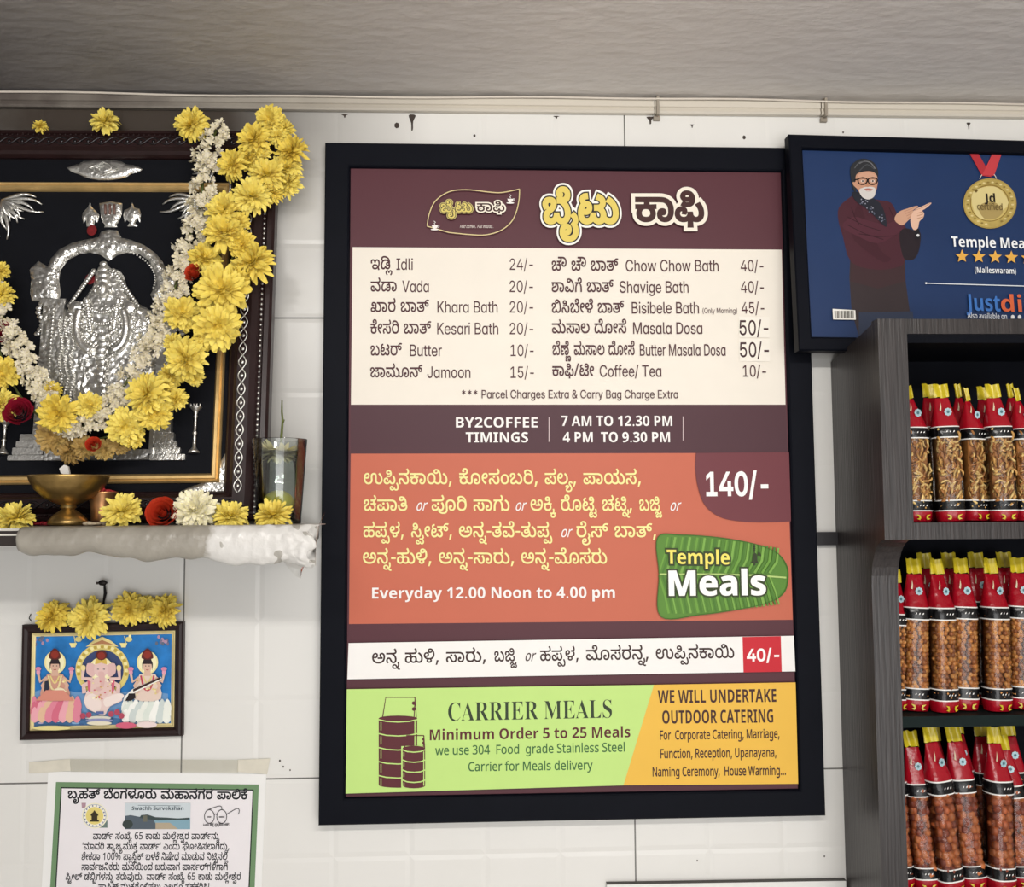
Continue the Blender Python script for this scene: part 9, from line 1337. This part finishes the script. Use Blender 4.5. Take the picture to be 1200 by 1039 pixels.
def figure(cx_, top, skin, robe, sash, wide):
    E(cx_, top+85, 72, 78, 'f1e6a6', 24); E(cx_, top+85, 60, 66, 'f7efc4', 24)                   # halo
    P([(cx_-62, top+190), (cx_-40, top+160), (cx_+40, top+160), (cx_+64, top+190), (cx_+wide, top+330), (cx_-wide, top+330)], robe, o, S, smooth=3)
    P([(cx_-20, top+130), (cx_+20, top+130), (cx_+24, top+175), (cx_-24, top+175)], skin, o, S)
    E(cx_, top+110, 31, 40, skin, 18); P([(cx_-36, top+90), (cx_-24, top+62), (cx_, top+54), (cx_+24, top+62), (cx_+36, top+90), (cx_+34, top+140), (cx_+27, top+95), (cx_-27, top+95), (cx_-34, top+140)], '2c2026', o, S)
    for s in (-1, 1): E(cx_+s*12, top+108, 5, 3, '241a1c', 8)
    p.line([(cx_-9, top+132), (cx_, top+135), (cx_+9, top+132)], .8, 'a8423e', o, S)
    for s in (-1, 1):
        p.line([(cx_+s*50, top+190), (cx_+s*84, top+240), (cx_+s*60, top+290)], 4.0, skin, o, S); p.line([(cx_+s*56, top+185), (cx_+s*100, top+215), (cx_+s*112, top+160)], 3.0, skin, o, S)
        E(cx_+s*112, top+150, 14, 18, 'e2a0b4', 10); E(cx_+s*112, top+128, 20, 14, 'd88aa6', 10)
    p.line(cr([(cx_-44, top+172), (cx_-20, top+260), (cx_+20, top+260), (cx_+44, top+172)], 4, False), 2.0, sash, o, S)
    p.line(cr([(cx_-30, top+175), (cx_, top+225), (cx_+30, top+175)], 4, False), 1.6, GOLDS[0], o, S)
    P([(cx_-40, top+55), (cx_-30, top+15), (cx_, top-12), (cx_+30, top+15), (cx_+40, top+55), (cx_, top+66)], '5e2420', o, S, smooth=2); E(cx_, top+32, 26, 26, '8c2f22', 12)
    for k in range(12): E(cx_+rd.uniform(-wide, wide)*.8, top+rd.uniform(200, 320), 8, 6, GOLDS[k % 3], 8)
def lotus(cx_, z, w, h, cols):
    for row in range(3):
        n = 9-row
        for k in range(n):
            x = cx_+(k-(n-1)/2)*w*2/n; zz = z+row*h*.28; P([(x-w*.17, zz+h*.3), (x-w*.12, zz-h*.1), (x, zz-h*.34), (x+w*.12, zz-h*.1), (x+w*.17, zz+h*.3), (x, zz+h*.5)], cols[(k+row) % len(cols)], o, S, smooth=2)
lotus(268, 705, 165, 130, ('e2899c', 'd86f86', 'eeaab4', 'e6bd9c')); lotus(880, 720, 160, 120, ('eef0e6', 'dfe6dc', 'f7f7f0', 'cfd8d4'))
figure(265, 350, 'd8b09a', 'cf9a86', 'e9d9a2', 95); figure(890, 350, 'dcb8a2', 'e6cfc0', 'c2485a', 90)
E(300, 640, 44, 38, 'f0e2c0', 14); P([(200, 560), (225, 555), (230, 610), (210, 640), (195, 620)], '2a3040', o, S)
garment(268, 620, 690, 60, 130, 'd98f7c')
# middle figure with elephant head
E(580, 480, 80, 82, 'f3e9ae', 26); E(580, 480, 66, 70, 'f8f0c8', 24)
P([(470, 660), (540, 560), (620, 560), (700, 655), (720, 690), (640, 730), (600, 790), (540, 770), (480, 735)], 'e9cfc8', o, S, smooth=3)
E(575, 600, 72, 72, 'e6c6be', 22); P([(462, 690), (520, 640), (580, 700), (560, 770), (500, 740)], 'f0ded6', o, S, smooth=3); P([(600, 680), (700, 640), (735, 665), (660, 715), (610, 730)], 'f2e2da', o, S, smooth=3)
for s in (-1, 1):
    P([(580+s*40, 450), (580+s*92, 440), (580+s*98, 500), (580+s*60, 530), (580+s*38, 505)], 'e0b9b4', o, S, smooth=3)
    p.line([(580+s*60, 560), (580+s*118, 590), (580+s*112, 640)], 5, 'e4c2ba', o, S); p.line([(580+s*55, 545), (580+s*125, 540), (580+s*120, 480)], 4, 'e4c2ba', o, S); E(580+s*120, 470, 17, 20, 'f0dc9c', 10)
    P([(580+s*70, 560), (580+s*92, 552), (580+s*88, 620), (580+s*72, 640)], 'd4667c', o, S)
E(580, 480, 48, 52, 'e6c4be', 20); P([(560, 500), (600, 500), (604, 560), (592, 610), (560, 625), (545, 605), (572, 595), (574, 560)], 'dfb6b0', o, S, smooth=3)
for s in (-1, 1): E(580+s*20, 478, 7, 4, '2a1e20', 8); E(580+s*20, 478, 2, 2, 'e8e0d8', 6)
P([(540, 445), (552, 400), (580, 375), (608, 400), (620, 445), (580, 435)], 'd9b85a', o, S, smooth=2); E(582, 385, 38, 34, '5e2420', 12); E(582, 388, 26, 25, '8c2f22', 12)
for k in range(26): E(rd.uniform(500, 660), rd.uniform(550, 690), 7, 5, ('f0e0a4', 'cf9c5a', 'd26a74', 'fff4d4')[k % 4], 8)
for z, w_, c in ((805, 80, 'd8d4c4'), (822, 92, '8f92b8'), (840, 84, 'e4dcc4')): E(570, z, w_, 14, c, 18)
p.line([(548, 770), (600, 770)], 3, '5a6ca0', o, S)
for x in (460, 500, 650, 690, 720): E(x, 780+rd.uniform(-20, 20), 20, 20, ('b04a5e', 'e8d9c0')[int(x) % 2], 10)
P([(985, 528), (992, 545), (800, 640), (730, 690), (740, 660), (795, 610)], 'f3efe6', o, S); P([(980, 530), (988, 540), (800, 628), (796, 612)], '3a221e', o, S); P([(745, 690), (770, 640), (810, 640), (815, 670), (780, 690)], '241c1e', o, S)   # long lute
E(750, 855, 70, 22, 'd2627c', 14); E(890, 850, 70, 22, 'ecd8d4', 14); E(250, 872, 130, 16, 'e6d892', 14)
p.build('print', sm)
m = MB(); m.box(-w2+.008, w2-.008, .0088, .0102, .008, QP.h-.008, mat('backing_board', (60, 48, 40), .8)); m.build('backing_board', sm)
m = MB(); a = W(35, 728, .004); m.tube([(a.x, -.0003, a.z), (a.x, -.006, a.z+.004), (a.x+.001, -.004, a.z+.009)], .0006, mat('iron', (40, 36, 34), .5, .6), 6); tag(m.build('nail'), 'thin bent nail above the top left corner of the small picture', 'nail')
# nail with a black thread over the small picture
a = W(123, 683, .004); nl = thing('wall_nail', 'black nail and thread on the wall above the small picture', 'nail', (a.x, 0, a.z)); IR = mat('iron', (40, 36, 34), .5, .6)
m = MB(); m.tube([(0, .001, 0), (0, -.011, .001)], .0016, IR, 8); m.ball((0, -.0115, .001), .0044, IR, 10, (1.2, .5, .8)); m.build('nail_head', nl)
m = MB(); m.tube([(0, -.006, 0), (.001, -.005, -.012), (-.001, -.004, -.022), (.0, -.005, -.030)], [.0012, .002, .0014, .0022], mat('black_thread', (20, 18, 18), .9), 6); m.tube([(0, -.005, -.028), (-.030, -.004, -.046)], .0005, mat('black_thread', (20, 18, 18)), 5); m.tube([(0, -.005, -.028), (.030, -.004, -.046)], .0005, mat('black_thread', (20, 18, 18)), 5); m.build('thread', nl)
for k, (px, py, r, dn, lb) in enumerate(((62, 722, 20, .35, 'leftmost of the chrysanthemums on the small picture'), (105, 724, 24, .2, 'largest chrysanthemum on the small picture, second from its left'), (151, 713, 20, .3, 'chrysanthemum on the small picture right of the nail'), (170, 712, 15, .4, 'half hidden chrysanthemum on the small picture, third flower group'), (193, 715, 20, .3, 'rightmost of the chrysanthemums on the small picture'))):
    q = W(px, py, .016+.004*(k == 1)-.004*(k == 3)); tag(put('yellow', q, r*PX*1.03, 'chrysanthemum', None, (FR.uniform(-.3, .3), -1, dn)), lb, 'flower')

# ------------------------------------------------------------------ notice taped to the wall
NP_ = Plane((-0.3806, 1.15-0.0006, -0.4911), 0.2543, 0.36, 0, 0, math.radians(1.75))
no_ = thing('paper_notice', 'white printed notice with green border taped to the wall under the small picture', 'notice', NP_.o, NP_.R)
w2 = NP_.w/2; PAPER = mat('white_paper', (236, 235, 232), .7, var=.02, vscale=20)
m = MB(); m.box(-w2, w2, -.0002, .0002, 0, NP_.h, PAPER); m.build('paper', no_)
p = Print(NP_, .0003); P = p.area
l0, t0 = NP_(65.6, 916, .0003); l1 = NP_(303.4, 919, .0003)[0]
def rect(a, b_, c, d, col): y = p.y(); p.add([(a, y, c), (b_, y, c), (b_, y, d), (a, y, d)], [(0, 1, 2, 3)], ink(col))
rect(l0, l1, .03, t0, '6f8f68'); rect(l0+.0058, l1-.0058, .036, t0-.0058, '1d2420'); rect(l0+.0072, l1-.0072, .0374, t0-.0072, 'ebe6e8')
BK = '16171c'
def nt(key, x0, x1, y0, size, y1=None, **kw): p.text('K:'+key, x0, x1, y0, size, BK, yb1=y1, **kw)
nt('ಬೃಹತ್ ಬೆಂಗಳೂರು ಮಹಾನಗರ ಪಾಲಿಕೆ', 79.5, 289.6, 935, 15.5, 936, bold=22)
nt('ವಾರ್ಡ್ ಸಂಖ್ಯೆ 65 ಕಾಡು ಮಲ್ಲೇಶ್ವರ ವಾರ್ಡ್‌ನ್ನು', 109, 257.6, 983, 11.4, bold=14)
nt("'ಮಾದರಿ ತ್ಯಾಜ್ಯಮುಕ್ತ ವಾರ್ಡ್' ಎಂದು ಘೋಷಿಸಲಾಗಿದ್ದು,", 96.5, 268.5, 995, 11.4, bold=14)
nt('ಶೇಕಡಾ 100% ಪ್ಲಾಸ್ಟಿಕ್ ಬಳಕೆ ನಿಷೇಧ ಮಾಡುವ ನಿಟ್ಟಿನಲ್ಲಿ', 95.6, 267.4, 1007, 11.4, bold=14)
nt('ಸಾರ್ವಜನಿಕರು ಮನೆಯಿಂದ ಬರುವಾಗ ಪಾರ್ಸಲ್‌ಗಳಿಗಾಗಿ', 95.6, 266.6, 1019, 11.4, bold=14)
nt('ಸ್ಟೀಲ್ ಡಬ್ಬಿಗಳನ್ನು ತರುವುದು. ವಾರ್ಡ್ ಸಂಖ್ಯೆ 65 ಕಾಡು ಮಲ್ಲೇಶ್ವರ', 77, 282, 1030.6, 11.4, bold=14)
nt('ಪ್ಲಾಸ್ಟಿಕ್ ಮುಕ್ತಗೊಳಿಸಲು ಎಲ್ಲರೂ ಸಹಕರಿಸಿ!', 115, 245, 1042.4, 11.4, bold=14)
o = (40, 880); S = 4.138
P([(230, 250), (252, 250), (250, 275), (232, 275)], 'b08e9a', o, S); P([(300, 340), (356, 335), (356, 370), (300, 370)], '6d7f78', o, S)
P(circle(294, 312, 62, 32), 'f0ead0', o, S); P(circle(294, 312, 56, 28), '7a8cb4', o, S); P(circle(294, 312, 54, 28), 'f4efe0', o, S); P(circle(294, 312, 43, 26), 'e4d27e', o, S)
for k in range(18): a = k*.349; P(circle(294+49*math.cos(a), 312+49*math.sin(a), 4, 5), '5d6a94', o, S)
P([(272, 340), (316, 340), (316, 334), (308, 332), (308, 312), (314, 310), (308, 300), (302, 296), (294, 284), (286, 296), (280, 300), (274, 310), (280, 312), (280, 332), (272, 334)], '3a3320', o, S)
P([(442, 250), (760, 250), (758, 376), (441, 376)], 'cdd6da', o, S); P([(442, 320), (600, 325), (758, 322), (758, 376), (441, 376)], '86a9b8', o, S); P([(442, 312), (470, 308), (510, 316), (580, 325), (600, 376), (441, 376)], '55606a', o, S)
P([(512, 322), (520, 308), (550, 305), (590, 318), (640, 320), (700, 324), (755, 320), (755, 330), (600, 334)], '3f4c4c', o, S); P([(590, 345), (660, 345), (700, 376), (590, 376)], 'b5a68e', o, S); P(circle(455, 352, 26, 10, 22), '39423f', o, S); P([(530, 310), (550, 310), (550, 340), (530, 340)], '6a6a5c', o, S)
p.text('B:Swachh Survekshan', 154.8, 215.4, 948.6, 6, '33414c'); rect(*NP_(162, 943, .0003)[:1], NP_(212, 943, .0003)[0], NP_(162, 943.4, .0003)[1], NP_(162, 942.6, .0003)[1], '8c979e')
for cx_ in (851, 911): p.line(circle(cx_, 315, 24, 24, 33), .75, BK, o, S, closed=True)
p.line(cr([(874, 308), (881, 302), (889, 308)], 3, False), .7, BK, o, S); p.line(cr([(830, 300), (842, 284), (890, 266), (908, 266), (912, 282)], 4, False), .7, BK, o, S); p.line(cr([(932, 306), (958, 290), (985, 276), (996, 284), (992, 304)], 4, False), .7, BK, o, S)
for x0, x1 in ((842, 860), (898, 924)): p.line([(x0, 317), (x1, 317)], 1.0, BK, o, S)
p.text('K:ಒಂದು ಹೆಜ್ಜೆ ಸ್ವಚ್ಛತೆಯ ಕಡೆಗೆ', 238.5, 268.6, 966.6, 3.8, BK, bold=14)
p.build('printing', no_)
TAPE = film_material('sticky_tape', (252, 251, 247), .03, .35, 90, .001); TAPE2 = mat('yellowed_masking_tape', (214, 208, 192), .5, var=.08, vscale=60)
for k, (q4, mt) in enumerate((([(34, 893), (82, 889), (83, 903), (34, 906)], TAPE2), ([(278.5, 890), (316.5, 888.5), (313, 907), (278, 904)], TAPE2), ([(82, 889), (279, 890), (279, 905), (83, 904)], TAPE))):
    m = MB(); q3 = [NP_(x, z, .0008+.0002*k) for x, z in q4]; m.prism(q3[::-1], -.0010-.0002*k, -.0007-.0002*k, mt); m.build('tape', no_)
# ------------------------------------------------------------------ snack cabinet on the right
def laminate():
    m = bpy.data.materials.new('dark_wood_laminate'); m.use_nodes = True; q = NT(m); b = q.n['Principled BSDF']
    tc = q.add('ShaderNodeTexCoord'); mp = q.add('ShaderNodeMapping'); mp.inputs['Scale'].default_value = (260, 260, 9); q.link(tc.outputs['Object'], mp.inputs[0])
    n = q.add('ShaderNodeTexNoise'); n.inputs['Scale'].default_value = 1.4; n.inputs['Detail'].default_value = 4; q.link(mp.outputs[0], n.inputs['Vector'])
    n2 = q.add('ShaderNodeTexNoise'); n2.inputs['Scale'].default_value = 7; q.link(tc.outputs['Object'], n2.inputs['Vector'])
    f = q.math('ADD', q.math('MULTIPLY', q.math('SUBTRACT', n.outputs['Fac'], .32, True), 1.9), q.math('MULTIPLY', n2.outputs['Fac'], .2), True)
    q.link(q.mix(f, rgb((28, 24, 24)), rgb((60, 54, 53))), b.inputs['Base Color']); b.inputs['Roughness'].default_value = .34
    bp = q.add('ShaderNodeBump'); bp.inputs['Distance'].default_value = .0004; q.link(n.outputs['Fac'], bp.inputs['Height']); q.link(bp.outputs['Normal'], b.inputs['Normal']); return m
LAM = laminate(); INNER = mat('dark_cabinet_back', (11, 13, 20), .7, var=.15, vscale=20, spec=.1); GRN = mat('dark_green_shelf_edge', (18, 30, 29), .6, var=.1, spec=.15)
XL = .4470; D1, D2 = .140, .102; XR = 1.02
def zz(py, d): return W(1060, py, d).z
Z0 = .72; z_rail, z_s1t, z_s1b = zz(391, D1), zz(612.5, D1), zz(632, D1); z_s2t, z_s2b = zz(840, D2), zz(853, D2); z_s3t = zz(1056, D2); z_s3b = z_s3t-.012; z_top = zz(373.5, D1)
SW = W(1066.5, 500, D1).x-XL; SW2 = W(1056, 800, D2).x-XL
cab = thing('snack_cabinet', 'dark wood grain wall cabinet holding three rows of snack packets', 'cabinet', (XL, 0, Z0))
def cabz(z): return z-Z0
zt0 = W(975, 421, 0).z-.004
prof = [(-.0005, cabz(Z0)), (-.0005, cabz(zt0)), (-D1, cabz(z_top)), (-D1, cabz(z_s1b))]+[(-D2-(D1-D2)*(1-math.sin(t)), cabz(z_s1b-.052*(1-math.cos(t)))) for t in [k*math.pi/2/8 for k in range(9)]]+[(-D2, cabz(Z0))]
m = MB(); m.prism_x(prof, 0, .012, LAM); m.build('side_panel', cab)
m = MB(); m.box(-.0004, SW, -D1-.0005, -D1+.016, cabz(z_s1b), cabz(z_top), LAM); m.build('upper_stile', cab)
sp2 = [(a, b) for a, b in prof[3:]]; m = MB(); V = []
for y, z in sp2: V += [(-.0004, y-.0004, z), (SW2, y-.0004, z), (SW2, y+.014, z), (-.0004, y+.014, z)]
m.add(V, [(i*4+a, i*4+(a+1) % 4, i*4+4+(a+1) % 4, i*4+4+a) for i in range(len(sp2)-1) for a in range(4)]+[(0, 1, 2, 3), tuple((len(sp2)-1)*4+k for k in (3, 2, 1, 0))], LAM); m.build('lower_stile', cab)
RW = XR-XL
m = MB(); m.box(SW, RW, -D1, -D1+.016, cabz(z_rail), cabz(z_top), LAM); m.build('top_rail', cab)
m = MB(); m.box(.0125, RW, -D1+.0005, -.004, cabz(z_rail)-.010, cabz(z_rail)-.0003, INNER); m.build('top_board', cab)
m = MB(); m.box(.012, RW, -.0045, -.0006, 0, cabz(z_rail)-.0095, INNER); m.build('back_panel', cab)
def shelf_board(zt, zb, d, x0, mt, name='shelf_board'):
    m = MB(); m.bbox(x0, RW, -d, -.0048, cabz(zb), cabz(zt), mt, .001); m.build(name, cab)
shelf_board(z_s1t, z_s1b, D1, SW+.0003, LAM); shelf_board(z_s2t, z_s2b, D2-.002, SW2+.0003, GRN); shelf_board(z_s3t, z_s3b, D2-.002, SW2+.0003, GRN); shelf_board(Z0+.016, Z0, D2-.002, SW2+.0003, LAM, 'base_board')
m = MB(); m.box(RW, RW+.012, -D1, -.0006, 0, cabz(z_top), LAM); m.build('side_panel', cab)
# dark rail that runs from behind the menu board to the cabinet
a, b_ = W(940, 639, .008), W(990, 623, .008); m = MB(); m.bbox(W(930, 631, .008).x, XL-.0004, -.0085, -.0003, a.z, b_.z, mat('dark_rail', (30, 28, 30), .4, var=.1)); tag(m.build('wall_rail'), 'short dark rail on the wall between the menu board and the cabinet', 'rail')
# white board whose upper edge shows at the bottom
a, b_ = W(711, 1035.5, .006), W(991, 1031, .006); m = MB(); wd = b_.x-a.x
m.prism([(0, -.14), (wd, -.14), (wd, b_.z-a.z), (0, 0)], -.007, -.0004, mat('white_laminate_board', (232, 231, 226), .35, var=.02)); m.prism([(0, -.0002), (wd, b_.z-a.z-.0002), (wd, b_.z-a.z+.0005), (0, .0005)], -.0074, -.0004, mat('dark_board_edge', (70, 68, 64), .6)); o = m.build('white_board'); o.location = (a.x, 0, a.z)
tag(o, 'white board with a dark top edge on the wall below the menu board', 'board')

# snack packets
RED = mat('packet_red', (160, 14, 32), .22, var=.05, vscale=60, bump=.0009, bscale=110); SEALY = mat('packet_yellow', (204, 184, 38), .28, var=.08, vscale=80, bump=.0005, bscale=150)
BLK = mat('packet_black', (12, 11, 13), .2, var=.05, bump=.0006, bscale=140); WHT = mat('packet_white', (234, 232, 228), .35, var=.02); EMB = mat('packet_emblem', (176, 206, 214), .35, var=.1, vscale=300); EMG = mat('packet_emblem_core', (60, 110, 120), .4)
CLR = film_material('packet_film', (252, 251, 250), .0, .12, 70, .0010)
TIP = [.46]
def body_ring(z, H, wd, dp):
    """half width and half depth of a stuffed packet at height z"""
    t = z/H
    if t < .06: k = .80+.20*math.sin(t/.06*math.pi/2); return wd*(.90+.10*t/.06), dp*k
    if t < .66: return wd*(1+.02*math.sin(t*40)), dp*(1+.03*math.sin(t*31+1))
    if t < .90: u = (t-.66)/.24; return wd*(1-TIP[0]*u), dp*(1-.93*u)
    return wd*(1-TIP[0]+.10*(t-.9)), dp*.06
def loft(m, z0, z1, H, wd, dp, mt, n=5, off=0.0, N=20, yshift=0.0):
    V = []
    for i in range(n+1):
        z = z0+(z1-z0)*i/n; a, b = body_ring(z, H, wd, dp); a += off; b += off
        for k in range(N):
            t = 2*math.pi*k/N; c, s = math.cos(t), math.sin(t); e = .72
            V.append((a*math.copysign(abs(c)**e, c), b*math.copysign(abs(s)**e, s)+yshift*i/n, z))
    m.add(V, [(i*N+k, i*N+(k+1) % N, (i+1)*N+(k+1) % N, (i+1)*N+k) for i in range(n) for k in range(N)], mt, True)
def packet(kind, H, wd, dp, seed):
    """build one packet of a kind (nuts, balls or sticks) and return its root"""
    rd = random.Random(seed); TIP[0] = (.76 if seed == 2 else .5) if kind == 'sticks' else .46; root = thing('snack_packet', 'packet', 'snack packet')
    m = MB(); loft(m, 0.0005, .075*H, H, wd, dp, RED, 4)
    V = [(0, -dp*.9, .012*H), ]
    for s in (-1, 1): m.flat([[(s*.2*wd, .02*H), (s*.55*wd, .052*H), (s*.25*wd, .046*H)][::s], [(s*.28*wd, .012*H), (s*.52*wd, .02*H), (s*.2*wd, .034*H)][::s]], -dp*1.04, SEALY)
    m.build('printed_base', root)
    def band(name, t0, t1):
        m = MB(); loft(m, t0*H, (t0+.008)*H, H, wd, dp, WHT, 1, .00025); loft(m, (t0+.008)*H, (t1-.008)*H, H, wd, dp, BLK, 3, .0002); loft(m, (t1-.008)*H, t1*H, H, wd, dp, WHT, 1, .00025)
        z = (t0+t1)/2*H; a, b = body_ring(z, H, wd, dp)
        for k in range(3): x = (-.25+.25*k)*wd; m.flat([[(x, z-.006*H), (x+.10*wd, z-.002*H), (x+.12*wd, z+.008*H), (x+.03*wd, z+.004*H)]], -b-.0006, WHT)
        m.build(name, root)
    band('lower_band', .075, .155); band('upper_band', .60, .685)
    m = MB(); loft(m, .155*H, .60*H, H, wd, dp, CLR, 6, .0001); m.build('clear_film', root)
    m = MB(); loft(m, .685*H, .90*H, H, wd, dp, RED, 8, 0, 20, .004)
    z = .79*H; a, b = body_ring(z, H, wd, dp); y = -b-.0007
    for k in range(8):
        t = k*math.pi/4; m.flat([circle(.15*wd+.0030*math.cos(t), z+.0030*math.sin(t), .0017, 7)], y, EMB)
    m.flat([circle(.15*wd, z, .0018, 8)], y-.0002, EMG)
    m.flat([[(-.42*wd, .805*H), (-.30*wd, .80*H), (-.27*wd, .83*H), (-.34*wd, .865*H), (-.37*wd, .83*H)]], -body_ring(.82*H, H, wd, dp)[1]-.0008, mat('printed_clove', (206, 186, 156), .4))
    m.build('printed_header', root)
    m = MB(); V = []
    for i, t in enumerate((.90, .935, .97, 1.0)):
        for k in range(9):
            u = k/8*2-1; V.append((u*wd*(1.02-TIP[0]+.04*(t-.9)*10), .004+.0022*math.sin(u*4+i*.5+seed)+.006*(t-.9)*10*.4, t*H+.0012*u*seed % .002))
    m.add(V, [(i*9+k, i*9+k+1, (i+1)*9+k+1, (i+1)*9+k) for i in range(3) for k in range(8)], SEALY, True)
    m.add([(v[0], v[1]+.0012, v[2]) for v in V], [(i*9+k, (i+1)*9+k, (i+1)*9+k+1, i*9+k+1) for i in range(3) for k in range(8)], SEALY, True); m.build('seal_strip', root)
    m = MB(); z0, z1 = .10*H, .665*H
    if kind == 'sticks':
        ST = (mat('fried_stick', (200, 152, 84), .4, var=.25, vscale=160), mat('fried_stick_dark', (158, 104, 52), .45, var=.25, vscale=160), mat('fried_stick_pale', (226, 188, 120), .4, var=.2, vscale=160))
        m.box(-wd*.8, wd*.8, -dp*.45, dp*.5, z0, z1, ST[1])
        for k in range(135):
            z = rd.uniform(z0, z1); x = rd.uniform(-.78, .78)*wd; y = -dp*rd.uniform(.45, .86); a = rd.gauss(1.3, .7); L = rd.uniform(.006, .016); c = rd.uniform(-1.2, 1.2); P_ = []
            for i in range(6):
                t = i/5-.5; aa = a+c*t; P_.append((max(-.80*wd, min(.80*wd, x+L*t*math.cos(aa)+.004*c*t*t)), y+.0015*math.sin(t*5+k), min(z1, max(z0, z+L*t*math.sin(aa)))))
            m.tube(P_, [.0008, .0014, .0015, .0015, .0013, .0008], ST[k % 3], 5)
    else:
        big = kind == 'balls'; r0 = .0058 if big else .0034
        CO = (mat('roasted_peanut', (186, 118, 56), .42, var=.25, vscale=220), mat('roasted_peanut_dark', (142, 82, 38), .45, var=.25, vscale=220), mat('roasted_peanut_pale', (206, 142, 74), .42, var=.2, vscale=220)) if not big else (mat('masala_peanut', (168, 86, 44), .45, var=.3, vscale=200, bump=.0006, bscale=400), mat('masala_peanut_dark', (126, 56, 32), .5, var=.3, vscale=200, bump=.0006, bscale=400), mat('masala_peanut_pale', (188, 108, 58), .45, var=.25, vscale=200, bump=.0006, bscale=400))
        m.box(-wd*.72, wd*.72, -dp*.35, dp*.4, z0, z1, CO[1])
        st = r0*1.62; z = z0; row = 0
        while z < z1:
            n = int(2*wd*1.25/st)+1
            for k in range(n):
                t = math.pi*(k+.5*(row % 2)+rd.uniform(-.2, .2))/n; c, s = math.cos(t), math.sin(t)
                x = (wd-r0*.9)*math.copysign(abs(c)**.72, c); y = -(dp-r0*.8)*abs(s)**.72; r = r0*rd.uniform(.85, 1.12)
                m.ball((x+rd.uniform(-.15, .15)*r0, y+rd.uniform(0, .3)*r0, z+rd.uniform(-.2, .2)*r0), r, CO[rd.randrange(3)], 7, (1, 1, rd.uniform(.85, 1.1)))
            z += st*.86; row += 1
    m.build('snack_filling', root); return root
ORD = ('first', 'second', 'third', 'fourth', 'fifth', 'sixth', 'seventh', 'eighth')
ROWS_ = {
 'sticks': (D1-.004, z_s1t, 'top', 'fried snack sticks', [(1062, 443, 15, 0, .9), (1085, 444, 16, 3, 1), (1120, 449, 20.5, -8, 1.0), (1153, 446, 15.5, 16, .98), (1182, 446, 17, -4, 1.0), (1215, 452, 17, 6, .98)], .155),
 'nuts': (D2-.006, z_s2t, 'middle', 'small nuts', [(1058, 662, 15, 4, .93), (1081, 651, 16, 2.5, 1), (1111, 649, 18.5, 1.5, 1), (1140, 650, 18, 2, 1), (1174, 651, 18, 2, 1), (1208, 655, 18, 2, 1)], .172),
 'balls': (D2-.006, z_s3t, 'bottom', 'large nuts', [(1067, 868, 14, -2, .98), (1094, 866, 15, -3, .97), (1118, 858, 18, -4, 1.02), (1150, 859, 20, -4, 1.0), (1178, 866, 17, 2, 1.0), (1212, 878, 17, -6, .93)], .178)}
for kind, (dfront, zs, rowname, what, spots, H) in ROWS_.items():
    base = [packet(kind, H, .0170, .0138, s) for s in (1, 2)]; used = [False, False]
    for k, (px, ptop, hw, lean, hs) in enumerate(spots):
        i = k % 2; o = base[i] if not used[i] else copy_tree(base[i]); used[i] = True
        dep = dfront-.0165; p = W(px, 800 if kind == 'nuts' else 600 if kind == 'sticks' else 1000, dep+.012); s = min(hw, 15.8)*.00096/.0170; dep -= .013*(k == 0)+.009*(k % 2)
        yaw = math.radians((-1)**k*(6+3*k % 9)); rl = math.radians(lean if kind != 'sticks' else lean*.12)
        o.location = (p.x, -dep, zs+.0004+abs(math.sin(rl))*.012); o.rotation_euler = (math.radians(-1.5), rl, yaw if kind != 'sticks' else math.radians(lean)); o.scale = (s, 1.0, hs)
        place = 'rightmost in view' if k == 5 else ('half hidden by the left post' if k == 0 else ORD[k]+' from left')
        o['label'] = 'packet of %s on the %s shelf, %s' % (what, rowname, place); o['group'] = 'snack packets on the %s shelf' % rowname
    for k in range(4):                                      # second rank of packets standing behind
        q = spots[k+1]; o = copy_tree(base[k % 2]); p = W((q[0]+spots[k+2][0])/2-3, 800 if kind == 'nuts' else 600 if kind == 'sticks' else 1000, dfront-.05)
        o.location = (p.x, -(dfront-.0555), zs+.0004); o.rotation_euler = (0, 0, math.radians(5-3*k)); o.scale = (.95, .85, q[4]*(1.0 if kind == 'balls' else 1.03))
        o['label'] = 'packet of %s at the back of the %s shelf, %s from left' % (what, rowname, ORD[k]); o['group'] = 'snack packets on the %s shelf' % rowname
